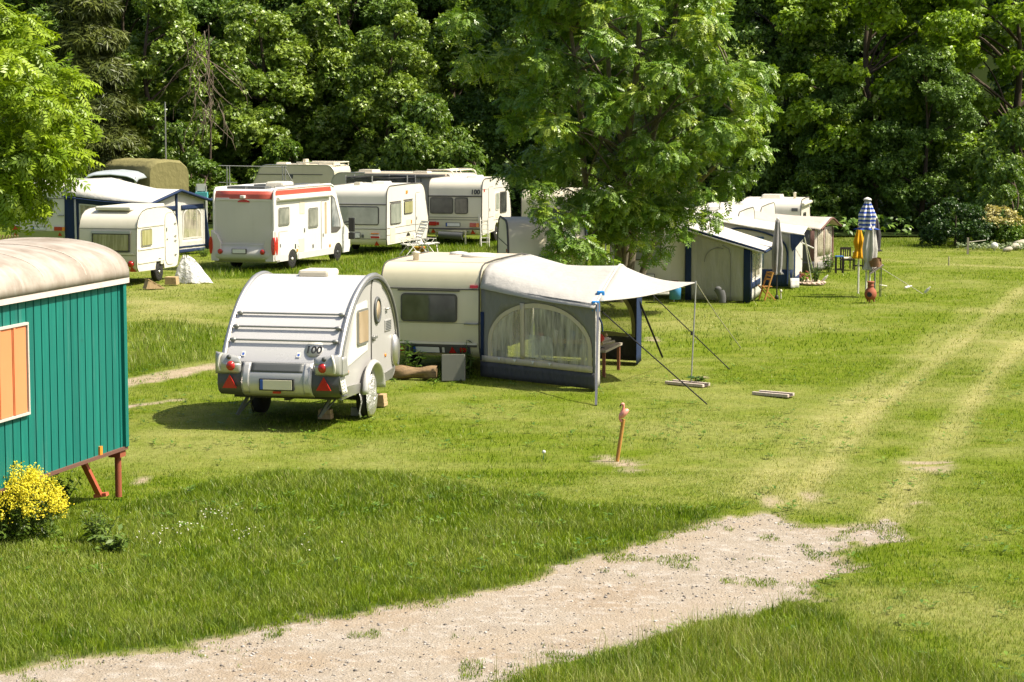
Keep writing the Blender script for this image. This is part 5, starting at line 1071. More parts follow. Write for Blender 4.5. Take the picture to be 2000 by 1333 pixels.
def sprig(name, label, cat, loc, h, n, mat, seed, lw=.06, ll=.14, spread=.25, part='leaves', flowers=None):
    r = np.random.default_rng(seed); t_ = thing(name, label, cat, loc); m = MB(); P = []; N_ = []; U = []
    for i in range(n):
        a = r.uniform(0, 6.28); hh = h * r.uniform(.6, 1); tipp = np.array([math.cos(a) * spread * r.random(), math.sin(a) * spread * r.random(), hh]); base = tipp * np.array([.3, .3, 0]) + np.array([0, 0, -.03])
        m.tube([base, (base + tipp) / 2 + np.array([0, 0, .03]), tipp], [.010, .008, .004], 5, cap=False)
        for k in range(9): t1 = r.uniform(.2, 1); P.append(base + (tipp - base) * t1); aa = r.uniform(0, 6.28); U.append((math.cos(aa), math.sin(aa), .35)); N_.append((r.normal() * .3, r.normal() * .3, 1))
    m.build('stem', paint('green_stem', (.10, .14, .03), .7, .2), t_); P = np.array(P); link(part, foliage(part, P, np.array(N_), np.array(U), ll * r.uniform(.7, 1.3, len(P)), tpl_simple(lw / ll * 1.1), mat, r.random(len(P))), t_)
    if flowers: fl = P[P[:, 2] > h * .55]; link('flowers', foliage('flowers', fl + r.normal(size=fl.shape) * .03, r.normal(size=fl.shape) * .5 + np.array([0, -.3, 1]), r.normal(size=fl.shape), np.full(len(fl), .09), tpl_spray(5, .6, .25, 4), flowers, r.random(len(fl))), t_)
    return t_
L_PLANT = leafy('garden_leaf', (.03, .08, .012), (.13, .22, .03), trans=.3, gloss=.4)
g = G(1362, 751); sprig('weed', 'small green weed beside the foot of the canopy pole', 'plant', (g.x, g.y + .1, 0), .16, 6, L_PLANT, 5)
# things behind the cream caravan's tail: log, slab, shrubs
g = G(815, 742); o = MB(); rng = np.random.default_rng(8)
o.grid(lambda a, b: (lerp(-.48, .40, a), (.13 + .03 * math.sin(9 * a)) * math.cos(2 * math.pi * b) * (1 + .12 * math.sin(6 * math.pi * b + 9 * a)), .13 + (.12 + .025 * math.sin(7 * a + 1)) * math.sin(2 * math.pi * b) * (1 + .15 * math.sin(8 * math.pi * b + 4 * a))), 18, 20)
for xx in (-.48, .40): o.add([(xx, .11 * math.cos(j * .628), .13 + .10 * math.sin(j * .628)) for j in range(10)], [tuple(range(10))])
o = o.build('log', wood('split_log', (.30, .20, .10), (.10, .065, .035), (1.2, 9, 9)), None, (g.x, g.y + .1, 0)); o.rotation_euler = (0, 0, -.1); tag(o, 'rough split log lying on the grass behind the cream caravan', 'log')
g = G(886, 745); m = MB(); m.box(-.24, .24, -.035, .035, 0, .54); o = m.build('stone_slab', paint('slab_grey', (.16, .16, .13), .9, .5), None, (g.x, g.y + .02, .0), bevel=.01); o.rotation_euler = (math.radians(-10), math.radians(-2), math.radians(-8)); tag(o, 'grey stone slab leaning upright below the cream caravan tail', 'slab')
g = G(795, 738); sprig('garden_shrub', 'leafy plant growing beside the log under the cream caravan number plate', 'plant', (g.x, g.y + .15, 0), .78, 12, L_PLANT, 21, .07, .15, .35)
g = G(912, 738); sprig('garden_shrub', 'leafy plant growing between the stone slab and the awning', 'plant', (g.x, g.y + .1, 0), .82, 13, L_PLANT, 22, .07, .14, .28)
g = G(852, 740); sprig('garden_shrub', 'low plant in front of the log near the slab', 'plant', (g.x, g.y, 0), .14, 8, L_PLANT, 23, .04, .09, .25)
# inside the awning
pc = W_.o + W_.plan(.62, .35); t_ = thing('folding_table', 'folding table seen through the arched awning window', 'table', (pc.x, pc.y, 0), CA); m = MB(); m.box(-.75, .45, -.3, .3, .70, .74); m.build('tabletop', M_WOODL, t_, bevel=.005)
for x in (-.7, .4):
    for y in (-.26, .26): MB().tube([(x, y, 0), (x, y, .70)], .018, 6).build('leg', M_ALU, t_)
rng = np.random.default_rng(14)
for i, (dx, lab, colr, h, rr) in enumerate(((-.6, 'red pot on the table in the awning', (.4, .06, .04), .16, .08), (-.3, 'white pot on the table in the awning', (.6, .6, .56), .22, .07), (.05, 'blue pot on the table in the awning', (.06, .14, .3), .18, .09))):
    g = pc + Vector((dx, -.05 + .08 * i, .74)); m = MB(); m.lathe([(rr * .7, 0), (rr, h * .8), (rr * .9, h), (rr * .8, h * .98)], 14); tag(m.build('pot', paint('pot_%d' % i, colr, .5, .2), None, tuple(g)), lab, 'pot')
pc = W_.o + W_.plan(.86, .42); t_ = thing('firewood_bench', 'dark bench stacked with firewood in the awning doorway', 'bench', (pc.x + .05, pc.y + .6, 0), 75); m = MB(); m.box(-.8, .8, -.28, .28, .52, .57); m.build('bench_top', M_WOODG, t_)
for x in (-.7, .7):
    for y in (-.22, .22): MB().box(x - .03, x + .03, y - .03, y + .03, 0, .52).build('leg', wood('red_wood', (.28, .11, .06), (.16, .06, .04)), t_)
for i in range(16):
    a = rng.uniform(-.7, .7); m = MB(); c = Vector((rng.uniform(-.6, .6), rng.uniform(-.2, .2), .60 + .05 * (i % 4) + .02)); dd = Vector((math.cos(a), math.sin(a), rng.uniform(-.15, .15))) * .24; m.tube([c - dd, c, c + dd], [.03, .036, .03], 5, sm=False)
    q_ = m.build('firewood_log', M_WOODG if i % 3 else M_WOODL, None, (pc.x + .05, pc.y + .6, 0)); q_.rotation_euler = (0, 0, math.radians(75)); tag(q_, 'split firewood log on the bench in the awning doorway', 'firewood', 'firewood logs stacked on the awning bench')
m = MB(); m.lathe([(.10, 0), (.14, .22), (.15, .24), (.13, .24)], 16); q_ = m.build('bucket', paint('bucket_red', (.5, .03, .02), .4, .1), None, (pc.x - .12, pc.y + .1, .64)); q_.rotation_euler = (.5, .4, 0); tag(q_, 'bright red bucket lying on the firewood in the awning doorway', 'bucket')
pc = W_.o + W_.plan(.86, .3); t_ = thing('folding_chair', 'black folding chair frame inside the awning doorway', 'chair', (pc.x, pc.y + .7, 0), 20); m = MB()
MB().tube([(-.25, -.2, .0), (.0, .1, .6), (.28, .35, 1.25), (.22, .42, 1.36)], .022, 6).build('frame', M_BLACK, t_); MB().tube([(-.25, .25, .0), (.0, .3, .6), (.28, .55, 1.25)], .022, 6).build('frame', M_BLACK, t_); m.box(-.2, .25, -.05, .45, .55, .58); m.build('seat', F_DGREY, t_)
# ------------------------------------------------------------------ green site wagon at the left edge
a = G(243, 872, .72); bq = G(0, 956, .72); dv = (bq - a); dv.z = 0; dv.normalize()          # along the long side, towards the camera
ang = math.degrees(math.atan2(-dv.y, -dv.x)) - 90                                       # local y = away from the camera
LW, WW = 7.0, 2.45
o_ = a + dv * LW; wag = thing('site_wagon', 'green corrugated site wagon with orange shutters and a rusty legged frame', 'site wagon', (o_.x, o_.y, 0), ang)
t = NT('green_boards'); c0 = t.coord(); n1 = t.noise(1.0, 6, t.coord((9, 9, .5)), .65); n2 = t.noise(5, 6, c0, .7)
base = t.mix((.010, .185, .142), (.005, .12, .10), t.ramp(n1, .35, .7)); base = t.mix(base, (.08, .27, .22), t.n('Math', {0: t.ramp(n1, .55, .78), 1: .75}, operation='MULTIPLY').outputs[0]); base = t.mix(base, (.02, .06, .05), t.n('Math', {0: t.ramp(n2, .64, .74), 1: .6}, operation='MULTIPLY').outputs[0])
bd = t.n('TexWhiteNoise', {'W': t.n('Math', {0: t.n('Math', {0: t.n('SeparateXYZ', {0: c0}).outputs[1], 1: 1 / .215}, operation='MULTIPLY').outputs[0]}, operation='FLOOR').outputs[0]}, noise_dimensions='1D').outputs[0]
base = t.mix(base, t.mix(base, (.62, .72, .74), 1.0, 'MULTIPLY'), t.ramp(bd, .3, 1.3))
b_ = t.n('BsdfPrincipled', {'Base Color': base, 'Roughness': .55, 'Specular IOR Level': .3, 'Normal': t.bump(n2, .2, .01)}); M_GREEN = t.done(b_.outputs[0])
M_RUST = paint('rust_paint', (.27, .07, .03), .7, .5); M_ORSH = paint('orange_shutter', (.72, .24, .10), .5, .2); M_ROOFT = None
t = NT('tarred_roof'); c0 = t.coord(); n1 = t.noise(1.6, 6, c0, .7); n2 = t.noise(1.0, 5, t.coord((1.2, 5, 1)))
base = t.mix((.37, .325, .275), (.20, .155, .115), t.ramp(n1, .40, .72)); base = t.mix(base, (.42, .385, .34), t.ramp(n2, .52, .75)); b_ = t.n('BsdfPrincipled', {'Base Color': base, 'Roughness': .6, 'Specular IOR Level': .35, 'Normal': t.bump(n1, .12, .03)}); M_ROOFT = t.done(b_.outputs[0])
ZB, ZT = .72, 3.14
m = MB(); k = 0; y = 0.0; step = .215; P = []
while y < LW - .001:
    P += [(0, y), (0, min(LW, y + step - .028)), (-.04, min(LW, y + step - .024)), (-.04, min(LW, y + step - .004))]; y += step
P += [(0, LW)]
P = P + [(-WW, LW), (-WW, 0)]
m.prism(P, lambda p, t_: (p[0], p[1], t_), ZB, ZT); m.build('wall', M_GREEN, wag)
m = MB(); RZ = .52
def rf(aa, bb):
    th = math.pi * (1 - aa); c = -WW / 2; return (c + (WW / 2 + .07) * math.copysign(abs(math.cos(th)) ** .85, math.cos(th)) * 1, -.12 + bb * (LW + .22), ZT - .02 + RZ * math.sin(th) ** .75 + .012 * math.sin(bb * 46) * math.sin(th))
m.grid(rf, 26, 40); m.add([rf(i / 26, 1) for i in range(27)], [tuple(range(27))]); m.build('roof', M_ROOFT, wag, solid=.02)
for bb in (.30, .47, .64, .81): m = MB(); m.tube([(p[0], p[1], p[2] + .012) for p in (rf(i / 24, bb) for i in range(1, 24))], .012, 5); m.build('roof_seam', paint('seam_strip', (.42, .36, .30), .6, .4), wag)
m = MB(); m.box(.0, .075, -.12, LW + .10, ZT - .10, ZT + .02); m.build('eaves_board', paint('flaking_white', (.60, .52, .47), .7, .75, dcol=(.30, .14, .08)), wag)
m = MB(); m.box(.0, .05, LW - .05, LW + .05, ZB, ZT - .1); m.build('corner_batten', M_GREEN, wag)
m = MB(); m.box(-.06, .035, 0, LW + .05, ZB - .045, ZB + .0); m.build('sill_beam', paint('dark_rust', (.13, .06, .04), .8, .5), wag)
# shutters: two leaves in a pale frame
zc0, zc1 = 1.60, 2.73; y1 = LW - 2.98; y0 = y1 - 1.55
m = MB(); 
for s0, s1, w0, w1 in ((y0, y1, zc0 - .03, zc0), (y0, y1, zc1, zc1 + .03)): m.box(.0, .05, s0 - .03, s1 + .03, w0, w1)
for s0 in (y0 - .03, y1): m.box(.0, .048, s0, s0 + .03, zc0, zc1)
m.build('window_frame', paint('frame_grey', (.50, .48, .42), .6, .4), wag)
hw = (y1 - y0) / 4
for i in range(4):
    m = MB(); m.box(.0, .030, y0 + hw * i + .004, y0 + hw * (i + 1) - .02, zc0 + .004, zc1 - .004); sh = m.build('shutter', M_ORSH, wag, bevel=.006)
    m = MB(); m.box(.02, .042, y0 + hw * i + .012, y0 + hw * i + .06, zc0 + .01, zc1 - .01); m.build('batten', M_ORSH, sh)
# legs, braces, frame
for x in (-.08, -WW + .08): m = MB(); m.tube([(x, LW - .05, 0), (x, LW - .05, ZB)], .05, 8); m.box(x - .09, x + .09, LW - .17, LW + .02, ZB - .14, ZB - .06); m.build('leg', M_RUST, wag)
m = MB(); m.obox((-.06, LW - .72, .14), (-.12, LW - 1.12, ZB - .03), .09, .05); m.obox((-.14, LW - .70, .12), (.04, LW - .68, .15), .12, .05); m.build('brace', paint('red_oxide', (.42, .10, .05), .6, .4), wag)
m = MB(); m.obox((-.3, LW - 1.5, ZB - .12), (-2.1, LW - 1.5, ZB - .12), .1, .12); m.obox((-.6, .2, ZB - .14), (-.6, LW - .2, ZB - .14), .1, .12); m.obox((-1.8, .2, ZB - .14), (-1.8, LW - .2, ZB - .14), .1, .12); m.obox((-.2, LW - 1.9, .2), (-1.6, LW - .5, .45), .05, .05); m.build('chassis', M_BLACK, wag)
m = MB(); m.box(.0, .03, LW - .86, LW - .78, ZB - .01, ZB + .12); m.build('marker', M_ORANGE, wag)
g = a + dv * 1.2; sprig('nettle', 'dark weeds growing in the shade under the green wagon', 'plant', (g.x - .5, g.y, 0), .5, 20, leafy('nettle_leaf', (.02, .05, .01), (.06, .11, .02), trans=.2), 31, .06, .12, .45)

# yellow flowering bush in front of the wagon, broad-leaved weeds
rng = np.random.default_rng(40); g = G(-12, 1062); t_ = thing('flowering_bush', 'yellow flowering bush in front of the green wagon at the left edge', 'bush', (g.x, g.y + .35, 0))
P = []; St = MB()
for i in range(230):
    a_ = rng.uniform(0, 6.283); r_ = .70 * rng.random() ** .5; h = (.94 - .36 * (r_ / .64) ** 2.5) * rng.uniform(.78, 1.06); e = np.array([r_ * math.cos(a_) * 1.1 + .05, r_ * math.sin(a_), h]); P.append(e)
    St.tube([e * np.array([.35, .35, -.02]), e * np.array([.75, .75, .55]), e], [.008, .006, .004], 4, cap=False)
St.build('stem', paint('green_stem', (.10, .14, .03), .7, .2), t_); P = np.array(P)
fp = np.repeat(P, 44, 0) + rng.normal(size=(len(P) * 44, 3)) * np.array([.045, .045, .05]) - np.array([0, 0, .02]); fn_ = rng.normal(size=fp.shape) * .6 + np.array([.2, -.3, 1]); L_YEL = leafy('yellow_petal', (.62, .52, .02), (.86, .80, .07), trans=.25, gloss=.2)
link('flowers', foliage('flowers', fp, fn_, rng.normal(size=fp.shape), rng.uniform(.018, .033, len(fp)), tpl_spray(4, .7, .35, 3), L_YEL, rng.random(len(fp))), t_)
lpz = P[rng.integers(0, len(P), 2600)] * np.stack([rng.uniform(.6, 1, 2600)] * 2 + [rng.uniform(.05, .88, 2600)], 1) + rng.normal(size=(2600, 3)) * .04
link('leaves', foliage('leaves', lpz, rng.normal(size=lpz.shape) * .5 + np.array([0, -.2, .8]), rng.normal(size=lpz.shape) + np.array([0, 0, .3]), rng.uniform(.05, .12, 2600), tpl_simple(.4), leafy('mustard_leaf', (.05, .10, .012), (.15, .22, .03)), rng.random(2600)), t_)
for i, (px_, py_, h, lab) in enumerate(((190, 1062, .42, 'broad-leaved weed in the long grass right of the yellow bush'), (225, 1080, .25, 'low pale-leaved weed just in front of the broad-leaved one'), (100, 1000, .4, 'leafy weed between the yellow bush and the wagon'))):
    g = G(px_, py_); sprig('dock_weed', lab, 'plant', (g.x, g.y, 0), h, 16, leafy('dock_leaf', (.07, .13, .02), (.20, .28, .06), trans=.3), 50 + i, .045, .13, .28)
rng = np.random.default_rng(41); P = []
for px_, py_, n in ((350, 1050, 26), (485, 1055, 14), (300, 1065, 12), (420, 1020, 12), (590, 1078, 5), (430, 1012, 8)):
    g = G(px_, py_); P += [(g.x + rng.normal() * .14, g.y + rng.normal() * .25, .10 + .06 * rng.random()) for _ in range(n)]
P = np.array(P); tag(link('daisies', foliage('daisies', P, rng.normal(size=P.shape) * .25 + np.array([0, -.4, 1]), rng.normal(size=P.shape), np.full(len(P), .017), tpl_spray(6, .8, .4, 3), leafy('white_petal', (.6, .58, .5), (.75, .73, .66), trans=.2), rng.random(len(P)))), 'tiny white flowers scattered in the long grass before the path', 'flowers', kind='stuff')
# dandelion clock on the mown lawn
g = G(1061, 898); m = MB(); m.tube([(0, 0, 0), (.01, 0, .10)], .004, 5, 1); m.ball((.01, 0, .12), .03, n=10); tag(m.build('dandelion_clock', [paint('seed_fluff', (.62, .62, .58), .9, .1), M_GREEN], None, (g.x, g.y, 0)), 'single white dandelion clock on the mown lawn left of the flamingo', 'flower')

# ------------------------------------------------------------------ left caravan with navy-trimmed awning
q = G(128, 500)
up = box_profile(5.0, 2.74, zb=.6, rr=.5, fr=.6)
v = Van('caravan', 'large white caravan partly hidden by the left ash, orange-tipped tail lights and a green skirt', 'caravan', q, -19, 2.3, up, [(2.5, .36)], M_WHITE, M_WHITE, zb=.6, rail=M_SEAM)
v.win(-1.75, -.52, 1.45, 2.10, G_DARK, r=.08); v.seam_r(2.12, .02, .02); v.rbox(-2.25, -.02, .92, 1.10, .03, M_WHITE, 'lamp_panel')
for x0, x1, o0, o1 in ((-2.28, -1.9, -2.28, -2.18), (-.44, -.02, -.10, -.0)): v.rbox(x0, x1, .93, 1.07, .05, M_RED, 'tail_light'); v.rbox(o0, o1, .93, 1.07, .056, M_ORANGE, 'indicator')
v.plate(-1.35, -.80, .95, 1.05, False, True); v.rbox(-2.25, -.04, .62, .90, .02, paint('skirt_green', (.34, .37, .17), .5, .3), 'skirt'); v.triangle(-.22, .80, .13, .04); v.triangle(-2.1, .80, .13, .04); v.rbox(-.30, -.05, 1.48, 1.51, .05, M_STEEL, 'grab_handle'); v.seam_s(1.2, 0, 4.9); v.wheel(2.5, .33); v.done()
A0 = G(128, 500); fw = Vector((math.sin(math.radians(19)), math.cos(math.radians(19)), 0)); A1 = A0 + fw * 3.9
N = Vector((*G(289, 504)[:2], 0)); F = N + Vector((1.62, 3.6, 0))
W_ = Awn('awning', 'white-roofed awning with navy trim on the large left caravan', A0, A1, N, F)
W_.roof([(0, 2.28), (.05, 2.55), (.12, 2.74), (.3, 2.82), (.9, 2.80), (1, 2.5)], [(0, 2.02), (.06, 2.06), (.5, 2.44), (.94, 2.08), (1, 2.02)], F_WHITE, sag=.10, ex=.05)
L = (W_.N - W_.A0).length
w, W3 = W_.wall(W_.A0, W_.N, 2.26, 2.02, .05, F_NAVY, 'side_wall', [(.62, .35), (1.2, .35), (1.9, .35), (2.55, .35), (2.55, 1.0), (2.5, 1.4), (2.2, 1.68), (1.8, 1.84), (1.2, 1.92), (.62, 1.95), (.62, 1.4), (.62, .9)], F_WHITE, FILM3, .07, (0, -1, 0), [(.42, .50, .05, 2.2, F_WHITE, 'trim'), (0, L, .05, .14, F_WHITE, 'hem')])
L2 = (W_.F - W_.N).length
for t0, t1, zz in ((0, .5, (2.02, 2.40)), (.5, 1, (2.40, 2.02))):
    pp, pq = W_.N.lerp(W_.F, t0), W_.N.lerp(W_.F, t1); l_ = L2 / 2; lo = .20 if t0 == 0 else .30
    w, W3 = W_.wall(pp, pq, zz[0], zz[1], .05, F_WHITE, 'front_wall', archwin(lo + .1, l_ - .25, .55, 1.75, 1.45, 14), F_WHITE, FILM3, .07, (1, -.3, 0), [(0, l_, .05, .18, F_NAVY, 'lower_band'), (0, l_, .24, .30, F_NAVY, 'lower_stripe'), (lo, l_ - .1, 1.66, 1.84, F_NAVY, 'upper_band')])
m = MB(); m.tube([tuple(W_.plan(1.055, b) + Vector((0, 0, pl(b, [(0, 1.98), (.5, 2.41), (1, 1.98)])))) for b in [i / 14 for i in range(-1, 16)]], .06, 6); m.build('front_trim', F_NAVY, W_.t)
m = MB(); p = W_.plan(1.0, .5); m.tube([(p.x, p.y - .05, .1), (p.x, p.y - .05, 2.36)], .06, 6); m.build('middle_trim', F_NAVY, W_.t)
p = W_.plan(1.0, .98); m = MB(); m.grid(lambda a_, b_: (p.x + .04 + .25 * a_ * (1 - b_), p.y - .05 - .02 * a_, lerp(.1, 2.0, b_)), 3, 6); m.build('corner_panel', F_NAVY, W_.t, solid=.01)
m = MB(); m.tube([tuple(W_.plan(a_, -.035) + Vector((0, 0, lerp(2.2, 1.98, a_) - .05 * math.sin(math.pi * a_)))) for a_ in [i / 12 for i in range(13)]], .03, 6); m.build('eaves_trim', F_NAVY, W_.t)
g = W_.o + W_.plan(1.15, .8); sprig('flower_pot_plants', 'small flowers in a trough at the front of the left awning', 'plant', (g.x + .1, g.y - 1.5, 0), .3, 14, L_PLANT, 61, .04, .09, .4)

# ------------------------------------------------------------------ truck with olive canvas, grey-blue vehicle before it
cq = at(290, 103); t_ = thing('canvas_truck', 'truck load bed under a patched olive green canvas', 'truck', (cq.x, cq.y, 0), 42)
M_OL = cloth('olive_canvas', (.205, .185, .075), .85, .45, .05, .35, (3, 3, 2))
o = [(-2.35, 1.0), (-2.35, 2.55), (-2.25, 2.82), (-1.9, 3.05), (-1.2, 3.12), (-.45, 3.05), (-.08, 2.75), (0, 2.5), (0, 1.0)]
o = [(p[0] + 2.35, p[1]) for p in o]
m = MB(); K = 12
def tarp(u, w):
    i = u * (len(o) - 1); j = min(int(i), len(o) - 2); p = np.array(o[j]) * (1 - i + j) + np.array(o[j + 1]) * (i - j); e = min(1, .90 + .1 * min(1, w / .06, (1 - w) / .06)); c = np.array([1.175, 2.0]); p = c + (p - c) * e; return (p[0], w * 4.2, p[1] + .02 * math.sin(w * 25) * math.sin(u * 3.14))
m.grid(tarp, 24, 20); n0 = [tarp(i / 24, 0) for i in range(25)]; n1 = [tarp(i / 24, 1) for i in range(25)]; m.add(n0, [tuple(range(25))]); m.add(n1, [tuple(range(25))]); m.build('canvas_cover', M_OL, t_)
MB().box(.0, 2.35, .0, 4.2, .85, 1.05).build('load_bed', M_DGREY, t_); MB().box(.1, 2.25, 4.4, 5.8, .6, 2.3).build('cab', M_OL, t_, bevel=.15)
for y in (.8, 2.0, 5.0):
    for x in (.05, 2.0): MB().lathe([(.2, 0), (.46, .02), (.5, .08), (.46, .28), (.2, .3)], 20, (x, y, .5), 'x').build('wheel', M_RUBBER, t_)
cq = at(166, 100.5); t_ = thing('camper_van', 'grey-blue vehicle roof and windscreen showing above the left awning', 'van', (cq.x, cq.y, 0), 0)
M_GB = paint('grey_blue_paint', (.36, .40, .42), .4, .3)
m = MB(); cr = [(0, 2.36), (.12, 2.50), (.4, 2.60), (1.2, 2.64), (1.9, 2.56), (2.25, 2.44), (2.36, 2.30)]
m.grid(lambda a_, b_: (a_ * 2.36, lerp(-.1, 3.2, b_), pl(a_ * 2.36, cr) - .12 * (1 - min(1, b_ * 5)) ** 2), 16, 8); m.build('roof', M_GB, t_, solid=.05)
m = MB(); m.box(.05, 2.31, .05, 3.1, .5, 1.55); m.build('body', M_GB, t_, bevel=.08); m = MB(); m.grid(lambda a_, b_: (lerp(.06, 2.30, a_), .05, lerp(1.5, pl(lerp(.06, 2.30, a_), cr) - .13, b_)), 14, 2); m.build('windscreen', G_DARK, t_, solid=.02)
for x in (.06, 2.28): MB().obox((x, .02, 1.5), (x, .05, 2.40), .07, .07).build('pillar', M_WPLA if x > 1 else M_GB, t_)
m = MB(); m.box(.62, .76, -.02, .03, 2.22, 2.36); m.build('mirror', M_VENT, t_)
for y in (.6, 2.6):
    for x in (.1, 2.1): MB().lathe([(.15, 0), (.3, .02), (.33, .06), (.3, .18), (.15, .2)], 16, (x, y, .33), 'x').build('wheel', M_RUBBER, t_)
p = at(326, 106); m = MB(); m.tube([(p.x, p.y, 0), (p.x, p.y, 5.75)], .035, 8); tag(m.build('flag_pole', M_STEEL), 'tall thin bare pole rising behind the canvas-covered truck', 'pole')
p = at(213, 109); m = MB(); m.tube([(p.x, p.y, 0), (p.x, p.y, 5.2)], .03, 8); tag(m.build('slim_pole', M_DGREY), 'thin dark pole in the shade left of the canvas-covered truck', 'pole')

# ------------------------------------------------------------------ rear row: beige caravan, long motorhome, trampoline, frame
M_BG2 = paint('warm_beige', (.64, .56, .40), .4, .35)  # one even warm beige for both rear-row vehicles
def rear_van(name, label, cat, px, Y_, rz, W_, L, H, **k):
    p = at(px, Y_); a_ = math.radians(rz); v = Van(name, label, cat, (p.x + W_ * math.cos(a_), p.y + W_ * math.sin(a_)), rz, W_, box_profile(L, H, **k), [(L * .45, .36)], M_BG2, M_BG2, zb=.36, rail=M_ALU, rail_r=.02); return v
v = rear_van('caravan', 'beige caravan with a raked nose, left one of the two in the rear row', 'caravan', 655, 103, 74, 2.2, 4.5, 2.86, rr=.35, fr=.45, frake=.75)
v.win(2.2, 3.1, 1.5, 2.05, G_DARK, 'L', r=.06); v.sbox(2.05, 2.2, 2.25, 2.45, .02, M_DGREY, 'vent', 'L'); v.sbox(.6, 4.0, 2.42, 2.45, .015, M_SEAM, 'trim_strip', 'L'); v.win(-1.8, -.5, 1.45, 2.1, G_DARK); v.hatch(-1.6, -.8, .2, 1.1, .12, M_IVORY); v.hatch(-1.5, -.9, 2.6, 3.2, .10, M_IVORY); v.hatch(-1.4, -1.0, 1.7, 1.9, .25, M_VENT, 'roof_vent')
m = MB(); m.tube([(-2.1, .1, 2.98), (-2.1, 1.9, 2.98)], .03, 6); m.tube([(-.1, .1, 2.98), (-.1, 1.9, 2.98)], .03, 6); m.tube([(-2.1, .1, 2.98), (-.1, .1, 2.98)], .03, 6)
for x, y in ((-2.1, .12), (-.1, .12), (-2.1, 1.88), (-.1, 1.88)): m.tube([(x, y, 2.8), (x, y, 2.98)], .025, 6)
m.build('roof_rack', M_IVORY, v.t); v.wheel(2.0, .33); v.done()
v = rear_van('motorhome', 'long beige motorhome with roof rails at its right end, behind the netted trampoline', 'motorhome', 884, 94, 62, 2.25, 6.4, 2.72, rr=.22, fr=.5, frake=.45)
v.win(2.9, 4.6, 1.2, 1.85, G_DARK, 'L', r=.06); v.sbox(1.5, 1.53, 1.6, 2.55, .015, M_SEAM, 'seam', 'L')
m = MB(); m.tube([(-2.33, .25, 2.66), (-2.33, 4.2, 2.66)], .10, 10); m.build('rolled_awning', paint('awning_case', (.42, .36, .27), .5, .3), v.t)
for x in (-1.9, -1.5, -.4): pass
m = MB(); m.tube(spline([(-2.1, -.04, 2.0), (-2.1, .02, 2.62), (-2.1, .25, 2.88), (-2.1, 1.3, 2.88)], 5), .028, 6); m.tube(spline([(-.15, -.04, 2.0), (-.15, .02, 2.62), (-.15, .25, 2.88), (-.15, 1.3, 2.88)], 5), .028, 6); m.tube([(-2.1, .25, 2.87), (-.15, .25, 2.87)], .028, 6); m.tube([(-2.1, .9, 2.88), (-.15, .9, 2.88)], .028, 6); m.build('roof_rails', M_IVORY, v.t)
m = MB()
for x in (-1.75, -1.4): m.tube([(x, -.06, 1.0), (x, -.04, 2.5), (x, .12, 2.9)], .02, 6)
for z in (1.3, 1.6, 1.9, 2.2, 2.45): m.tube([(-1.75, -.06, z), (-1.4, -.06, z)], .016, 6)
m.build('ladder', M_WPLA, v.t); v.hatch(-1.7, -1.0, 4.2, 5.0, .12, M_IVORY); v.hatch(-1.5, -1.1, 1.6, 2.4, .08, M_IVORY); v.wheel(1.6, .33); v.done()
# trampoline
p = at(744, 93.5); t_ = thing('trampoline', 'round trampoline with a black safety net on grey poles', 'trampoline', (p.x, p.y, 0)); NET = mesh_net('black_net', dens=.55)
m = MB(); m.grid(lambda a_, b_: (1.42 * math.cos(6.2832 * a_), 1.42 * math.sin(6.2832 * a_), lerp(.9, 2.62, b_) + .05 * math.sin(6 * 6.2832 * a_ + .6) * b_), 48, 6); m.build('safety_net', NET, t_)
m = MB(); m.lathe([(0.01, .86), (1.25, .86), (1.25, .90), (.01, .90)], 32); m.build('jumping_mat', M_BLACK, t_); m = MB(); m.lathe([(1.26, .86), (1.55, .86), (1.55, .93), (1.26, .93)], 32); m.build('edge_pad', paint('pad_blue', (.05, .12, .28), .5, .2), t_)
for i in range(6):
    a_ = i * math.pi / 3 + .35; MB().tube([(1.5 * math.cos(a_), 1.5 * math.sin(a_), 0), (1.5 * math.cos(a_), 1.5 * math.sin(a_), 2.72)], .03, 8).build('pole', M_ALU, t_)
m = MB(); m.tube([(1.43 * math.cos(i * .2618), 1.43 * math.sin(i * .2618), 2.62) for i in range(25)], .02, 5); m.build('net_hem', M_BLACK, t_)
# metal clothes frame
p = at(447, 98); t_ = thing('clothes_frame', 'tubular metal frame with a long crossbar behind the white motorhome', 'metal frame', (p.x, p.y, 0), 2)
for x in (-.05, .06, 2.36, 2.48): MB().tube([(x, 0, 0), (x, 0, 2.98)], .028, 6).build('post', M_STEEL, t_)
MB().tube([(-.4, 0, 2.98), (2.55, 0, 2.92)], .022, 6).build('crossbar', M_STEEL, t_); MB().tube([(2.45, 0, 2.9), (2.85, .1, 2.15), (3.0, .1, 0)], .025, 6).build('brace', M_STEEL, t_); MB().tube([(-.4, 0, 2.25), (.4, 0, 2.25)], .02, 6).build('rung', M_STEEL, t_)
p = at(395, 95); m = MB(); m.box(-.25, .25, -.2, .2, .8, 1.05, 0); m.obox((-.2, -.1, 0), (-.2, -.1, 1.3), .05, .05, mi=1); m.obox((.2, -.1, 0), (.2, -.1, 1.3), .05, .05, mi=1); m.obox((-.2, .1, 0), (-.2, .1, .8), .05, .05, mi=1); m.obox((.2, .1, 0), (.2, .1, .8), .05, .05, mi=1); m.obox((-.2, -.1, 1.25), (.2, -.1, 1.25), .05, .3, mi=1)
m.v = [(x, y, z + .9) if z > .01 else (x, y, z) for x, y, z in m.v]; tag(m.build('bench_seat', [paint('turquoise_plastic', (.08, .38, .40), .5, .2), M_WPLA], None, (p.x, p.y, 0)), 'white frame with a turquoise seat half hidden left of the white motorhome', 'chair')

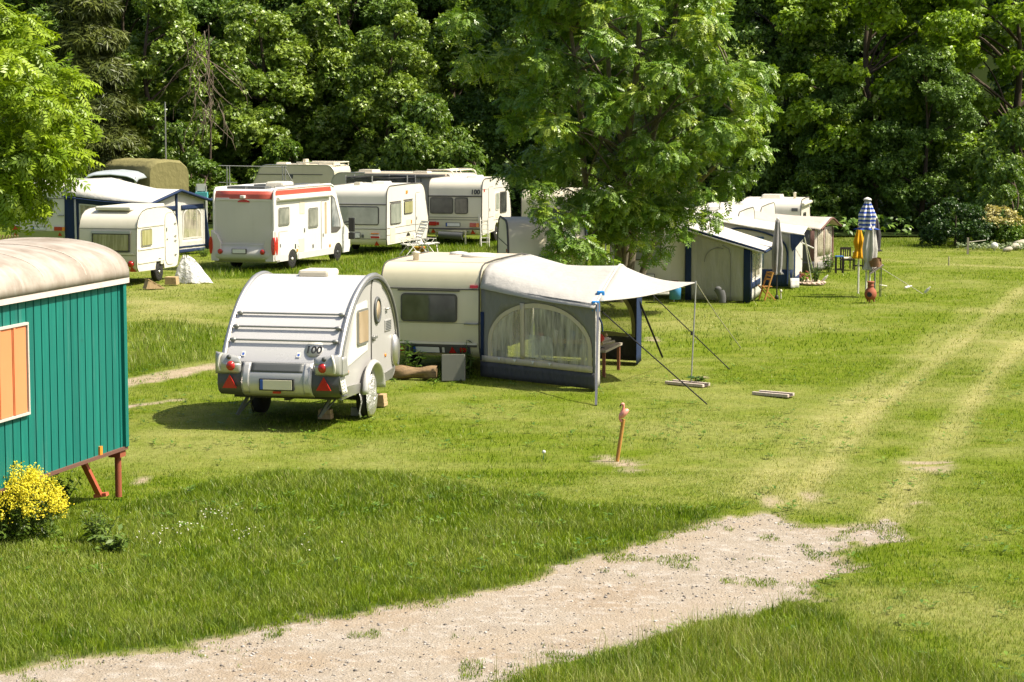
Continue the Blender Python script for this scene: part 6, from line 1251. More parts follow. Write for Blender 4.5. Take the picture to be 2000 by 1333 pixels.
# ------------------------------------------------------------------ white garden chairs, stool and pots beside the white caravan
def garden_chair(label, loc, rz, back=1.05, tilt=.38, group='white folding garden chairs'):
    t_ = thing('garden_chair', label, 'chair', loc, rz, group); w = .27
    for x in (-w, w): m = MB(); m.tube([(x, .28, 0), (x, -.22, .60)], .018, 6); m.build('leg', M_WPLA, t_); m = MB(); m.tube([(x, -.30, 0), (x, .26, .60)], .018, 6); m.build('leg', M_WPLA, t_)
    for x in (-w - .03, w + .03): m = MB(); m.obox((x, -.28, .62), (x, .30, .62), .05, .025); m.build('armrest', M_WPLA, t_)
    m = MB()
    for i in range(6): m.box(-w, w, -.24 + .08 * i, -.18 + .08 * i, .42, .445)
    for x in (-w, w): m.box(x - .015, x + .015, -.25, .27, .395, .42)
    m.build('seat', M_WPLA, t_); m = MB()
    for i in range(8):
        s_ = i / 7; m.obox((-w, .25 + tilt * s_, .46 + (back - .46) * s_), (w, .25 + tilt * s_, .46 + (back - .46) * s_), .02, .065, (0, tilt, back - .46))
    for x in (-w, w): m.tube([(x, .24, .40), (x, .26 + tilt, back + .03)], .018, 6)
    m.build('backrest', M_WPLA, t_); return t_
g = G(800, 500); garden_chair('tall white slatted recliner, left of the garden chairs beside the white caravan', (g.x, g.y, 0), -60, 1.25, .40)
g = G(826, 499); garden_chair('white folding garden chair at the right end beside the white caravan', (g.x + .1, g.y, 0), 65, .78, .12)
g = G(842, 497); t_ = thing('footstool', 'white folding footstool right of the garden chairs', 'stool', (g.x + .05, g.y, 0), 15)
for x in (-.18, .18): MB().tube([(x, -.2, 0), (x, .16, .42)], .016, 6).build('leg', M_WPLA, t_); MB().tube([(x, .2, 0), (x, -.16, .42)], .016, 6).build('leg', M_WPLA, t_)
m = MB()
for i in range(5): m.box(-.24, .24, -.2 + .085 * i, -.13 + .085 * i, .42, .445)
m.build('seat', M_WPLA, t_)
for px_, lab, col_ in ((813, 'yellow bucket behind the garden chairs', (.55, .30, .02)), (823, 'orange pot with a white rim between the garden chairs', (.60, .22, .05))):
    g = G(px_, 496); m = MB(); m.lathe([(.10, 0), (.14, .24), (.15, .26), (.12, .26)], 16); tag(m.build('bucket', paint('bucket_%d' % px_, col_, .5, .2), None, (g.x, g.y + .1, 0)), lab, 'bucket')
g = G(948, 482); t_ = thing('step_ladder', 'white folding step chair leaning beside the caravan with the 100 sticker', 'step ladder', (g.x, g.y, 0), 10)
for x in (-.16, .16): MB().tube([(x, 0, 0), (x, .30, 1.15)], .022, 6).build('rail', M_WPLA, t_)
for i in range(6): MB().box(-.16, .16, .03 + .045 * i, .12 + .045 * i, .16 + .17 * i, .185 + .17 * i).build('step', M_WPLA, t_)
for x in (-.14, .14): MB().tube([(x, .48, 0), (x, .30, 1.05)], .018, 6).build('prop', M_WPLA, t_)

# ------------------------------------------------------------------ silver-topped caravan under the central ash, boat and trailer behind it
p = at(1146, 58.6); up = [(.12, .4), (.02, .65), (0, 1.1), (.03, 1.62), (.10, 1.85), (.22, 2.10), (.40, 2.32), (.62, 2.45), (1.0, 2.52), (3.2, 2.52), (3.8, 2.4), (4.2, 2.0), (4.3, 1.2), (4.1, .4)]
v = Van('caravan', 'weathered silver-beige caravan standing under the left side of the central ash', 'caravan', (p.x, p.y), 4, 2.05, up, [(2.1, .36)], paint('weathered_silver', (.62, .55, .40), .45, .40), paint('dull_cream', (.60, .57, .46), .45, .3), zb=.4, rail=M_SEAM, rail_r=.03)
v.rbox(-2.03, -.03, .45, 1.58, .012, paint('cream_tail', (.58, .54, .42), .45, .35), 'tail_panel'); v.win(-1.98, -1.30, .95, 1.50, G_DARK, r=.05, d=.05); v.rbox(-2.0, -1.1, 1.52, 1.56, .05, M_SEAM, 'gutter'); v.rbox(-2.05, 0, 1.60, 1.64, .03, M_CREAM, 'trim_strip')
v.sbox(.5, .7, 1.72, 1.80, .02, M_RED, 'marker', 'L'); v.seam_s(1.9, .1, 4, .02, .01, 'L'); v.wheel(2.1, .31); v.done()
p = at(1070, 74); t_ = thing('covered_boat', 'boat under a bright blue cover on a trailer, behind the silver-beige caravan', 'boat', (p.x, p.y, 0), 84); M_BT = cloth('blue_cover', (.04, .19, .55), .6, .3, .05)
m = MB(); m.grid(lambda a_, b_: (-.62 * math.cos(math.pi * b_) * (1 - .55 * max(0, a_ - .6) ** 2 * 6), lerp(-1.5, 1.6, a_), 1.42 + .38 * math.sin(math.pi * b_) * (1 - .3 * a_)), 16, 10); m.build('cover', M_BT, t_, solid=.02)
m = MB(); m.grid(lambda a_, b_: (-.60 * math.cos(math.pi * b_) * (1 - .55 * max(0, a_ - .6) ** 2 * 6), lerp(-1.48, 1.58, a_), 1.42 - .45 * math.sin(math.pi * b_)), 16, 10); m.build('hull', M_WPLA, t_, solid=.02)
m = MB(); m.obox((-.4, -1.3, .55), (-.4, 1.4, .55), .08, .08); m.obox((.4, -1.3, .55), (.4, 1.4, .55), .08, .08); m.obox((-.8, 0, .45), (.8, 0, .45), .08, .08)
for x in (-.4, .4):
    for y in (-.9, .9): m.obox((x, y, .55), (x * .7, y, 1.06), .05, .05)
m.build('trailer', M_STEEL, t_)
for x in (-.85, .75): MB().lathe([(.15, 0), (.28, .02), (.3, .05), (.28, .14), (.15, .16)], 16, (x, 0, .3), 'x').build('wheel', M_RUBBER, t_)
MB().tube([(-.7, -1.2, 1.0), (-.7, -1.2, 1.95)], .02, 6).build('post', M_ALU, t_)
p = at(1128, 86); v = Van('caravan', 'grey-roofed caravan seen through leaves behind the blue boat cover', 'caravan', (p.x, p.y), -12, 2.2, box_profile(4.6, 2.32, rr=.4), [(2.2, .36)], M_BEIGE, M_BEIGE, rail=M_SEAM); v.win(-1.8, -.5, 1.1, 1.65, G_DARK); v.plate(-1.4, -.9, .6, .7, False, True); v.wheel(2.2, .31); v.done()
p = at(1183, 76); t_ = thing('satellite_dish', 'round white satellite dish on a mast behind the ash stems', 'satellite dish', (p.x, p.y, 0), 10); m = MB(); m.grid(lambda a_, b_: (.34 * a_ * math.cos(6.2832 * b_), -.10 + .12 * a_ * a_ * -1 + .1, 2.55 + .34 * a_ * math.sin(6.2832 * b_)), 6, 24); m.build('dish', M_WPLA, t_, solid=.015); MB().tube([(0, .05, 0), (0, .05, 2.55)], .025, 8).build('mast', M_STEEL, t_); MB().tube([(0, 0, 2.25), (0, -.45, 2.45)], .015, 6).build('feed_arm', M_STEEL, t_)

# ------------------------------------------------------------------ the row of awnings on the right
def row_van(label, px, Y_, rz, W_, L, H, **k):
    p = at(px, Y_); v = Van('caravan', label, 'caravan', (p.x, p.y), rz, W_, box_profile(L, H, rr=.4, **k), [(L * .45, .36)], M_WHITE, M_WHITE, rail=M_SEAM); v.wheel(L * .45, .31); return v
v = row_van('white caravan behind the ash stems, attached to the stone-coloured tent awning', 1338, 64.7, -13, 2.2, 4.6, 2.32)
v.rbox(-.42, -.04, .55, 2.0, .03, M_IVORY, 'hatch'); v.win(-1.9, -.7, 1.1, 1.7, G_GREY); v.rbox(-.52, -.46, 1.1, 1.16, .05, M_STEEL, 'catch'); v.rbox(-2.1, -1.8, .6, .72, .04, M_RED, 'tail_light'); v.rbox(-.45, -.2, .42, .52, .05, M_RED, 'tail_light'); v.plate(-1.4, -.9, .6, .7, False, True); v.done()
v = row_van('white-roofed caravan behind the navy-arched white awning', 1440, 71, -13, 2.2, 4.6, 2.2); v.win(-1.8, -.6, 1.1, 1.65, G_GREY); v.rbox(-2.1, -1.8, .6, .72, .04, M_RED, 'tail_light'); v.hatch(-1.2, -.6, 1.4, 2.2, .1, M_WPLA); v.done()
v = row_van('long white-roofed caravan at the back of the brown-trimmed awning', 1484, 78, -13, 2.2, 4.8, 2.05); v.win(-1.8, -.6, 1.1, 1.6, G_GREY); v.rbox(-.35, -.15, 1.72, 1.86, .02, M_DGREY, 'vent'); v.hatch(-1.4, -.7, 1.4, 2.2, .1, M_WPLA); v.done()
v = row_van('low white vehicle at the far end of the awning row, against the dark wood', 1563, 83, -13, 2.2, 3.6, 2.10); v.hatch(-1.6, -.8, .9, 1.9, .14, M_IVORY); m = MB(); m.lathe([(.05, 0), (.05, .2), (.08, .22), (.02, .25)], 10, (-.35, 1.2, 2.1)); m.build('roof_vent', M_VENT, v.t); m = MB(); m.tube([(.06, .1, 1.92), (.06, 3.2, 1.92)], .07, 8); m.build('rolled_awning', M_IVORY, v.t); v.rbox(-.35, -.12, 1.68, 1.80, .02, M_DGREY, 'vent'); v.win(-1.7, -.6, 1.05, 1.55, G_GREY); v.win(.8, 1.7, 1.1, 1.6, G_DARK, 'R'); v.done()
# stone tent with navy corners
A0 = G(1340, 586); N = Vector((*G(1465, 591)[:2], 0)); d_ = Vector((.225, .974, 0)); A1 = A0 + d_ * 3.0; F = N + d_ * 2.7
W_ = Awn('awning', 'stone-grey tent awning with navy corner panels and a sloping white roof', A0, A1, N, F)
W_.roof([(0, 2.10), (.03, 2.13), (1, 2.16)], [(0, 1.46), (.03, 1.49), (1, 1.52)], F_WHITE, sag=.02, ex=.22); L = (W_.N - W_.A0).length
w, W3 = W_.wall(W_.A0, W_.N, 2.08, 1.60, .03, F_TENT, 'side_wall', out=(0, -1, 0), bands=[(-.02, .16, .0, 2.0, F_NAVY, 'corner_panel'), (L - .20, L + .01, .0, 1.6, F_NAVY, 'corner_panel')])
m = MB(); m.tube([W3((.98 + .42 * math.cos(math.radians(a_)) , 1.10 + .42 * math.sin(math.radians(a_))), .02) for a_ in range(70, 190, 10)], .010, 5); m.build('seam_arch', F_GREY, w); m = MB(); m.tube([W3((1.36, .05), .02), W3((1.36, 1.3), .02), W3((1.3, 1.5), .02), W3((1.1, 1.6), .02)], .008, 5); m.build('seam', F_GREY, w)
L2 = (W_.F - W_.N).length; w, W3 = W_.wall(W_.N, W_.F, 1.52, 1.52, .03, F_WHITE, 'front_wall', [(.35, .62), (1.2, .62), (2.2, .62), (2.2, .95), (2.2, 1.38), (1.2, 1.38), (.35, 1.38), (.35, .95)], F_WHITE, FILM3, .06, (1, 0, 0), [(.3, 2.3, .36, .54, F_NAVY, 'lower_band'), (0, .16, .03, 1.5, F_NAVY, 'corner_panel')])
m = MB(); m.tube([tuple(W_.plan(a_, -.012) + Vector((0, 0, lerp(2.07, 1.46, a_ / 1.22 * 1.0)))) for a_ in (0, .4, .8, 1.22)], .035, 6); m.tube([tuple(W_.plan(1.22, b_) + Vector((0, 0, 1.44))) for b_ in (0, .5, 1.0)], .035, 6); m.build('eaves_trim', F_NAVY, W_.t)
m = MB(); m.tube([tuple(W_.plan(a_, -.02) + Vector((0, 0, lerp(2.0, 1.42, a_ / 1.2)))) for a_ in (0.02, .4, .8, 1.2)], .03, 6); m.build('eaves_hem', F_WHITE, W_.t)
g = G(1410, 592); m = MB(); m.grid(lambda a_, b_: ((.10 + .05 * b_) * math.cos(6.2832 * a_) - .10 * b_ * b_, .06 * math.sin(6.2832 * a_), .02 + .42 * b_ * (1 - .15 * b_)), 14, 8); m.ball((-.12, 0, .40), .10, .06, .08, 10); tag(m.build('bird_figure', paint('figure_grey', (.10, .10, .10), .7, .3), None, (g.x, g.y - .1, 0)), 'dark grey garden figure in the grass against the stone tent wall', 'garden figure')
g = G(1285, 592); t_ = thing('fence_post', 'upright weathered board beside the white caravan left of the stone tent', 'board', (*G(1292, 578)[:2], 0)); MB().box(-.13, .13, -.03, .03, 0, 1.75).build('board', wood('grey_wood', (1, 1, 1), (1, 1, 1)), t_, bevel=.01)
g = G(1300, 590); t_ = thing('flower_trolley', 'low pale table with a flowered box in front of the white caravan', 'table', (g.x - .05, g.y + .2, 0), -5); MB().box(-.30, .34, -.2, .2, .20, .24).build('tabletop', M_WPLA, t_)
for x in (-.26, .3):
    for y in (-.16, .16): MB().tube([(x, y, 0), (x, y, .2)], .014, 6).build('leg', M_STEEL, t_)
m = MB(); m.box(-.2, .12, -.12, .12, 0, .22, 0)
for i in range(14): m.ball((rng.uniform(-.19, .11), -.122, rng.uniform(.03, .2)), .025, .008, .025, 8, 1 + i % 2)
tag(m.build('flowered_box', [M_WPLA, M_RED, paint('leaf_print', (.1, .3, .1), .6, .1)], None, (g.x - .02, g.y + .2, .24)), 'white box with a red flower print on the low table', 'box')
g = G(1312, 545); m = MB(); m.lathe([(.16, 0), (.17, .3), (.15, .36), (.03, .38)], 16); m.lathe([(.165, .22), (.165, .27)], 16, mi=1); tag(m.build('blue_drum', [paint('drum_blue', (.05, .22, .42), .4, .2), M_RED], None, (at(1318, 63.6).x, 63.5, .10)), 'blue drum with a red stripe at the corner of the stone tent', 'drum')
# white awning with a navy arch
N = Vector((*G(1549, 562)[:2], 0)); A0 = N + Vector((-3.0, .62, 0)); A1 = A0 + d_ * 3.4; F = N + d_ * 2.6
W_ = Awn('awning', 'white awning with a navy arch line and a navy lower panel, second in the row', A0, A1, N, F)
W_.roof([(0, 2.14), (.05, 2.2), (.5, 2.28), (1, 2.2)], [(0, 1.62), (.05, 1.66), (.5, 1.80), (.95, 1.66), (1, 1.62)], F_WHITE, sag=.04, ex=.10); L = (W_.N - W_.A0).length
w, W3 = W_.wall(W_.A0, W_.N, 2.12, 1.62, .03, F_TENT, 'side_wall', out=(0, -1, 0), bands=[(1.55, L, .03, .55, F_NAVY, 'lower_band'), (L - .14, L, .03, 1.62, F_WHITE, 'corner_panel'), (1.62, 2.15, .60, 1.55, film('curtain_blue', (.07, .20, .36), .85), 'patterned_window')])
m = MB()
for i in range(5):
    for j in (0, 1): m.add([W3((1.70 + .28 * j + dx, .70 + .17 * i + dz), .030) for dx, dz in ((0, 0), (.07, 0), (.07, .10), (0, .10))], [(0, 1, 2, 3)])
m.build('window_pattern', F_WHITE, w, solid=.003)
m = MB(); m.tube(spline([W3((.95, 1.62), .03), W3((1.3, 1.80), .03), W3((2.0, 1.72), .03), W3((2.6, 1.5), .03), W3((2.85, 1.2), .03), W3((2.88, .6), .03), W3((2.88, .1), .03)], 4), .03, 5); m.build('arch_line', F_NAVY, w)
W_.wall(W_.N, W_.F, 1.62, 1.65, .03, F_WHITE, 'front_wall', out=(1, 0, 0), bands=[(.0, .35, .03, 1.6, F_NAVY, 'corner_panel'), (.5, 2.4, .03, .3, F_NAVY, 'lower_band')])
p = W_.plan(1.1, 0); m = MB(); m.add([(p.x - .42, p.y - .04, 1.66), (p.x + .05, p.y - .04, 1.60), (p.x - .35, p.y - .03, 1.10), (p.x - .40, p.y - .03, 1.25)], [(0, 1, 2, 3)]); m.build('corner_flap', F_NAVY, W_.t, solid=.01)
m = MB(); m.grid(lambda a_, b_: (W_.N.x - .10 + .28 * a_, W_.N.y - .05 - .25 * (1 - b_) * (1 - a_), .01 + .28 * b_), 3, 3); m.build('mud_flap', F_WHITE, W_.t, solid=.01)
rp = W_.o + W_.plan(1.1, .02)
line('guy_line', 'white line from the white awning corner to the flower bed', [(rp.x, rp.y, 1.62), tuple(G(1586, 556))], .014, M_WPLA); line('guy_line', 'white line from the white awning corner to a peg behind the flower bed', [(rp.x, rp.y + .1, 1.64), tuple(G(1590, 535))], .014, M_WPLA)
# beige awning with brown trims
N = Vector((*G(1590, 531)[:2], 0)); A0 = N + Vector((-2.6, .5, 0)); A1 = A0 + d_ * 3.2; F = N + Vector((.92, 2.0, 0))
W_ = Awn('awning', 'faded beige awning with brown trims and curtained front windows, third in the row', A0, A1, N, F)
W_.roof([(0, 1.80), (.05, 1.9), (.5, 2.0), (1, 1.95)], [(0, 1.42), (.06, 1.48), (.55, 1.78), (.95, 1.50), (1, 1.44)], F_BEIGE, sag=.06, ex=.08); L = (W_.N - W_.A0).length
w, W3 = W_.wall(W_.A0, W_.N, 1.80, 1.45, .03, F_TENT, 'side_wall', out=(0, -1, 0), bands=[(0, L, .03, .34, F_DGREY, 'lower_band'), (L - .38, L - .16, .03, 1.4, F_DGREY, 'corner_panel'), (L - .14, L, .03, 1.45, F_BROWN, 'corner_trim')])
L2 = (W_.F - W_.N).length; w, W3 = W_.wall(W_.N, W_.F, 1.45, 1.45, .03, F_BEIGE, 'front_wall', out=(1, -.3, 0), bands=[(.28, .95, .50, 1.36, FILM3, 'window'), (1.18, 1.85, .50, 1.36, FILM3, 'window'), (.98, 1.06, .03, 1.42, F_BROWN, 'trim'), (1.98, 2.16, .03, 1.4, F_BROWN, 'trim'), (.3, 1.9, .03, .30, F_GREY, 'lower_band')])
m = MB(); m.tube([tuple(W_.plan(1.085, b_) + Vector((0, 0, pl(b_, [(0, 1.42), (.55, 1.78), (1, 1.44)])))) for b_ in [i / 10 for i in range(11)]], .035, 5); m.build('front_trim', F_BROWN, W_.t)
rp = W_.o + W_.plan(1.0, .0); line('awning_prop', 'thin pole slanting from the beige awning corner towards the white awning', [(rp.x - .05, rp.y - .15, .80), (rp.x - .75, rp.y - .5, 1.12)], .03, F_WHITE, 'pole')
g = G(1612, 530); sprig('garden_shrub', 'green plant before the front of the beige awning', 'plant', (g.x + .1, g.y - .2, 0), .75, 14, L_PLANT, 71, .05, .12, .3)
# closed grey umbrella, wooden chair, lantern peg
def closed_umbrella(name, label, loc, z0, z1, r_top, r_mid, r_bot, mat, pole_r=.022, tie=.35, pole_mat=None, n=8, seed=0, zbase=0, pole=True, base=False, stripes=None):
    t_ = thing(name, label, 'umbrella', loc); r_ = np.random.default_rng(seed); ph = r_.uniform(0, 6.28)
    if pole: MB().tube([(0, 0, zbase), (0, 0, z1 + .05)], pole_r, 8).build('pole', pole_mat or M_STEEL, t_)
    def f(u, w):
        z = lerp(z1, z0, u); rr_ = pl(u, [(0, r_top), (.5, r_mid), (1 - tie, r_mid * .9), (1 - tie * .65, r_mid * .62), (1, r_bot)]); a_ = 6.2832 * w; q_ = rr_ * (1 + .32 * math.cos(n * a_ + ph + 2.2 * u)); return (q_ * math.cos(a_), q_ * math.sin(a_), z)
    m = MB(); m.grid(f, 18, 64); m.build('canopy', mat, t_, solid=.006)
    m = MB(); m.lathe([(.05, 0), (.035, .05), (.01, .09)], 10, (0, 0, z1)); m.build('finial', M_WPLA, t_)
    if base: m = MB(); m.lathe([(.06, 0), (.05, .10), (.03, .12)], 10); m.build('base', M_BLACK, t_)
    return t_
F_UMG = cloth('umbrella_grey', (.30, .29, .29), .8, .3); F_UMY = cloth('umbrella_yellow', (.80, .42, .015), .75, .3, .2); F_UMW = cloth('umbrella_white', (.62, .60, .56), .8, .4, .2); F_UMD = cloth('umbrella_dark', (.085, .08, .085), .8, .3)
t = NT('umbrella_stripe'); sp_ = t.n('SeparateXYZ', {0: t.coord()}).outputs[2]; w_ = t.n('Math', {0: t.n('Math', {0: sp_, 1: 8.5}, operation='MULTIPLY').outputs[0]}, operation='FRACT').outputs[0]
st_ = t.mix((.66, .65, .64), (.03, .08, .42), t.n('Math', {0: w_, 1: .5}, operation='GREATER_THAN').outputs[0]); b_ = t.n('BsdfPrincipled', {'Base Color': st_, 'Roughness': .8}); F_UMS = t.done(b_.outputs[0])
g = G(1517, 585); closed_umbrella('parasol', 'closed slim grey parasol standing by the wooden chair', (g.x, g.y, 0), .72, 2.28, .05, .13, .155, F_UMG, .02, .12, M_BLACK, 6, 1, base=True)
m = MB(); m.lathe([(.158, -.0), (.16, .03)], 20, (g.x, g.y, .80)); m.lathe([(.156, 0), (.158, .02)], 20, (g.x, g.y, .88)); 
g = G(1494, 586); t_ = thing('wooden_chair', 'orange wooden folding chair beside the stone tent front', 'chair', (g.x, g.y, 0), -70)
for x in (-.18, .18): m = MB(); m.obox((x, -.10, 0), (x, .16, .80), .05, .035); m.build('leg', M_WOODO, t_); m = MB(); m.obox((x * .8, .25, 0), (x * .8, -.15, .42), .04, .03); m.build('leg', M_WOODO, t_)
m = MB()
for z in (.60, .70, .78): m.box(-.18, .18, .07 + (z - .6) * .35, .10 + (z - .6) * .35, z - .03, z + .03)
m.build('backrest', M_WOODO, t_); m = MB()
for i in range(4): m.box(-.17, .17, -.14 + .075 * i, -.08 + .075 * i, .38, .40)
m.build('seat', M_WOODO, t_)
g = G(1525, 584); m = MB(); m.tube([(0, 0, 0), (0, 0, .20)], .02, 6); m.lathe([(.035, .18), (.04, .24), (.02, .27)], 10); tag(m.build('garden_lantern', M_VENT, None, (g.x, g.y, 0)), 'small garden light stuck in the lawn right of the grey parasol', 'garden light')
# flower bed
g = G(1583, 554); t_ = thing('flower_bed', 'small stone-edged flower bed in the lawn in front of the beige awning', 'flower bed', (g.x, g.y, 0)); m = MB(); m.lathe([(.01, .05), (.35, .05), (.42, .0)], 20, sx=1.1, sy=1.6); m.build('soil', paint('light_soil', (.36, .28, .20), .95, .4, streak=False), t_)
rng = np.random.default_rng(77)
for i in range(16): a_ = i * .3927; m = MB(); m.ball((.42 * math.cos(a_), .62 * math.sin(a_), .04), rng.uniform(.04, .08), rng.uniform(.05, .08), rng.uniform(.03, .05), 8); m.build('edge_stone', paint('pink_stone', (.50, .38, .30), .85, .4), t_)
sprig('flowering_plant', 'pink flowers on the left of the little flower bed', 'plant', (g.x - .22, g.y, .04), .34, 12, L_PLANT, 81, .03, .08, .25, flowers=leafy('pink_petal', (.40, .10, .10), (.60, .25, .25), trans=.2)); sprig('flowering_plant', 'dark green plant on the right of the little flower bed', 'plant', (g.x + .14, g.y, .04), .55, 18, leafy('dark_garden_leaf', (.02, .06, .012), (.07, .13, .02)), 82, .04, .09, .22)
def bottle(label, px_, py_, rz, tilt_):
    g = G(px_, py_); m = MB(); m.lathe([(.01, 0), (.038, .0), (.042, .03), (.042, .15), (.03, .19), (.016, .22), (.016, .25)], 14); o_ = m.build('plastic_bottle', M_WPLA, None, (g.x, g.y, .06)); o_.rotation_euler = (0, math.radians(tilt_), math.radians(rz)); return tag(o_, label, 'bottle', 'white bottles marking guy line pegs')
bottle('white bottle over a peg just right of the flower bed', 1607, 553, -20, 40); bottle('white bottle lying on the lawn right of the clay oven, nearer of the two', 1767, 567, 20, 75); bottle('white bottle at the end of the long guy line, farthest right', 1806, 577, -25, 40)
# dark chair and bar tables
M_DW = wood('dark_wood', (.035, .025, .02), (.015, .012, .01), rough=.5)
def table(label, px_, py_, w, h, top, rz=0, name='side_table'):
    g = G(px_, py_); t_ = thing(name, label, 'table', (g.x, g.y, 0), rz); MB().box(-w / 2, w / 2, -w / 2, w / 2, h - .04, h).build('tabletop', top, t_, bevel=.006)
    for x in (-1, 1):
        for y in (-1, 1): MB().box(x * w * .44 - .018, x * w * .44 + .018, y * w * .44 - .018, y * w * .44 + .018, 0, h - .04).build('leg', M_DW, t_)
    m = MB()
    for y in (-1, 1): m.box(-w * .42, w * .42, y * w * .44 - .012, y * w * .44 + .012, .12, .15)
    m.build('stretcher', M_DW, t_); return t_
table('tall dark stool-table with a blue top in front of the beige awning', 1639, 534, .26, .58, paint('blue_top', (.05, .16, .45), .4, .1)); table('tall dark table with a pale top beside the yellow parasol', 1677, 527, .36, .62, paint('pale_top', (.60, .56, .48), .5, .2))
g = G(1654, 526); t_ = thing('slatted_chair', 'dark slatted chair with a pale cushion between the two tall tables', 'chair', (g.x, g.y, 0), 10); MB().box(-.17, .17, -.17, .17, .34, .41).build('cushion', paint('cushion', (.58, .52, .42), .9, .2), t_, bevel=.03)
m = MB(); m.box(-.19, .19, .15, .19, .66, .74)
for i in range(5): m.box(-.165 + .075 * i, -.135 + .075 * i, .155, .185, .38, .68)
m.build('backrest', M_DW, t_); MB().box(-.19, .19, -.19, .19, .30, .335).build('seat', M_DW, t_)
for x in (-.17, .17):
    for y in (-.16, .17): MB().box(x - .02, x + .02, y - .02, y + .02, 0, .30 if y < 0 else .70).build('leg', M_DW, t_)
# parasols gathered round the striped one, poles leaning together
g = G(1690, 578)
t_ = closed_umbrella('parasol', 'tall closed parasol with a blue and white striped top', (g.x + .02, g.y, 0), 1.95, 2.80, .05, .20, .30, F_UMS, .03, .05, M_WPLA, 7, 2)
m = MB(); m.lathe([(.13, 0), (.10, .05), (.03, .08)], 16, (0, 0, 2.80)); m.build('top_cap', M_WPLA, t_)
closed_umbrella('parasol', 'closed white parasol hanging below the striped top', (g.x + .10, g.y - .12, 0), .76, 2.02, .10, .17, .17, F_UMW, .028, .28, M_WPLA, 6, 3)
closed_umbrella('parasol', 'closed dark grey parasol at the right of the gathered parasols', (g.x + .30, g.y + .15, 0), 1.30, 2.25, .05, .12, .17, F_UMD, .02, .06, M_STEEL, 7, 4, zbase=0)
gy = G(1672, 574); closed_umbrella('parasol', 'closed bright yellow parasol on a white pole, left of the gathered parasols', (gy.x + .06, gy.y, 0), 1.05, 2.02, .02, .13, .155, F_UMY, .028, .45, M_WPLA, 6, 5)
m = MB(); m.lathe([(.04, 0), (.03, .06)], 10, (gy.x + .06, gy.y, -.0)); 
line('guy_line', 'long pale line from the parasols down to a white bottle on the lawn', [(g.x + .15, g.y, 1.0), tuple(G(1803, 575))], .009, ROPE)
# clay oven with a stand and logs
g = G(1700, 590); t_ = thing('clay_oven', 'terracotta chimney oven on the lawn beside the parasol poles', 'garden oven', (g.x, g.y, 0), -20); M_TC = paint('terracotta', (.30, .085, .04), .75, .4, streak=False)
m = MB(); m.lathe([(.02, .06), (.12, .07), (.165, .16), (.175, .24), (.15, .33), (.09, .40), (.08, .44), (.10, .46), (.08, .48), (.085, .53), (.105, .56), (.105, .585), (.06, .58)], 28); m.build('body', M_TC, t_); m = MB(); m.prism(arc(0, .22, .07, 0, 360, 16)[:-1], lambda p, t2: (p[0], -.14 - t2, p[1]), 0, .035); m.build('fire_mouth', M_BLACK, t_)
for i in range(3): a_ = i * 2.094 + .5; MB().box(.10 * math.cos(a_) - .02, .10 * math.cos(a_) + .02, .10 * math.sin(a_) - .02, .10 * math.sin(a_) + .02, 0, .09).build('foot', M_TC, t_)
g2 = G(1714, 580); t_ = thing('tilted_stand', 'small stand with a tilted board top behind the clay oven', 'stand', (g2.x, g2.y, 0), 0); m = MB(); m.obox((-.24, 0, .68), (.14, 0, .94), .34, .03, (0, 0, 1)); m.build('board_top', M_WOODG, t_)
for x in (-.10, .06, .10): MB().tube([(x, .05, 0), (x, .0, .80 + x * .6)], .013, 6).build('leg', M_DGREY, t_)
m = MB(); rng = np.random.default_rng(9); o_ = []
m.grid(lambda a_, b_: ((.14 + .04 * math.sin(5 * 6.28 * b_)) * math.cos(6.2832 * b_) * (1 - .35 * a_ * math.sin(9 * b_)), .10 * math.sin(6.2832 * b_), .0 + .22 * a_ + .06 * math.sin(11 * b_) * a_), 6, 20); m.add([(.13 * math.cos(i * .5236), .10 * math.sin(i * .5236), .21) for i in range(12)], [tuple(range(12))]); o_ = m.build('tree_root', wood('root_wood', (.28, .15, .07), (.10, .06, .04), (8, 8, 8)), None, (g2.x - .05, g2.y, .87)); tag(o_, 'rough brown root chunk lying on the tilted stand', 'root')
line('strut', 'thin pale rod lying aslant on the lawn behind the clay oven', [(g2.x + .05, g2.y - .05, .35), tuple(G(1732, 559))], .015, M_WPLA, 'rod')
# flamingo on its stake
g = G(1205, 898); t_ = thing('flamingo_figure', 'pink plastic flamingo on a leaning wooden stake in the lawn', 'garden figure', (g.x, g.y, 0)); MB().tube([(0, 0, -.05), (.10, .0, .64)], .030, 8).build('stake', M_WOODO, t_)
M_FL = paint('flamingo_pink', (.78, .30, .22), .4, .2, streak=False); M_FL2 = paint('flamingo_pale', (.74, .31, .24), .4, .2, streak=False)
m = MB(); m.grid(lambda a_, b_: (.10 + (-.075 + .16 * a_) + 0 * b_, .06 * math.sin(math.pi * a_) ** .6 * math.cos(6.2832 * b_), .68 + .10 * a_ + (.066 * math.sin(math.pi * min(1, a_ * .97 + .015)) ** .65) * math.sin(6.2832 * b_)), 14, 16); m.build('body', M_FL2, t_)
m = MB(); m.tube(spline([(.075, 0, .60), (.045, 0, .64), (.045, 0, .70), (.085, 0, .78), (.10, 0, .84), (.095, 0, .875)], 5), [.026, .026, .025] + [.02] * 23, 8); m.build('neck', M_FL, t_); h = MB().ball((.085, 0, .875), .032, .024, .026, 12).build('head', M_FL2, t_); MB().tube([(.062, 0, .87), (.045, 0, .845), (.044, 0, .81)], [.014, .011, .004], 7).build('beak', M_BLACK, h)
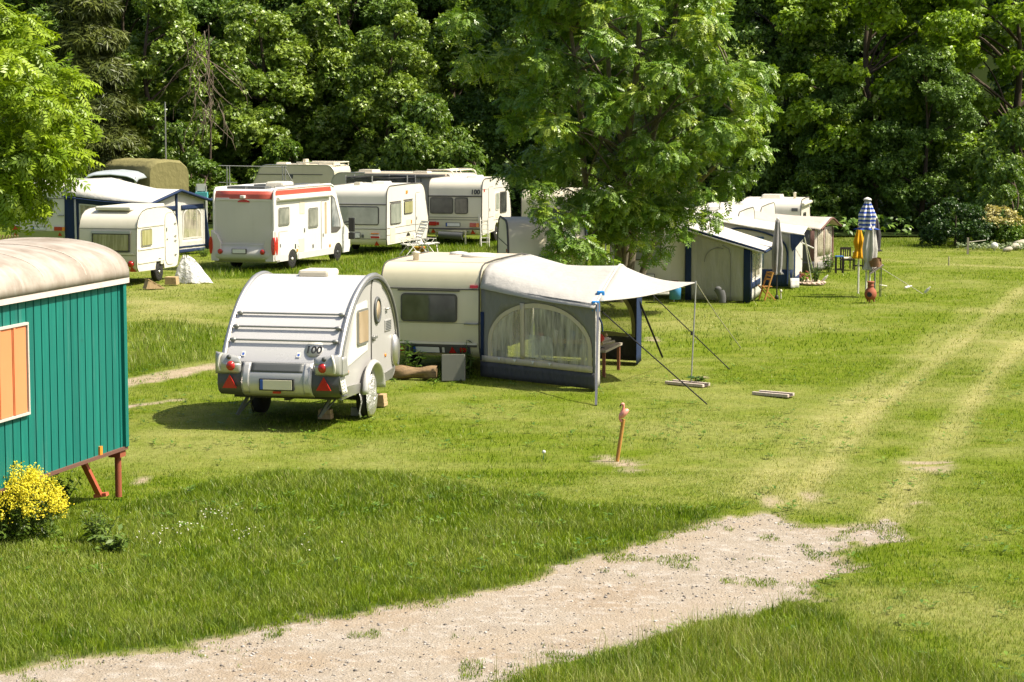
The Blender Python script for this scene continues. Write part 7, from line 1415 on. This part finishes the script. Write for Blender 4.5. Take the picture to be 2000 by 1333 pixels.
# far right: globe, posts, string
g = G(1942, 489); m = MB(); m.ball((0, 0, .16), .145, n=20); m.lathe([(.05, 0), (.04, .03)], 12); tag(m.build('garden_globe', M_WPLA, None, (g.x, g.y, 0)), 'white globe on the lawn at the wood edge', 'garden globe')
g = G(1890, 497); m = MB(); m.box(-.035, .035, -.035, .035, 0, .62); tag(m.build('fence_stake', M_WOODG, None, (g.x, g.y, 0)), 'short wooden stake at the wood edge right of the round bush', 'stake')
g = G(1853, 519); m = MB(); m.tube([(0, 0, 0), (0, 0, .32)], .02, 6); tag(m.build('marker_peg', M_WOODG, None, (g.x, g.y, 0)), 'thin peg in the lawn far right, before the wooden stake', 'peg')
g = G(1890, 497); line('string', 'pale string running from the wooden stake towards the white globe', [(g.x, g.y, .45), tuple(G(1925, 487) + Vector((0, 0, .35)))], .012, ROPE, 'string')
rng = np.random.default_rng(90)
for i, (px_, py_, s_) in enumerate(((1980, 488, .3), (1996, 484, .38), (1968, 491, .2))):
    g = G(px_, py_); m = MB(); m.ball((0, 0, s_ * .3), s_, s_ * .8, s_ * .55, 10); m.v = [(x + .04 * math.sin(9 * y), y, max(0, z + .03 * math.sin(11 * x))) for x, y, z in m.v]; tag(m.build('rock', paint('pale_rock', (.40, .36, .27), .9, .4, streak=False), None, (g.x, g.y, 0)), ('pale rock at the right edge, middle one', 'pale rock at the very right edge, largest', 'small pale rock beside the white globe')[i], 'rock')
P = []
for i in range(150): x = rng.uniform(1870, 2010); g = at(x, 87.5 + rng.normal() * .5); P.append((g.x, g.y, rng.uniform(.08, .25)))
P = np.array(P); tag(link('edging_plants', foliage('edging_plants', P, rng.normal(size=P.shape) * .4 + np.array([0, -.5, 1]), rng.normal(size=P.shape), rng.uniform(.10, .2, len(P)), tpl_spray(5, .6, .2, 4), leafy('pale_edging', (.08, .13, .03), (.22, .26, .12), trans=.2), rng.random(len(P)))), 'pale low edging plants along the wood edge on the right', 'plants', kind='stuff')
# wooden pallet fence under the left ash
p = at(-6, 70); t_ = thing('slat_fence', 'pale wooden slat fence under the ash at the left edge', 'fence', (p.x, p.y, 0), -14)
for i in range(9): MB().obox((-.25 + .10 * i - .35, 0, .15), (-.25 + .10 * i + .2, 0, 1.55), .05, .02, (0, 1, 0)).build('slat', M_WOODL, t_)
for z in (.4, 1.3): MB().box(-.6, .8, .02, .06, z, z + .07).build('rail', M_WOODG, t_)
